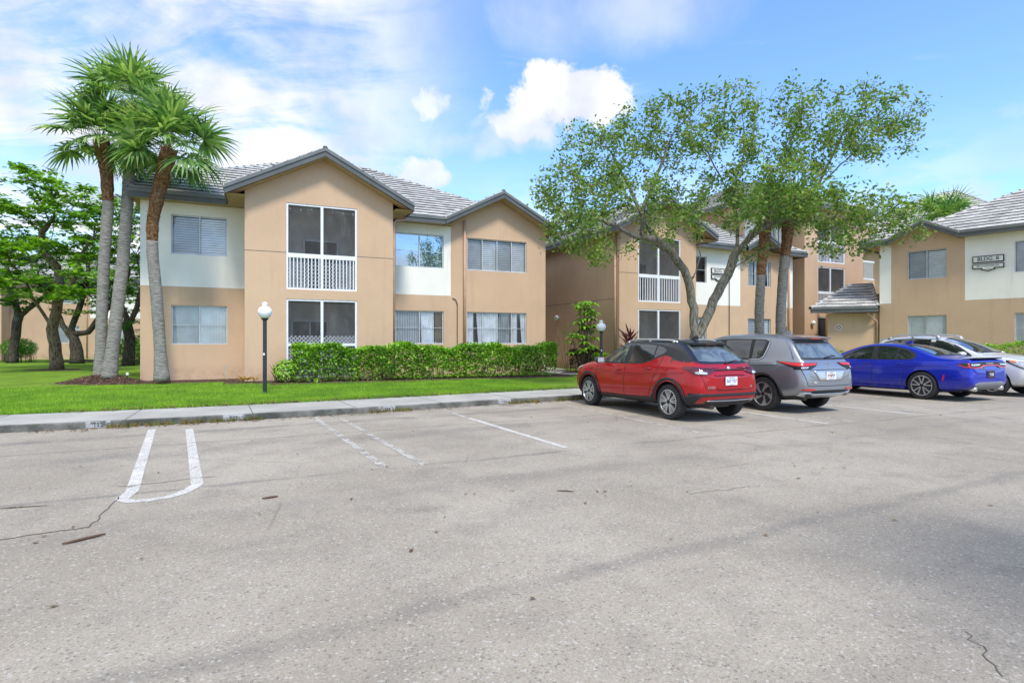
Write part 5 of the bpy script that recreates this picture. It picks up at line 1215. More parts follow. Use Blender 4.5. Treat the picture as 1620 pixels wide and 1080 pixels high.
# grass
def lawn_points(n, smax, smin, g, far):
    K = np.array([tuple(p) for p in KR]); O = np.array([tuple(p) for p in offset(KR, 1.0)])-K
    seg = np.where((K[:, 0] > smin) & (K[:, 0] < smax))[0]; i = g.choice(seg, n); f = g.random(n)[:, None]
    d = (SW-.05+far*g.random(n)**1.7)[:, None]; return (K[i]*(1-f)+K[np.minimum(i+1, len(K)-1)]*f)+O[i]*d
g_ = np.random.default_rng(77)
def blades(name, P, h, wdt, mat, z, label, cat=None, lean=.45, g=g_):
    n = len(P); a = g.uniform(0, 6.28, n); hh = h*g.uniform(.55, 1.25, n); c = np.stack([P[:, 0], P[:, 1], np.full(n, z)], 1); s_ = np.stack([np.cos(a), np.sin(a), 0*a], 1)*wdt*.5
    b = g.uniform(0, 6.28, n); tipv = np.stack([np.cos(b)*hh*lean*g.random(n), np.sin(b)*hh*lean*g.random(n), hh], 1)
    V = np.stack([c-s_, c+s_, c+tipv], 1).reshape(-1, 3); return tag(mesh_np(name, V, 3, mat), label, cat, kind='stuff')
P = lawn_points(90000, 2.2, -12.5, g_, 7.5); blades('grass', P, .065, .016, 'blade', LZ-.01, 'bright green mown grass between the sidewalk and the near building', 'grass')
Kx = np.array([tuple(p) for p in KR]); Ki = np.where((Kx[:, 0] > -8.2) & (Kx[:, 0] < 3))[0]
i = g_.choice(Ki, 2600); On = np.array([tuple(p) for p in offset(KR, 1.0)])-Kx; wgt = (np.sin(Kx[i, 0]*1.9)+np.sin(Kx[i, 0]*4.3+1) > .35) | ((Kx[i, 0] > -7.3) & (Kx[i, 0] < -4.6)); i = i[wgt]
P = Kx[i]+On[i]*(-np.abs(g_.normal(size=len(i)))*.055-.005)[:, None]+g_.uniform(-.2, .2, (len(i), 1))*(Kx[np.minimum(i+1, len(Kx)-1)]-Kx[i])*2.2
blades('kerb_weeds', P, .085, .022, 'weed', .003, 'weeds growing in the gutter along the kerb', 'weeds', .9)
P2 = Kx[g_.choice(Ki, 2600)]; off_ = g_.choice([-1, 1, 1], len(P2))
idx = g_.choice(Ki, 2600); dd_ = np.where(off_ > 0, SW+.02+g_.normal(size=len(P2))*.05, -np.abs(g_.normal(size=len(P2)))*.09-.02)
PP = Kx[idx]+On[idx]*dd_[:, None]+g_.uniform(-.2, .2, (len(idx), 2)); zz = np.where(off_ > 0, LZ+.03, .012)
tag(leaves('leaf_litter', np.column_stack([PP, zz]), .05, 'litter', None, 2.5, 61), 'dry leaves and grit lying along the kerb and lawn edge', 'leaf litter', kind='stuff')
PP = np.column_stack([g_.uniform(-7, 9, 150), g_.uniform(3.2, 13.5, 150), np.full(150, .012)]); PP = PP[PP[:, 1] < 9+PP[:, 0]*.5+3]
tag(leaves('fallen_leaves', PP, .042, 'litter', None, 3.0, 62), 'single fallen leaves scattered over the parking lot', 'leaves', kind='stuff')
P = rng.normal(size=(2600, 2))*np.array([.62, .36]); P = P[(np.abs(P[:, 0]) < 1.8) & (np.abs(P[:, 1]) < .95)]; zz = LZ+.02+.27*(np.cos(np.minimum(1, np.hypot(P[:, 0]/1.75, P[:, 1]/.95))*math.pi)*.5+.5)
tag(leaves('mulch_chips', np.column_stack([P[:, 0]-13.5, P[:, 1]+18.75, zz]), .07, 'chip', None, 1.0, 63, aspect=.3), 'loose wood mulch chips around the palm pair', 'mulch', kind='stuff')
def stick(a, b, r, label, mat='bark_brown', bend=.01):
    a, b = Vector((*a, r+.003)), Vector((*b, r+.003)); m_ = (a+b)/2+Vector((bend, bend*1.5, 0)); mb = MB(); mb.tube([a, a.lerp(m_, .5), m_, m_.lerp(b, .6), b], [r*.6, r, r*1.05, r*.9, r*.5], 6)
    return tag(mb.build('fallen_stick', mat, smooth=True), label, 'stick')
stick((-3.32, 4.20), (-3.16, 4.42), .010, 'thick reddish brown bark stick by the crack at lower left', 'brown')
stick((-4.62, 5.10), (-4.25, 5.20), .005, 'thin pale twig at the left edge of the asphalt')
stick((-2.38, 5.42), (-2.26, 5.50), .010, 'short dark brown stick right of the white U-shaped line', 'brown')
stick((.45, 5.72), (.62, 5.68), .006, 'thin forked dark twig in the middle of the asphalt', 'brown')
# ------------------------------------------------------------------ lamps, small things
def street_lamp(loc, H, label):
    s = empty('lamp_post', loc, 0, label, 'lamp post', 'black garden lamp posts with white acorn globes'); hp = H-.46
    mb = MB(); mb.lathe([(.075, 0), (.075, .04), (.052, .05), (.050, hp*.98), (.052, hp)], (0, 0, 0), 14); mb.build('pole', 'lamp_pole', s, smooth=False)
    mb = MB(); mb.lathe([(.06, hp-.03), (.085, hp), (.095, hp+.03), (.085, hp+.035)], (0, 0, 0), 16); mb.build('collar', 'lamp_pole', s)
    mb = MB(); mb.lathe([(.095, hp+.03), (.140, hp+.08), (.178, hp+.16), (.182, hp+.21), (.165, hp+.27), (.12, hp+.32), (.065, hp+.345), (.060, hp+.36), (.078, hp+.385), (.076, hp+.42), (.05, hp+.445), (.012, hp+.46)], (0, 0, 0), 24); mb.build('globe', 'globe', s, smooth=True)
    if H > 2: mb = MB(); mb.box(-.022, .022, -.056, -.048, 1.02, 1.08); mb.build('sticker', 'plate', s)
    return s
street_lamp((-6.60, 15.19, .13), 2.44, 'black lamp post with white acorn globe on the grass before the near building')
street_lamp((3.45, 22.0, .13), 2.22, 'black lamp post with white acorn globe behind the front of the red car')
s = empty('garden_light', (-13.05, 19.3, .14), 0, 'tiny black stake light in the grass right of the palm pair', 'garden light'); mb = MB(); mb.tube([(0, 0, 0), (0, 0, .22)], .012, 6); mb.build('stake', 'black', s); mb = MB(); mb.lathe([(.02, .22), (.045, .24), (.045, .30), (.01, .33)], n=10); mb.build('lamp_head', 'globe', s)
s = empty('stub_pipe', (-10.0, 19.95, .14), 0, 'thin leaning white and rust pipe stub at the foot of the tan wall', 'pipe'); mb = MB(); mb.tube([(0, 0, 0), (-.04, -.02, .3), (-.07, -.02, .55)], [.014, .014, .02], 6); mb.build('pipe', 'alu', s)
def kerb_mark(s0, n, body, label):
    """white painted patch with a stall number on the kerb face near kerb point s0"""
    i = min(range(len(KR)), key=lambda k: (KR[k]-Vector(s0)).length); a = KR[i]; t = (KR[i+1]-KR[i]).normalized(); nn = Vector((t.y, -t.x)); ang = math.atan2(t.y, t.x)
    o = empty('kerb_number', (a.x+nn.x*.004, a.y+nn.y*.004, 0), ang, label, 'painted number', 'stall numbers painted on the kerb')
    mb = MB(); mb.quad((0, 0, .012), (.36, 0, .012), (.36, 0, .106), (0, 0, .106)); mb.quad((0, 0, .106), (.36, 0, .106), (.36, .055, .130), (0, .055, .130)); mb.build('paint_patch', 'kerb_paint', o, recalc=False)
    text_mesh('digits', body, .085, 'ink', o, (.18, -.003, .058), (PI2, 0, 0), .0006, bold=.001, space=1.1)
kerb_mark((-2.95, 12.10), 0, '124', 'white kerb patch with stall number 124 nearest the faded twin lines')
kerb_mark((-.35, 13.6), 0, '125', 'white kerb patch with stall number 125 toward the red car')
kerb_mark((-5.35, 10.85), 0, '123', 'white kerb patch with worn number 123 below the lamp post')
kerb_mark((-7.6, 9.75), 0, '122', 'white kerb patch with worn number 122 among weeds at the far left')
#PART4
# ------------------------------------------------------------------ cars
def interp(tab, x):
    xs = [q[0] for q in tab]; ys = [q[1] for q in tab]; return float(np.interp(x, xs, ys))
def car_body(spec):
    """closed body surface from cross-sections, smoothed, wheel wells cut out. x forward from rear bumper, y left, z up"""
    X = spec['x']; rings = []
    for x in X:
        zt, zs, w_, wt, zb = (interp(spec[k], x) for k in ('top', 'belt', 'w', 'wt', 'zb'))
        zs = min(zs, zt-.02); wb = w_-.035
        r = [(0, zb), (wb*.72, zb), (w_-.03, zb+.05), (w_, zb+(zs-zb)*.38), (w_-.012, zb+(zs-zb)*.72), (w_-.045, zs-.015), (w_-.075, zs+.012)]
        m_ = (zt-zs); hi = min(1, m_/.35)
        we = w_-.08
        r += [(we+(wt-we)*.45, zs+m_*.50), (wt+.02, zs+m_*(.86+.06*(1-hi))), (wt-.10, zs+m_*.975), (wt*.45, zt+.006), (0, zt+.012)]
        rings.append([(x, y, z) for y, z in r]+[(x, -y, z) for y, z in r[-2:0:-1]])
    bm = bmesh.new(); VV = [[bm.verts.new(p) for p in r] for r in rings]; n = len(VV[0])
    for a, b in zip(VV, VV[1:]):
        for j in range(n): bm.faces.new((a[j], a[(j+1) % n], b[(j+1) % n], b[j]))
    half = n//2
    for ring, rev in ((VV[0], False), (VV[-1], True)):       # cap by cross strips
        for j in range(half):
            a, b = ring[j], ring[(j+1)]; c, d = ring[-(j+1) % n], ring[-j % n]
            f = (a, b, c, d) if j else (a, b, c)
            if j == half-1: f = (a, b, d)
            try: bm.faces.new(f)
            except ValueError: pass
    bmesh.ops.recalc_face_normals(bm, faces=bm.faces); me = bpy.data.meshes.new('b'); bm.to_mesh(me); bm.free()
    o = bpy.data.objects.new('b', me); C.objects.link(o); md = o.modifiers.new('s', 'SUBSURF'); md.levels = 2; md.render_levels = 2
    cut = []
    for ax in spec['axles']:
        for s_ in (1, -1):
            mb = MB(); mb.lathe([(spec['well'], -.45*s_), (spec['well'], .30*s_)], (ax, s_*.95, spec['wheel_r']), 40, 'y'); c = mb.build('cut', 'black'); cut.append(c)
            m2_ = o.modifiers.new('c', 'BOOLEAN'); m2_.operation = 'DIFFERENCE'; m2_.object = c; m2_.solver = 'EXACT'
    bpy.context.view_layer.update(); dg = bpy.context.evaluated_depsgraph_get(); res = bpy.data.meshes.new_from_object(o.evaluated_get(dg))
    bpy.data.objects.remove(o)
    for c in cut: bpy.data.objects.remove(c)
    return res
class Surf:
    def __init__(s, me): s.t = BVHTree.FromPolygons([v.co.copy() for v in me.vertices], [tuple(p.vertices) for p in me.polygons])
    def hit(s, mode, a, b):
        if mode == 'L': o, d = Vector((a, 3, b)), Vector((0, -1, 0))
        elif mode == 'R': o, d = Vector((a, -3, b)), Vector((0, 1, 0))
        elif mode == 'B': o, d = Vector((-3, a, b)), Vector((1, 0, 0))
        elif mode == 'F': o, d = Vector((9, a, b)), Vector((-1, 0, 0))
        else: o, d = Vector((a, b, 4)), Vector((0, 0, -1))
        h, n, i, _ = s.t.ray_cast(o, d)
        return (h, n if n.dot(d) < 0 else -n) if h else None
def rs(pl, n):
    pl = [Vector(p) for p in pl]; L = [0]
    for a, b in zip(pl, pl[1:]): L.append(L[-1]+(b-a).length)
    out = []
    for i in range(n):
        t = L[-1]*i/(n-1); k = max(j for j in range(len(L)) if L[j] <= t+1e-9); k = min(k, len(pl)-2); f = (t-L[k])/max(1e-9, L[k+1]-L[k]); out.append(pl[k].lerp(pl[k+1], f))
    return out
def patch(mb, S, mode, A, B, off=.004, n=14, m=5, thick=.0, mi=0):
    """ruled patch between two outline curves, laid on the body surface"""
    a_, b_ = rs(A, n), rs(B, n); G = []
    for i in range(n):
        row = []
        for j in range(m):
            q = a_[i].lerp(b_[i], j/(m-1)); h = S.hit(mode, q.x, q.y)
            row.append(None if h is None else h[0]+h[1]*off)
        G.append(row)
    k = len(mb.v); idx = {}
    for i in range(n):
        for j in range(m):
            if G[i][j] is not None: idx[i, j] = len(mb.v); mb.v.append(tuple(G[i][j]))
    for i in range(n-1):
        for j in range(m-1):
            q = [(i, j), (i+1, j), (i+1, j+1), (i, j+1)]
            if all(t in idx for t in q):
                P = [Vector(mb.v[idx[t]]) for t in q]
                if max((P[0]-P[1]).length, (P[1]-P[2]).length, (P[2]-P[3]).length, (P[3]-P[0]).length) > .45: continue
                mb.f.append(tuple(idx[t] for t in q)); mb.m.append(mi)
def ringpatch(mb, S, mode, c, r0, r1, a0, a1, off, n=30):
    A = [(c[0]+r0*math.cos(R(a0+(a1-a0)*i/n)), c[1]+r0*math.sin(R(a0+(a1-a0)*i/n))) for i in range(n+1)]
    B = [(c[0]+r1*math.cos(R(a0+(a1-a0)*i/n)), c[1]+r1*math.sin(R(a0+(a1-a0)*i/n))) for i in range(n+1)]
    patch(mb, S, mode, A, B, off, n+1, 3)
def solid(o, t):
    md = o.modifiers.new('thickness', 'SOLIDIFY'); md.thickness = t; md.offset = 1; return o
def wheel(par, loc, r, wd, rr_, side, style, mats):
    """tyre, dark barrel, face spokes; side +1 = left"""
    w_ = empty('wheel', loc); w_.parent = par
    mb = MB(); h = wd/2; prof = [(rr_*.97, -h*.82), (rr_+.012, -h), (r-.035, -h), (r-.008, -h*.80), (r, -h*.45), (r, h*.45), (r-.008, h*.80), (r-.035, h), (rr_+.012, h), (rr_*.97, h*.82)]
    mb.lathe(prof, n=40, axis='y'); mb.build('tyre', 'rubber', w_, smooth=False)
    mb = MB(); o_ = h*side
    mb.lathe([(rr_*.98, o_*.80), (rr_*.90, o_*.72), (rr_*.86, o_*.25), (rr_*.30, o_*.20), (.01, o_*.20)], n=32, axis='y'); mb.build('rim_barrel', 'rim_dark', w_, smooth=True)
    mb = MB(); mb.lathe([(rr_*.985, o_*.78), (rr_*1.0, o_*.98), (rr_*.955, o_*1.0), (rr_*.93, o_*.80)], n=40, axis='y'); fc = mb.build('rim', mats[0], w_, smooth=False)
    def spoke(mb, a, wi, wo, tilt=0.0, rin=.16, rout=.95, y0=.86, y1=.96):
        c0, c1 = a, a+tilt; p0 = Vector((math.cos(c0)*rr_*rin, 0, math.sin(c0)*rr_*rin)); p1 = Vector((math.cos(c1)*rr_*rout, 0, math.sin(c1)*rr_*rout)); d = (p1-p0).normalized(); s_ = Vector((-d.z, 0, d.x))
        Y0, Y1, Yb = o_*y0, o_*y1, o_*.45; A = [p0-s_*wi, p1-s_*wo, p1+s_*wo, p0+s_*wi]; ys = [Y0, Y1, Y1, Y0]
        mb.add([(p.x, y, p.z) for p, y in zip(A, ys)]+[(p.x, Yb, p.z) for p in A], [(0, 1, 2, 3), (0, 4, 5, 1), (1, 5, 6, 2), (2, 6, 7, 3), (3, 7, 4, 0)])
    sp = MB(); sd_ = MB()
    for i in range(5):
        a = R(90+72*i)
        if style == 'twin':            # paired slim spokes with dark inlays
            for t in (-.33, -.13, .13, .33): spoke(sp, a+t*.95, .008, .011, t*.10)
            for t in (-.22, .22): spoke(sd_, a+t, .010, .035, 0, y0=.60, y1=.72)
        elif style == 'wide':          # broad angular spokes, bright edges and black pockets
            spoke(sp, a, .020, .018, .34); spoke(sp, a+.32, .010, .034, .30, .45); spoke(sd_, a+.62, .03, .07, .1, y0=.78, y1=.86)
        else:                          # five split spokes
            for t in (-.14, .14): spoke(sp, a+t*.6, .013, .014, t*1.3)
            spoke(sd_, a, .02, .06, 0, y0=.70, y1=.82)
    sp.build('spokes', mats[0], w_); sd_.build('dark_spokes', mats[1], w_)
    mb = MB(); mb.lathe([(rr_*.17, o_*.5), (rr_*.17, o_*.9), (rr_*.13, o_*.95), (.004, o_*.96)], n=16, axis='y'); mb.build('hub_cap', mats[1], w_)
    # brake disc
    mb = MB(); mb.lathe([(rr_*.62, o_*.28), (rr_*.62, o_*.34)], n=24, axis='y'); mb.build('brake_disc', 'silver_trim', w_)
    return w_
def car(name, label, cat, origin, heading, spec, paint):
    t = empty(name, (*origin, 0), heading, label, cat)
    me = car_body(spec); me.name = 'body'; me.materials.clear()
    for k in (paint, 'black', spec.get('roof_paint', paint)): me.materials.append(M[k])
    S = Surf(me); wr = spec['wheel_r']
    for p in me.polygons:
        c = p.center; mi = 0
        if any(math.hypot(c.x-a, c.z-wr) < spec['well']+.003 and abs(c.y) < .93 for a in spec['axles']) and abs(p.normal.y) < .9 or (abs(c.y) < interp(spec['w'], c.x)-.14 and any(math.hypot(c.x-a, c.z-wr) < spec['well']+.003 for a in spec['axles'])): mi = 1
        elif c.z < interp(spec['zb'], c.x)+.03: mi = 1
        elif 'roof_paint' in spec and spec['roof_fn'](c): mi = 2
        p.material_index = mi
    me.polygons.foreach_set('use_smooth', [True]*len(me.polygons))
    b = bpy.data.objects.new('body', me); C.objects.link(b); b.parent = t
    md = b.modifiers.new('weighted', 'WEIGHTED_NORMAL') if False else None
    # shade-smooth by angle: split normals at sharp rims of the wheel wells
    bm = bmesh.new(); bm.from_mesh(me)
    for e in bm.edges:
        if len(e.link_faces) == 2 and e.calc_face_angle(0) > R(38): e.smooth = False
    bm.to_mesh(me); bm.free()
    mb = MB(); x0, x1 = spec['axles'][0]-.25, spec['axles'][1]+.25; mb.box(x0, x1, -.52, .52, spec['under']+.02, spec['under']+.16); mb.tube([(x0-.35, .30, spec['under']+.10), (x0+.3, .30, spec['under']+.10)], .07, 8); mb.build('underbody', 'crack', t)
    for i, ax in enumerate(spec['axles']):
        for s_ in (1, -1): wheel(t, (ax, s_*(spec['track']/2), wr), wr, spec.get('tyre_w', .215), spec['rim_r'], s_, spec['wheel'], spec['rim_mats'])
    for nm, mat_, off, th, lst in spec['patches']:
        for item in lst:
            modes = {'S': 'LR'}.get(item[0], item[0])
            for md_ in modes:
                mb = MB()
                if item[0] in 'BF' and len(item) > 3 and item[3] == 'mir': items = [(item[1], item[2]), ([(-p[0], p[1]) for p in item[1]], [(-p[0], p[1]) for p in item[2]])]
                else: items = [(item[1], item[2])]
                for A, B in items:
                    mb = MB(); patch(mb, S, md_, A, B, off, 18 if len(A) > 2 or len(B) > 2 else 12, 6)
                    if mb.f:
                        o = mb.build(nm, mat_, t, smooth=True, recalc=True)
                        if th: solid(o, th)
    for c in spec['axles']:
        if 'arch' in spec:
            for md_ in 'LR':
                mb = MB(); ringpatch(mb, S, md_, (c, wr), spec['well']-.002, spec['well']+spec['arch'][0], spec['arch'][1], spec['arch'][2], .010); o = mb.build('wheel_arch', spec['arch'][3], t, smooth=True); solid(o, .014)
    return t, S
def on(S, mode, a, b, off=0.0):
    h = S.hit(mode, a, b); return h[0]+h[1]*off
def mirrors(t, x, z, y, paint, face='silver_trim'):
    for s_ in (1, -1):
        m_ = empty('mirror', (x, s_*y, z)); m_.parent = t
        bm = bmesh.new(); bmesh.ops.create_cube(bm, size=1)
        for v in bm.verts:
            v.co.x *= .17 if v.co.z > 0 else .13; v.co.y *= .23; v.co.z *= .155
            if v.co.x > 0: v.co.y *= .75; v.co.z *= .7
            v.co.y += s_*.115
        bmesh.ops.bevel(bm, geom=bm.edges[:], offset=.03, segments=3, affect='EDGES'); me = bpy.data.meshes.new('mirror_shell'); bm.to_mesh(me); bm.free(); me.materials.append(M[paint]); me.polygons.foreach_set('use_smooth', [True]*len(me.polygons))
        o = bpy.data.objects.new('mirror_shell', me); C.objects.link(o); o.parent = m_
        mb = MB(); a, b, c, d = s_*.03, s_*.20, -.05, .055; mb.quad((-.088, a, c), (-.088, b, c), (-.088, b, d), (-.088, a, d)); mb.build('mirror_glass', face, m_)
        mb = MB(); mb.box(-.02, .05, min(0, s_*.03)-.03*(s_ > 0), max(0, s_*.03)+.03*(s_ < 0), -.06, -.01); mb.build('mirror_stalk', 'black', m_)
def handle(t, S, x, z, mat, ln=.17):
    for md_, s_ in (('L', 1), ('R', -1)):
        p = on(S, md_, x, z); mb = MB(); mb.tube([(x-ln/2, p.y, z), (x-ln/2+.02, p.y+s_*.030, z+.002), (x, p.y+s_*.036, z+.004), (x+ln/2-.02, p.y+s_*.030, z+.002), (x+ln/2, p.y, z)], [.010, .014, .015, .014, .010], 8)
        mb.build('door_handle', mat, t, smooth=True)
        mb = MB(); patch(mb, S, md_, [(x-ln*.42, z+.025), (x+ln*.3, z+.025)], [(x-ln*.42, z-.028), (x+ln*.3, z-.028)], .002, 6, 4); mb.build('handle_recess', 'black', t)
def rails(t, x0, x1, y, zf, mat, h=.05, arch_=.0):
    for s_ in (1, -1):
        mb = MB(); P = []
        for i in range(15):
            f = i/14; x = x0+(x1-x0)*f; P.append((x, s_*(y-.02*abs(2*f-1)), zf(x)+h*min(1, min(f, 1-f)*9)))
        mb.tube(P, .020, 8)
        for f in (.06, .5, .94): x = x0+(x1-x0)*f; mb.box(x-.035, x+.035, s_*y-.012, s_*y+.012, zf(x)-.03, zf(x)+h*.6)
        mb.build('roof_rail', mat, t, smooth=True)
def fin(t, x, z, mat):
    mb = MB(); mb.add([(x-.10, -.022, z), (x+.12, -.022, z), (x+.12, .022, z), (x-.10, .022, z), (x-.10, -.006, z+.075), (x-.03, -.006, z+.08), (x-.03, .006, z+.08), (x-.10, .006, z+.075)], [(0, 1, 5, 4), (1, 2, 6, 5), (2, 3, 7, 6), (3, 0, 4, 7), (4, 5, 6, 7)]); mb.build('antenna_fin', mat, t)
def plate(t, S, z, body, ink='plate_ink', bg='plate', frame=None, y=0.0, w_=.155, h=.078, mode='B', sub=None, sz=.088):
    p = on(S, mode, y, z); s_ = -1 if mode == 'B' else 1; e = p.x+s_*.014
    o = empty('licence_plate', (e, y, z), R(-90) if mode == 'B' else R(90)); o.parent = t
    if frame: mb = MB(); mb.box(-w_-.014, w_+.014, -.004, .012, -h-.012, h+.012); mb.build('plate_frame', frame, o)
    mb = MB(); mb.box(-w_, w_, -.008, -.003, -h, h); mb.build('plate_sheet', bg, o)
    text_mesh('plate_characters', body, sz, ink, o, (0, -.0095, -.006), (PI2, 0, 0), .0008, bold=.0015, sx=.86)
    if sub: text_mesh('plate_state', sub[0], .028, ink, o, (0, -.0095, h-.020), (PI2, 0, 0), .0006); text_mesh('plate_motto', sub[1], .024, ink, o, (0, -.0095, -h+.016), (PI2, 0, 0), .0006)
    return o
def badge(t, S, y, z, body, sz, mode='B', mat='chrome', sx=1.0, off=.004):
    p = on(S, mode, y, z); text_mesh('badge', body, sz, mat, t, (p.x-off if mode == 'B' else p.x+off, y, z), (PI2, 0, R(-90) if mode == 'B' else R(90)), .002, bold=.001, sx=sx)
def wiper(t, S, pts, mat='black'):
    P = [on(S, 'B', *q)+Vector((-.025, 0, .0)) for q in pts]; mb = MB(); mb.tube(P, [.022, .014, .009, .006][:len(P)], 6); mb.build('rear_wiper', mat, t, smooth=True)
seam = lambda pts, w_=.007: ('S', [(x-w_, z) for x, z in pts], [(x+w_, z) for x, z in pts])
hseam = lambda pts, w_=.006: ('S', [(x, z-w_) for x, z in pts], [(x, z+w_) for x, z in pts])
HD = R(115)
# --- red crossover with black roof
K = dict(x=[0, .03, .09, .16, .30, .45, .62, .80, 1.0, 1.3, 1.7, 2.1, 2.4, 2.65, 2.9, 3.15, 3.35, 3.6, 3.85, 4.1, 4.3, 4.42, 4.48, 4.52],
    top=[(0, .82), (.03, .93), (.09, 1.01), (.16, 1.07), (.30, 1.19), (.45, 1.31), (.62, 1.45), (.74, 1.51), (.95, 1.545), (1.5, 1.565), (2.1, 1.57), (2.45, 1.53), (2.75, 1.42), (3.1, 1.22), (3.32, 1.10), (3.6, 1.06), (4.0, 1.0), (4.3, .91), (4.44, .80), (4.52, .62)],
    belt=[(0, .79), (.09, .96), (.3, 1.02), (1.0, 1.03), (2, 1.01), (3.2, 1.0), (3.6, .96), (4.1, .90), (4.35, .82), (4.52, .58)],
    w=[(0, .66), (.03, .74), (.1, .81), (.3, .875), (.7, .905), (1.4, .895), (3.0, .895), (3.7, .905), (4.1, .87), (4.35, .77), (4.48, .62), (4.52, .52)],
    wt=[(0, .62), (.16, .66), (.6, .60), (1.0, .60), (2.2, .62), (2.7, .60), (3.2, .66), (3.5, .70), (4.2, .66), (4.52, .42)],
    zb=[(0, .42), (.1, .33), (.4, .26), (4.0, .24), (4.3, .28), (4.52, .38)],
    axles=(.78, 3.60), wheel_r=.345, well=.395, rim_r=.240, track=1.56, wheel='twin', rim_mats=('silver_trim', 'rim_dark'), under=.20,
    roof_paint='paint_black', roof_fn=lambda c: (c.z > 1.475 and c.x < 2.7) or (c.z > 1.30 and .5 < c.x < 2.9 and abs(c.y) > .5) or (c.z > 1.13 and c.x < .8),
    arch=(.075, -28, 208, 'black'))
dlo_t = [(3.22, 1.04), (3.0, 1.19), (2.75, 1.345), (2.45, 1.455), (2.1, 1.485), (1.6, 1.48), (1.2, 1.44), (.95, 1.40), (.70, 1.35), (.50, 1.27), (.34, 1.18)]
dlo_b = [(3.24, 1.03), (3.0, 1.028), (2.75, 1.03), (2.45, 1.035), (2.1, 1.04), (1.65, 1.055), (1.45, 1.10), (1.2, 1.19), (1.0, 1.245), (.70, 1.18), (.34, 1.11)]
K['patches'] = [
    ('window_surround', 'black', .004, 0, [('S', dlo_t, dlo_b)]),
    ('front_side_window', 'glass_clear', .009, 0, [('S', [(3.08, 1.10), (2.85, 1.245), (2.6, 1.375), (2.36, 1.44), (2.24, 1.448)], [(3.12, 1.055), (2.85, 1.055), (2.6, 1.055), (2.36, 1.058), (2.28, 1.06)])]),
    ('rear_side_window', 'glass_tint', .009, 0, [('S', [(2.06, 1.45), (1.7, 1.45), (1.35, 1.425)], [(2.10, 1.065), (1.7, 1.075), (1.35, 1.165)]), ('S', [(1.31, 1.42), (1.12, 1.385), (1.0, 1.33)], [(1.31, 1.18), (1.12, 1.245), (1.03, 1.29)])]),
    ('tailgate_glass_surround', 'paint_black', .004, 0, [('B', [(-.76, 1.10), (-.4, 1.085), (.4, 1.085), (.76, 1.10)], [(-.60, 1.50), (-.3, 1.52), (.3, 1.52), (.60, 1.50)])]),
    ('rear_window', 'glass_rear', .010, 0, [('B', [(-.60, 1.135), (-.3, 1.12), (.3, 1.12), (.60, 1.135)], [(-.50, 1.435), (-.25, 1.45), (.25, 1.45), (.50, 1.435)])]),
    ('sill_cladding', 'black', .010, .012, [('S', [(3.27, .30), (3.0, .36), (2.2, .36), (1.35, .40), (1.26, .46)], [(3.27, .22), (3.0, .22), (2.2, .22), (1.35, .22), (1.26, .22)])]),
    ('bumper_strip', 'black', .008, .01, [('B', [(-.85, .555), (-.4, .545), (.4, .545), (.85, .555)], [(-.85, .505), (-.4, .495), (.4, .495), (.85, .505)]), ('S', [(.02, .55), (.2, .53), (.42, .47)], [(.02, .51), (.2, .36), (.42, .28)])]),
    ('bumper_base', 'black', .008, .01, [('B', [(-.78, .36), (0, .345), (.78, .36)], [(-.78, .30), (0, .29), (.78, .30)])]),
    ('tail_light', 'dark_lens', .008, .012, [('B', [(.80, 1.00), (.62, .985), (.42, .965)], [(.80, .90), (.62, .885), (.42, .945)], 'mir'), ('S', [(.02, 1.0), (.2, 1.03), (.42, 1.03)], [(.02, .90), (.2, .93), (.42, 1.02)])]),
    ('reversing_light', 'clear_lens', .022, .004, [('B', [(.78, .945), (.60, .935)], [(.78, .905), (.60, .895)], 'mir')]),
    ('tailgate_spear', 'black', .010, .008, [('B', [(-.60, .985), (0, .99), (.60, .985)], [(-.60, .965), (0, .968), (.60, .965)])]),
    ('tailgate_seam', 'black', .003, 0, [('B', [(-.58, .615), (.58, .615)], [(-.58, .605), (.58, .605)]), ('B', [(.60, .61), (.72, .88)], [(.61, .61), (.73, .88)], 'mir')]),
    ('plate_recess_edge', 'paint_red', .016, .01, [('B', [(-.36, .905), (0, .915), (.36, .905)], [(-.40, .875), (0, .885), (.40, .875)]), ('B', [(-.36, .645), (0, .64), (.36, .645)], [(-.34, .625), (0, .62), (.34, .625)])]),
    ('door_seam', 'black', .003, 0, [seam([(2.20, 1.04), (2.21, .7), (2.22, .36)]), seam([(3.24, 1.03), (3.30, .8), (3.30, .36)]), seam([(1.04, 1.22), (1.12, 1.0), (1.26, .72), (1.38, .42)])]),
    ('headlight', 'clear_lens', .006, .01, [('S', [(4.35, .86), (4.15, .90), (3.95, .93)], [(4.38, .76), (4.15, .83), (3.95, .91)])]),
    ('body_crease', 'paint_red', .006, .008, [hseam([(.4, .93), (1.2, .885), (2.2, .86), (3.2, .89), (3.5, .92)], .012)]),
    ('lower_diffuser', 'silver_trim', .012, .008, [('B', [(-.60, .425), (0, .415), (.60, .425)], [(-.60, .413), (0, .403), (.60, .413)])]),
]
red, S = car('parked_car', 'glossy red crossover with black roof, parked nose to the kerb', 'car', (4.10, 10.66), HD, K, 'paint_red')
red.scale = (1, .94, 1)
mirrors(red, 2.98, 1.10, .90, 'paint_black', 'clear_lens'); handle(red, S, 2.42, .915, 'paint_red'); handle(red, S, 1.42, .965, 'paint_red')
rails(red, .85, 2.5, .575, lambda x: interp(K['top'], x)-.035, 'silver_trim', .025)
fin(red, .95, 1.55, 'black'); plate(red, S, .775, '3A7 Y27', sub=('CALIFORNIA', 'dmv.ca.gov')); badge(red, S, .50, .66, 'KICKS', .065, sx=1.1); badge(red, S, -.56, .66, 'SR', .05)
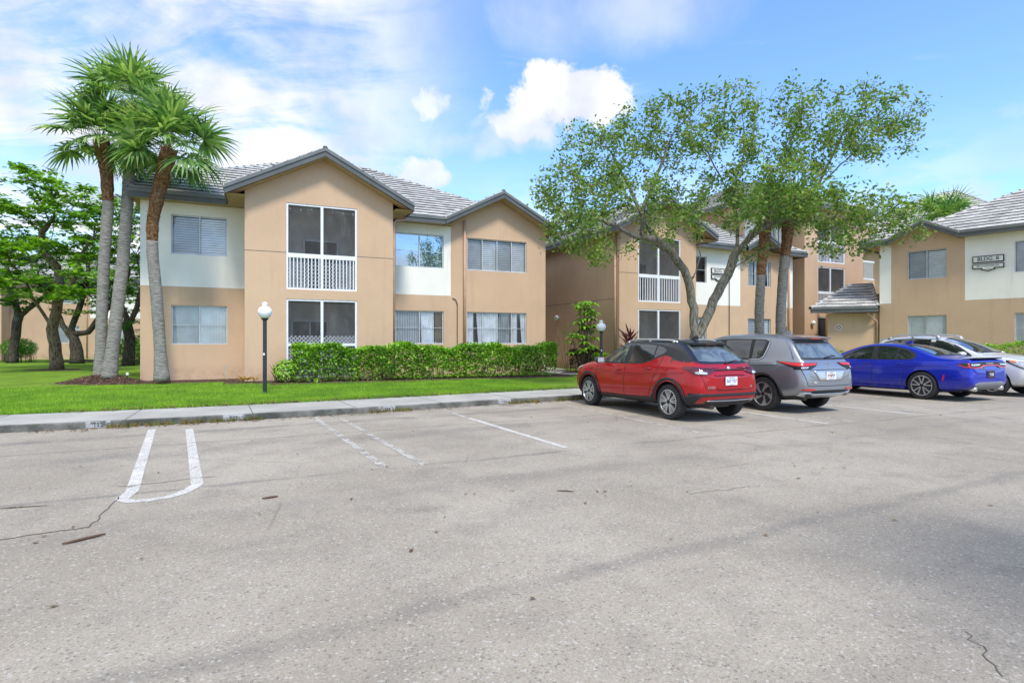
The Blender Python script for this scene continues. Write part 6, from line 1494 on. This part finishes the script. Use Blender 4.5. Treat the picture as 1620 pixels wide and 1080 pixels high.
mb = MB(); p = on(S, 'B', 0, 1.0); mb.lathe([(.042, 0), (.042, -.012), (.03, -.018)], (p.x-.004, 0, 1.005), 18, 'y'); em = mb.build('emblem', 'chrome', red, smooth=True); 
for v in em.data.vertices: v.co = Vector((p.x-.012+(v.co.y), (v.co.x-(p.x-.004)), v.co.z))
wiper(red, S, [(-.02, 1.10), (-.12, 1.115), (-.30, 1.14), (-.44, 1.155)])
mb = MB(); mb.add([(.52, -.46, 1.475), (.52, .46, 1.475), (.80, .50, 1.522), (.80, -.50, 1.522), (.54, -.46, 1.435), (.54, .46, 1.435), (.80, .50, 1.46), (.80, -.50, 1.46)], [(0, 1, 2, 3), (4, 7, 6, 5), (0, 4, 5, 1), (0, 3, 7, 4), (1, 5, 6, 2)])
mb.build('roof_spoiler', 'paint_black', red); mb = MB(); mb.box(.510, .52, -.14, .14, 1.450, 1.463); mb.build('high_brake_light', 'dark_lens', red)

# --- grey three-row crossover
G = dict(x=[0, .03, .09, .18, .32, .46, .62, .85, 1.1, 1.5, 2.0, 2.5, 2.8, 3.05, 3.3, 3.55, 3.75, 4.0, 4.3, 4.5, 4.62, 4.68, 4.71],
    top=[(0, .74), (.03, .98), (.09, 1.07), (.16, 1.14), (.28, 1.30), (.40, 1.45), (.50, 1.59), (.8, 1.65), (1.2, 1.68), (2.0, 1.69), (2.6, 1.665), (2.9, 1.56), (3.3, 1.33), (3.6, 1.17), (4.0, 1.10), (4.4, 1.03), (4.6, .92), (4.71, .68)],
    belt=[(0, .70), (.09, 1.02), (.3, 1.08), (1.0, 1.09), (2, 1.08), (3.4, 1.06), (3.8, 1.03), (4.3, .97), (4.6, .86), (4.71, .62)],
    w=[(0, .70), (.03, .78), (.1, .85), (.3, .91), (1.0, .935), (3.4, .93), (4.1, .91), (4.5, .82), (4.71, .58)],
    wt=[(0, .64), (.18, .69), (.5, .66), (1.0, .655), (2.5, .66), (3.0, .63), (3.5, .70), (4.3, .68), (4.71, .45)],
    zb=[(0, .48), (.1, .38), (.4, .28), (4.3, .26), (4.71, .4)], axles=(.98, 3.70), wheel_r=.372, well=.422, rim_r=.255, track=1.63, wheel='wide', rim_mats=('silver_trim', 'rim_dark'), under=.22, arch=(.05, -28, 208, 'black'))
G['patches'] = [
    ('window_surround', 'black', .004, 0, [('S', [(3.48, 1.10), (3.2, 1.29), (2.9, 1.46), (2.6, 1.55), (2.0, 1.575), (1.4, 1.57), (1.0, 1.55), (.93, 1.50)], [(3.5, 1.085), (3.2, 1.085), (2.9, 1.09), (2.6, 1.095), (2.0, 1.10), (1.4, 1.105), (1.12, 1.115), (1.05, 1.15)])]),
    ('front_side_window', 'glass_tint', .009, 0, [('S', [(3.3, 1.17), (3.05, 1.33), (2.75, 1.47), (2.5, 1.525), (2.35, 1.535)], [(3.38, 1.11), (3.05, 1.11), (2.75, 1.112), (2.5, 1.115), (2.38, 1.118)])]),
    ('rear_side_window', 'glass_tint', .009, 0, [('S', [(2.18, 1.54), (1.8, 1.545), (1.44, 1.54)], [(2.20, 1.125), (1.8, 1.13), (1.40, 1.135)]), ('S', [(1.34, 1.54), (1.15, 1.53), (1.02, 1.51)], [(1.32, 1.135), (1.2, 1.14), (1.12, 1.17)])]),
    ('window_chrome', 'chrome', .012, .004, [('S', [(1.40, 1.118), (1.12, 1.125), (1.03, 1.17), (.97, 1.35), (.945, 1.53)], [(1.40, 1.105), (1.11, 1.11), (1.01, 1.165), (.95, 1.35), (.925, 1.53)])]),
    ('tailgate_glass_surround', 'black', .004, 0, [('B', [(-.80, 1.13), (0, 1.125), (.80, 1.13)], [(-.64, 1.58), (0, 1.59), (.64, 1.58)])]),
    ('rear_window', 'glass_rear', .010, 0, [('B', [(-.70, 1.165), (0, 1.16), (.70, 1.165)], [(-.57, 1.46), (0, 1.47), (.57, 1.46)])]),
    ('tail_light', 'red_lens', .012, .012, [('B', [(.84, 1.045), (.6, 1.05), (.36, 1.055)], [(.84, .995), (.6, 1.005), (.44, 1.015)], 'mir'), ('S', [(.03, 1.05), (.25, 1.06), (.60, 1.085)], [(.03, .99), (.25, 1.0), (.60, 1.075)])]),
    ('tail_light_housing', 'black', .006, .006, [('B', [(.86, 1.06), (.6, 1.065), (.32, 1.068)], [(.86, .93), (.62, .93), (.42, 1.0)], 'mir'), ('S', [(.03, 1.065), (.25, 1.075), (.66, 1.095)], [(.03, .93), (.22, .955), (.66, 1.085)])]),
    ('reversing_light', 'clear_lens', .016, .008, [('B', [(.80, .975), (.66, .985)], [(.80, .945), (.68, .95)], 'mir')]),
    ('tailgate_step', 'black', .004, 0, [('B', [(-.62, .925), (0, .93), (.62, .925)], [(-.62, .913), (0, .918), (.62, .913)]), ('B', [(-.70, .60), (0, .59), (.70, .60)], [(-.70, .588), (0, .578), (.70, .588)]), ('B', [(.70, .60), (.80, .93)], [(.712, .60), (.812, .93)], 'mir')]),
    ('plate_recess', 'silver_trim', .006, .004, [('B', [(-.52, .905), (0, .91), (.52, .905)], [(-.36, .70), (0, .695), (.36, .70)])]),
    ('reflector', 'red_lens', .010, .008, [('B', [(.80, .535), (.50, .535)], [(.80, .505), (.50, .505)], 'mir')]),
    ('lower_cladding', 'black', .008, .008, [('S', [(3.24, .40), (2.3, .40), (1.44, .40)], [(3.24, .26), (2.3, .26), (1.44, .26)]), ('S', [(.03, .40), (.3, .38), (.55, .35)], [(.03, .31), (.3, .29), (.55, .27)])]),
    ('skid_plate', 'silver_trim', .020, .022, [('B', [(-.80, .455), (-.62, .47), (-.5, .43), (.5, .43), (.62, .47), (.80, .455)], [(-.80, .40), (-.62, .355), (-.45, .345), (.45, .345), (.62, .355), (.80, .40)])]),
    ('skid_plate_slot', 'black', .044, .004, [('B', [(.70, .43), (.52, .42)], [(.68, .395), (.50, .39)], 'mir')]),
    ('bumper_base', 'black', .006, .006, [('B', [(-.75, .345), (0, .335), (.75, .345)], [(-.70, .29), (0, .28), (.70, .29)])]),
    ('door_seam', 'black', .003, 0, [seam([(2.28, 1.09), (2.29, .7), (2.30, .40)]), seam([(3.42, 1.06), (3.44, .8), (3.42, .42)]), seam([(1.36, 1.11), (1.38, .98), (1.50, .70), (1.52, .45)])]),
    ('headlight', 'clear_lens', .006, .01, [('S', [(4.6, .98), (4.4, 1.0), (4.2, 1.02)], [(4.6, .90), (4.4, .94), (4.2, .98)])]),
    ('shoulder_crease', 'paint_grey', .006, .010, [hseam([(.65, 1.03), (1.3, 1.005), (2.4, .99), (3.3, 1.0)], .012)]),
]
grey, S = car('parked_car', 'metallic grey three-row crossover with silver rear skid plate, between the red and the blue car', 'car', (6.68, 11.92), HD, G, 'paint_grey')
grey.scale = (1, .95, 1)
mirrors(grey, 3.28, 1.14, .93, 'paint_grey'); handle(grey, S, 2.50, 1.00, 'paint_grey'); handle(grey, S, 1.60, 1.005, 'paint_grey')
fin(grey, 1.05, 1.68, 'paint_grey'); plate(grey, S, .80, 'IY7 P3T', frame='chrome', ink='ink', sub=('FLORIDA', 'SUNSHINE STATE'))
wiper(grey, S, [(0, 1.165), (-.12, 1.185), (-.30, 1.205), (-.42, 1.21)])
o = grey; lp = [c for c in bpy.data.objects if c.parent == grey and c.name.startswith('licence_plate')][0]
mb = MB(); mb.lathe([(.030, -.0085), (.030, -.0100)], (0, 0, -.005), 14, 'y'); mb.build('plate_orange_motif', 'orange_lens', lp)
mb = MB(); p = on(S, 'B', 0, 1.02)
for k in range(3):
    a = R(90+120*k); c_, s_ = math.cos(a), math.sin(a); q = [(0, 0), (.026, .015), (.052, 0), (.026, -.015)]
    mb.add([(p.x-.008, -(u*c_-v*s_), 1.02+u*s_+v*c_) for u, v in q]+[(p.x-.002, -(u*c_-v*s_), 1.02+u*s_+v*c_) for u, v in q], [(0, 1, 2, 3), (0, 4, 5, 1), (1, 5, 6, 2), (2, 6, 7, 3), (3, 7, 4, 0)])
mb.build('emblem', 'chrome', grey); badge(grey, S, .52, .655, 'OUTLANDER', .045)
mb = MB(); mb.add([(.36, -.54, 1.600), (.36, .54, 1.600), (.85, .57, 1.650), (.85, -.57, 1.650), (.40, -.54, 1.560), (.40, .54, 1.560), (.85, .57, 1.54), (.85, -.57, 1.54)], [(0, 1, 2, 3), (4, 7, 6, 5), (0, 4, 5, 1), (0, 3, 7, 4), (1, 5, 6, 2)])
mb.build('roof_spoiler', 'paint_grey', grey); mb = MB(); mb.box(.350, .362, -.17, .17, 1.568, 1.584); mb.build('high_brake_light', 'red_lens', grey)

# --- blue sedan
B_ = dict(x=[0, .03, .08, .16, .35, .6, .85, 1.1, 1.35, 1.65, 1.95, 2.3, 2.6, 2.9, 3.2, 3.5, 3.75, 4.1, 4.5, 4.8, 4.95, 5.02, 5.06],
    top=[(0, .70), (.03, .98), (.08, 1.055), (.16, 1.065), (.6, 1.08), (.85, 1.115), (1.1, 1.21), (1.35, 1.315), (1.65, 1.405), (1.95, 1.455), (2.3, 1.475), (2.7, 1.465), (3.0, 1.405), (3.4, 1.23), (3.7, 1.08), (4.1, 1.03), (4.6, .96), (4.9, .84), (5.06, .62)],
    belt=[(0, .66), (.08, .98), (.6, 1.0), (1.2, .995), (2.2, .975), (3.6, .95), (4.1, .93), (4.7, .86), (4.95, .76), (5.06, .56)],
    w=[(0, .74), (.03, .81), (.1, .865), (.4, .93), (1.1, .955), (1.8, .935), (3.4, .93), (4.1, .945), (4.6, .90), (4.9, .80), (5.06, .62)],
    wt=[(0, .74), (.16, .78), (.6, .76), (.9, .72), (1.3, .62), (1.8, .58), (2.6, .59), (3.0, .60), (3.5, .68), (4.0, .72), (4.8, .66), (5.06, .48)],
    zb=[(0, .40), (.1, .30), (.5, .22), (4.5, .20), (5.06, .3)], axles=(1.10, 4.12), wheel_r=.365, well=.405, rim_r=.262, track=1.65, wheel='split', rim_mats=('silver_trim', 'rim_dark'), under=.17, tyre_w=.24)
B_['patches'] = [
    ('window_surround', 'black', .004, 0, [('S', [(3.58, 1.02), (3.3, 1.16), (3.0, 1.30), (2.65, 1.385), (2.3, 1.40), (1.95, 1.38), (1.65, 1.32), (1.42, 1.24), (1.30, 1.12)], [(3.6, 1.0), (3.3, 1.0), (3.0, 1.003), (2.65, 1.006), (2.3, 1.01), (1.95, 1.015), (1.65, 1.02), (1.45, 1.03), (1.32, 1.06)])]),
    ('front_side_window', 'glass_tint', .009, 0, [('S', [(3.42, 1.075), (3.15, 1.205), (2.88, 1.31), (2.65, 1.36), (2.52, 1.368)], [(3.46, 1.02), (3.15, 1.02), (2.88, 1.022), (2.65, 1.025), (2.48, 1.027)])]),
    ('rear_side_window', 'glass_tint', .009, 0, [('S', [(2.38, 1.372), (2.1, 1.362), (1.84, 1.325)], [(2.32, 1.03), (2.1, 1.032), (1.84, 1.035)]), ('S', [(1.80, 1.318), (1.6, 1.26), (1.46, 1.19)], [(1.80, 1.037), (1.6, 1.045), (1.42, 1.075)])]),
    ('rear_window', 'glass_tint', .006, 0, [('T', [(.96, -.56), (1.3, -.50), (1.72, -.44)], [(.96, .56), (1.3, .50), (1.72, .44)])]),
    ('rear_window_surround', 'black', .003, 0, [('T', [(.90, -.62), (1.3, -.54), (1.80, -.47)], [(.90, .62), (1.3, .54), (1.80, .47)])]),
    ('roof_panel', 'paint_black', .003, 0, [('T', [(1.80, -.46), (2.3, -.50), (2.75, -.52)], [(1.80, .46), (2.3, .50), (2.75, .52)])]),
    ('windscreen', 'glass_tint', .006, 0, [('T', [(2.86, -.54), (3.55, -.62)], [(2.86, .54), (3.55, .62)])]),
    ('tail_light_panel', 'black', .005, .008, [('B', [(-.82, .975), (-.4, 1.0), (.4, 1.0), (.82, .975)], [(-.80, .855), (-.42, .86), (-.30, .915), (.30, .915), (.42, .86), (.80, .855)]), ('S', [(.02, .985), (.15, .98), (.28, .96)], [(.02, .86), (.15, .87), (.28, .93)])]),
    ('tail_light', 'red_lens', .018, .006, [('B', [(-.80, .872), (-.46, .872), (-.34, .925), (.34, .925), (.46, .872), (.80, .872)], [(-.80, .852), (-.42, .852), (-.31, .903), (.31, .903), (.42, .852), (.80, .852)]), ('B', [(.80, .965), (.82, .86)], [(.785, .965), (.805, .86)], 'mir'), ('S', [(.02, .880), (.15, .885), (.27, .935)], [(.02, .862), (.15, .867), (.29, .928)])]),
    ('reversing_light', 'clear_lens', .015, .006, [('B', [(.76, .945), (.44, .955)], [(.76, .905), (.46, .915)], 'mir')]),
    ('rear_diffuser', 'grey_plastic', .008, .01, [('B', [(-.66, .46), (-.5, .50), (.5, .50), (.66, .46)], [(-.70, .33), (-.5, .31), (.5, .31), (.70, .33)])], ),
    ('side_marker', 'red_lens', .006, .006, [('S', [(.585, .66), (.62, .52)], [(.56, .66), (.585, .52)])]),
    ('bumper_vent', 'paint_blue', .010, .012, [('S', [(.05, .64), (.22, .62), (.42, .58)], [(.05, .61), (.22, .59), (.40, .555)]), ('S', [(.05, .54), (.2, .51), (.36, .50)], [(.05, .515), (.2, .49), (.34, .48)])]),
    ('plate_recess_edge', 'black', .003, 0, [('B', [(-.34, .80), (.34, .80)], [(-.34, .79), (.34, .79)])]),
    ('trunk_seam', 'black', .003, 0, [('B', [(.46, .85), (.42, .80)], [(.47, .85), (.43, .80)], 'mir')]),
    ('door_seam', 'black', .003, 0, [seam([(2.42, 1.0), (2.42, .6), (2.42, .28)]), seam([(3.52, .99), (3.56, .6), (3.50, .28)]), seam([(1.42, 1.03), (1.46, .9), (1.60, .62), (1.60, .36)])]),
    ('fuel_cap', 'paint_blue', .004, .003, [('S', [(1.22, .97), (1.06, .975)], [(1.22, .86), (1.06, .865)])]),
    ('sill', 'paint_blue', .014, .022, [('S', [(3.70, .33), (2.6, .31), (1.55, .31)], [(3.70, .24), (2.6, .22), (1.55, .22)])]),
    ('shoulder_crease', 'paint_blue', .008, .014, [hseam([(.5, .905), (1.3, .885), (2.1, .80), (3.3, .76)], .012), hseam([(1.6, .50), (2.4, .44), (3.5, .42)], .014)]),
    ('headlight', 'clear_lens', .006, .01, [('S', [(4.9, .80), (4.7, .84)], [(4.92, .72), (4.7, .77)])]),
]
blue, S = car('parked_car', 'bright blue sedan with black rear spoiler and full-width red tail light strip', 'car', (12.05, 14.32), HD, B_, 'paint_blue')
mirrors(blue, 3.36, 1.06, .92, 'paint_blue'); handle(blue, S, 2.58, .90, 'paint_blue'); handle(blue, S, 1.66, .915, 'paint_blue')
fin(blue, 1.95, 1.462, 'paint_blue'); plate(blue, S, .69, 'Y·D8', ink='plate', bg='ink', frame='brown', w_=.15, h=.075, sz=.10); badge(blue, S, .30, .845, 'DODGE', .05); badge(blue, S, -.36, .845, 'GT', .045)
text_mesh('badge', 'CHARGER', .05, 'plate', blue, (on(S, 'B', 0, .955).x-.016, 0, .962), (PI2, 0, R(-90)), .002, space=1.6)
mb = MB(); mb.add([(.03, -.60, 1.112), (.03, .60, 1.112), (.30, .66, 1.074), (.30, -.66, 1.074), (.04, -.60, 1.085), (.04, .60, 1.085), (.30, .66, 1.05), (.30, -.66, 1.05)], [(0, 1, 2, 3), (4, 7, 6, 5), (0, 4, 5, 1), (0, 3, 7, 4), (1, 5, 6, 2)]); mb.build('boot_spoiler', 'black', blue)
for y in (.60, -.60):
    mb = MB(); mb.lathe([(.045, 0), (.052, .002), (.052, .20), (.040, .20), (.040, .02)], (0, 0, 0), 20, 'y'); e_ = mb.build('exhaust_tip', 'chrome', blue, smooth=True); e_.location = (.02, y, .325); e_.rotation_euler = (0, 0, R(-90))

# --- silver sport utility car parked nose out
V_ = dict(x=[0, .04, .1, .2, .35, .5, .7, .95, 1.3, 1.7, 2.1, 2.5, 2.8, 3.1, 3.4, 3.65, 3.9, 4.2, 4.5, 4.65, 4.73, 4.78],
    top=[(0, .78), (.04, 1.0), (.1, 1.10), (.2, 1.20), (.35, 1.38), (.5, 1.54), (.65, 1.62), (1.2, 1.68), (1.9, 1.70), (2.3, 1.67), (2.7, 1.53), (3.1, 1.32), (3.4, 1.17), (3.8, 1.13), (4.2, 1.07), (4.5, .99), (4.68, .86), (4.78, .64)],
    belt=[(0, .74), (.1, 1.04), (.5, 1.12), (1.5, 1.10), (3.3, 1.05), (3.9, 1.02), (4.4, .95), (4.65, .82), (4.78, .58)],
    w=[(0, .80), (.04, .86), (.2, .91), (1.0, .93), (3.2, .93), (3.9, .93), (4.3, .91), (4.6, .82), (4.78, .62)],
    wt=[(0, .66), (.2, .70), (.6, .63), (1.5, .64), (2.4, .64), (2.9, .66), (3.4, .74), (4.3, .72), (4.78, .50)],
    zb=[(0, .42), (.2, .30), (4.4, .26), (4.78, .34)], axles=(1.0, 3.80), wheel_r=.375, well=.425, rim_r=.25, track=1.64, wheel='split', rim_mats=('silver_trim', 'rim_dark'), under=.21)
V_['patches'] = [
    ('window_surround', 'black', .004, 0, [('S', [(3.25, 1.13), (2.9, 1.36), (2.6, 1.50), (2.2, 1.59), (1.6, 1.61), (1.0, 1.58), (.7, 1.50)], [(3.28, 1.09), (2.9, 1.10), (2.6, 1.11), (2.2, 1.12), (1.6, 1.13), (1.0, 1.16), (.62, 1.28)])]),
    ('front_side_window', 'glass_tint', .009, 0, [('S', [(3.10, 1.19), (2.85, 1.35), (2.55, 1.49), (2.25, 1.555)], [(3.15, 1.115), (2.85, 1.12), (2.55, 1.13), (2.2, 1.14)])]),
    ('rear_side_window', 'glass_tint', .009, 0, [('S', [(2.12, 1.57), (1.6, 1.585), (1.25, 1.57)], [(2.08, 1.145), (1.6, 1.15), (1.22, 1.165)]), ('S', [(1.15, 1.56), (.95, 1.54), (.76, 1.47)], [(1.12, 1.18), (.95, 1.20), (.72, 1.30)])]),
    ('windscreen', 'glass_tint', .006, 0, [('T', [(2.42, -.56), (2.9, -.60), (3.32, -.66)], [(2.42, .56), (2.9, .60), (3.32, .66)])]),
    ('windscreen_surround', 'black', .003, 0, [('T', [(2.36, -.585), (2.9, -.63), (3.40, -.70)], [(2.36, .585), (2.9, .63), (3.40, .70)])]),
    ('sunroof', 'glass_tint', .004, 0, [('T', [(1.35, -.42), (2.15, -.42)], [(1.35, .42), (2.15, .42)])]),
    ('headlight', 'clear_lens', .010, .012, [('S', [(4.70, .86), (4.45, .93), (4.15, .99)], [(4.70, .72), (4.45, .80), (4.18, .94)]), ('F', [(.80, .87), (.60, .88), (.42, .86)], [(.80, .74), (.60, .74), (.46, .77)], 'mir')]),
    ('headlight_bezel', 'black', .006, .004, [('S', [(4.72, .88), (4.45, .95), (4.10, 1.0)], [(4.72, .70), (4.45, .78), (4.12, .94)])]),
    ('turn_signal', 'orange_lens', .026, .004, [('S', [(4.34, .955), (4.16, .99)], [(4.34, .925), (4.18, .955)])]),
    ('grille', 'black', .008, .01, [('F', [(-.40, .84), (0, .86), (.40, .84)], [(-.34, .62), (0, .60), (.34, .62)])]),
    ('lower_intake', 'black', .008, .01, [('F', [(-.72, .50), (0, .52), (.72, .50)], [(-.70, .32), (0, .30), (.70, .32)]), ('S', [(4.70, .60), (4.50, .55)], [(4.70, .50), (4.55, .50)])]),
    ('fog_light', 'clear_lens', .020, .01, [('F', [(.70, .44), (.50, .44)], [(.70, .38), (.50, .38)], 'mir'), ('S', [(4.70, .45), (4.58, .44)], [(4.70, .38), (4.60, .38)])]),
    ('door_seam', 'black', .003, 0, [seam([(2.16, 1.10), (2.16, .7), (2.16, .36)]), seam([(3.24, 1.07), (3.28, .7), (3.26, .36)]), seam([(1.18, 1.14), (1.25, .9), (1.42, .5)])]),
    ('bonnet_seam', 'black', .003, 0, [('T', [(4.60, -.60), (4.2, -.72), (3.5, -.76)], [(4.60, -.59), (4.2, -.71), (3.5, -.75)]), ('T', [(4.60, .60), (4.2, .72), (3.5, .76)], [(4.60, .59), (4.2, .71), (3.5, .75)])]),
]
silver, S = car('parked_car', 'silver sport utility car parked nose out behind the blue sedan, roof rails showing', 'car', (12.65, 19.75), R(-65), V_, 'paint_silver')
mirrors(silver, 3.15, 1.15, .93, 'paint_silver'); handle(silver, S, 2.42, .98, 'paint_silver'); handle(silver, S, 1.4, 1.0, 'paint_silver')
rails(silver, .75, 2.35, .61, lambda x: interp(V_['top'], x)-.035, 'silver_trim', .07)
mb = MB(); mb.add([(.44, -.52, 1.595), (.44, .52, 1.595), (.80, .54, 1.635), (.80, -.54, 1.635), (.47, -.52, 1.56), (.47, .52, 1.56), (.80, .54, 1.56), (.80, -.54, 1.56)], [(0, 1, 2, 3), (4, 7, 6, 5), (0, 4, 5, 1), (0, 3, 7, 4), (1, 5, 6, 2)]); mb.build('roof_spoiler', 'paint_silver', silver)
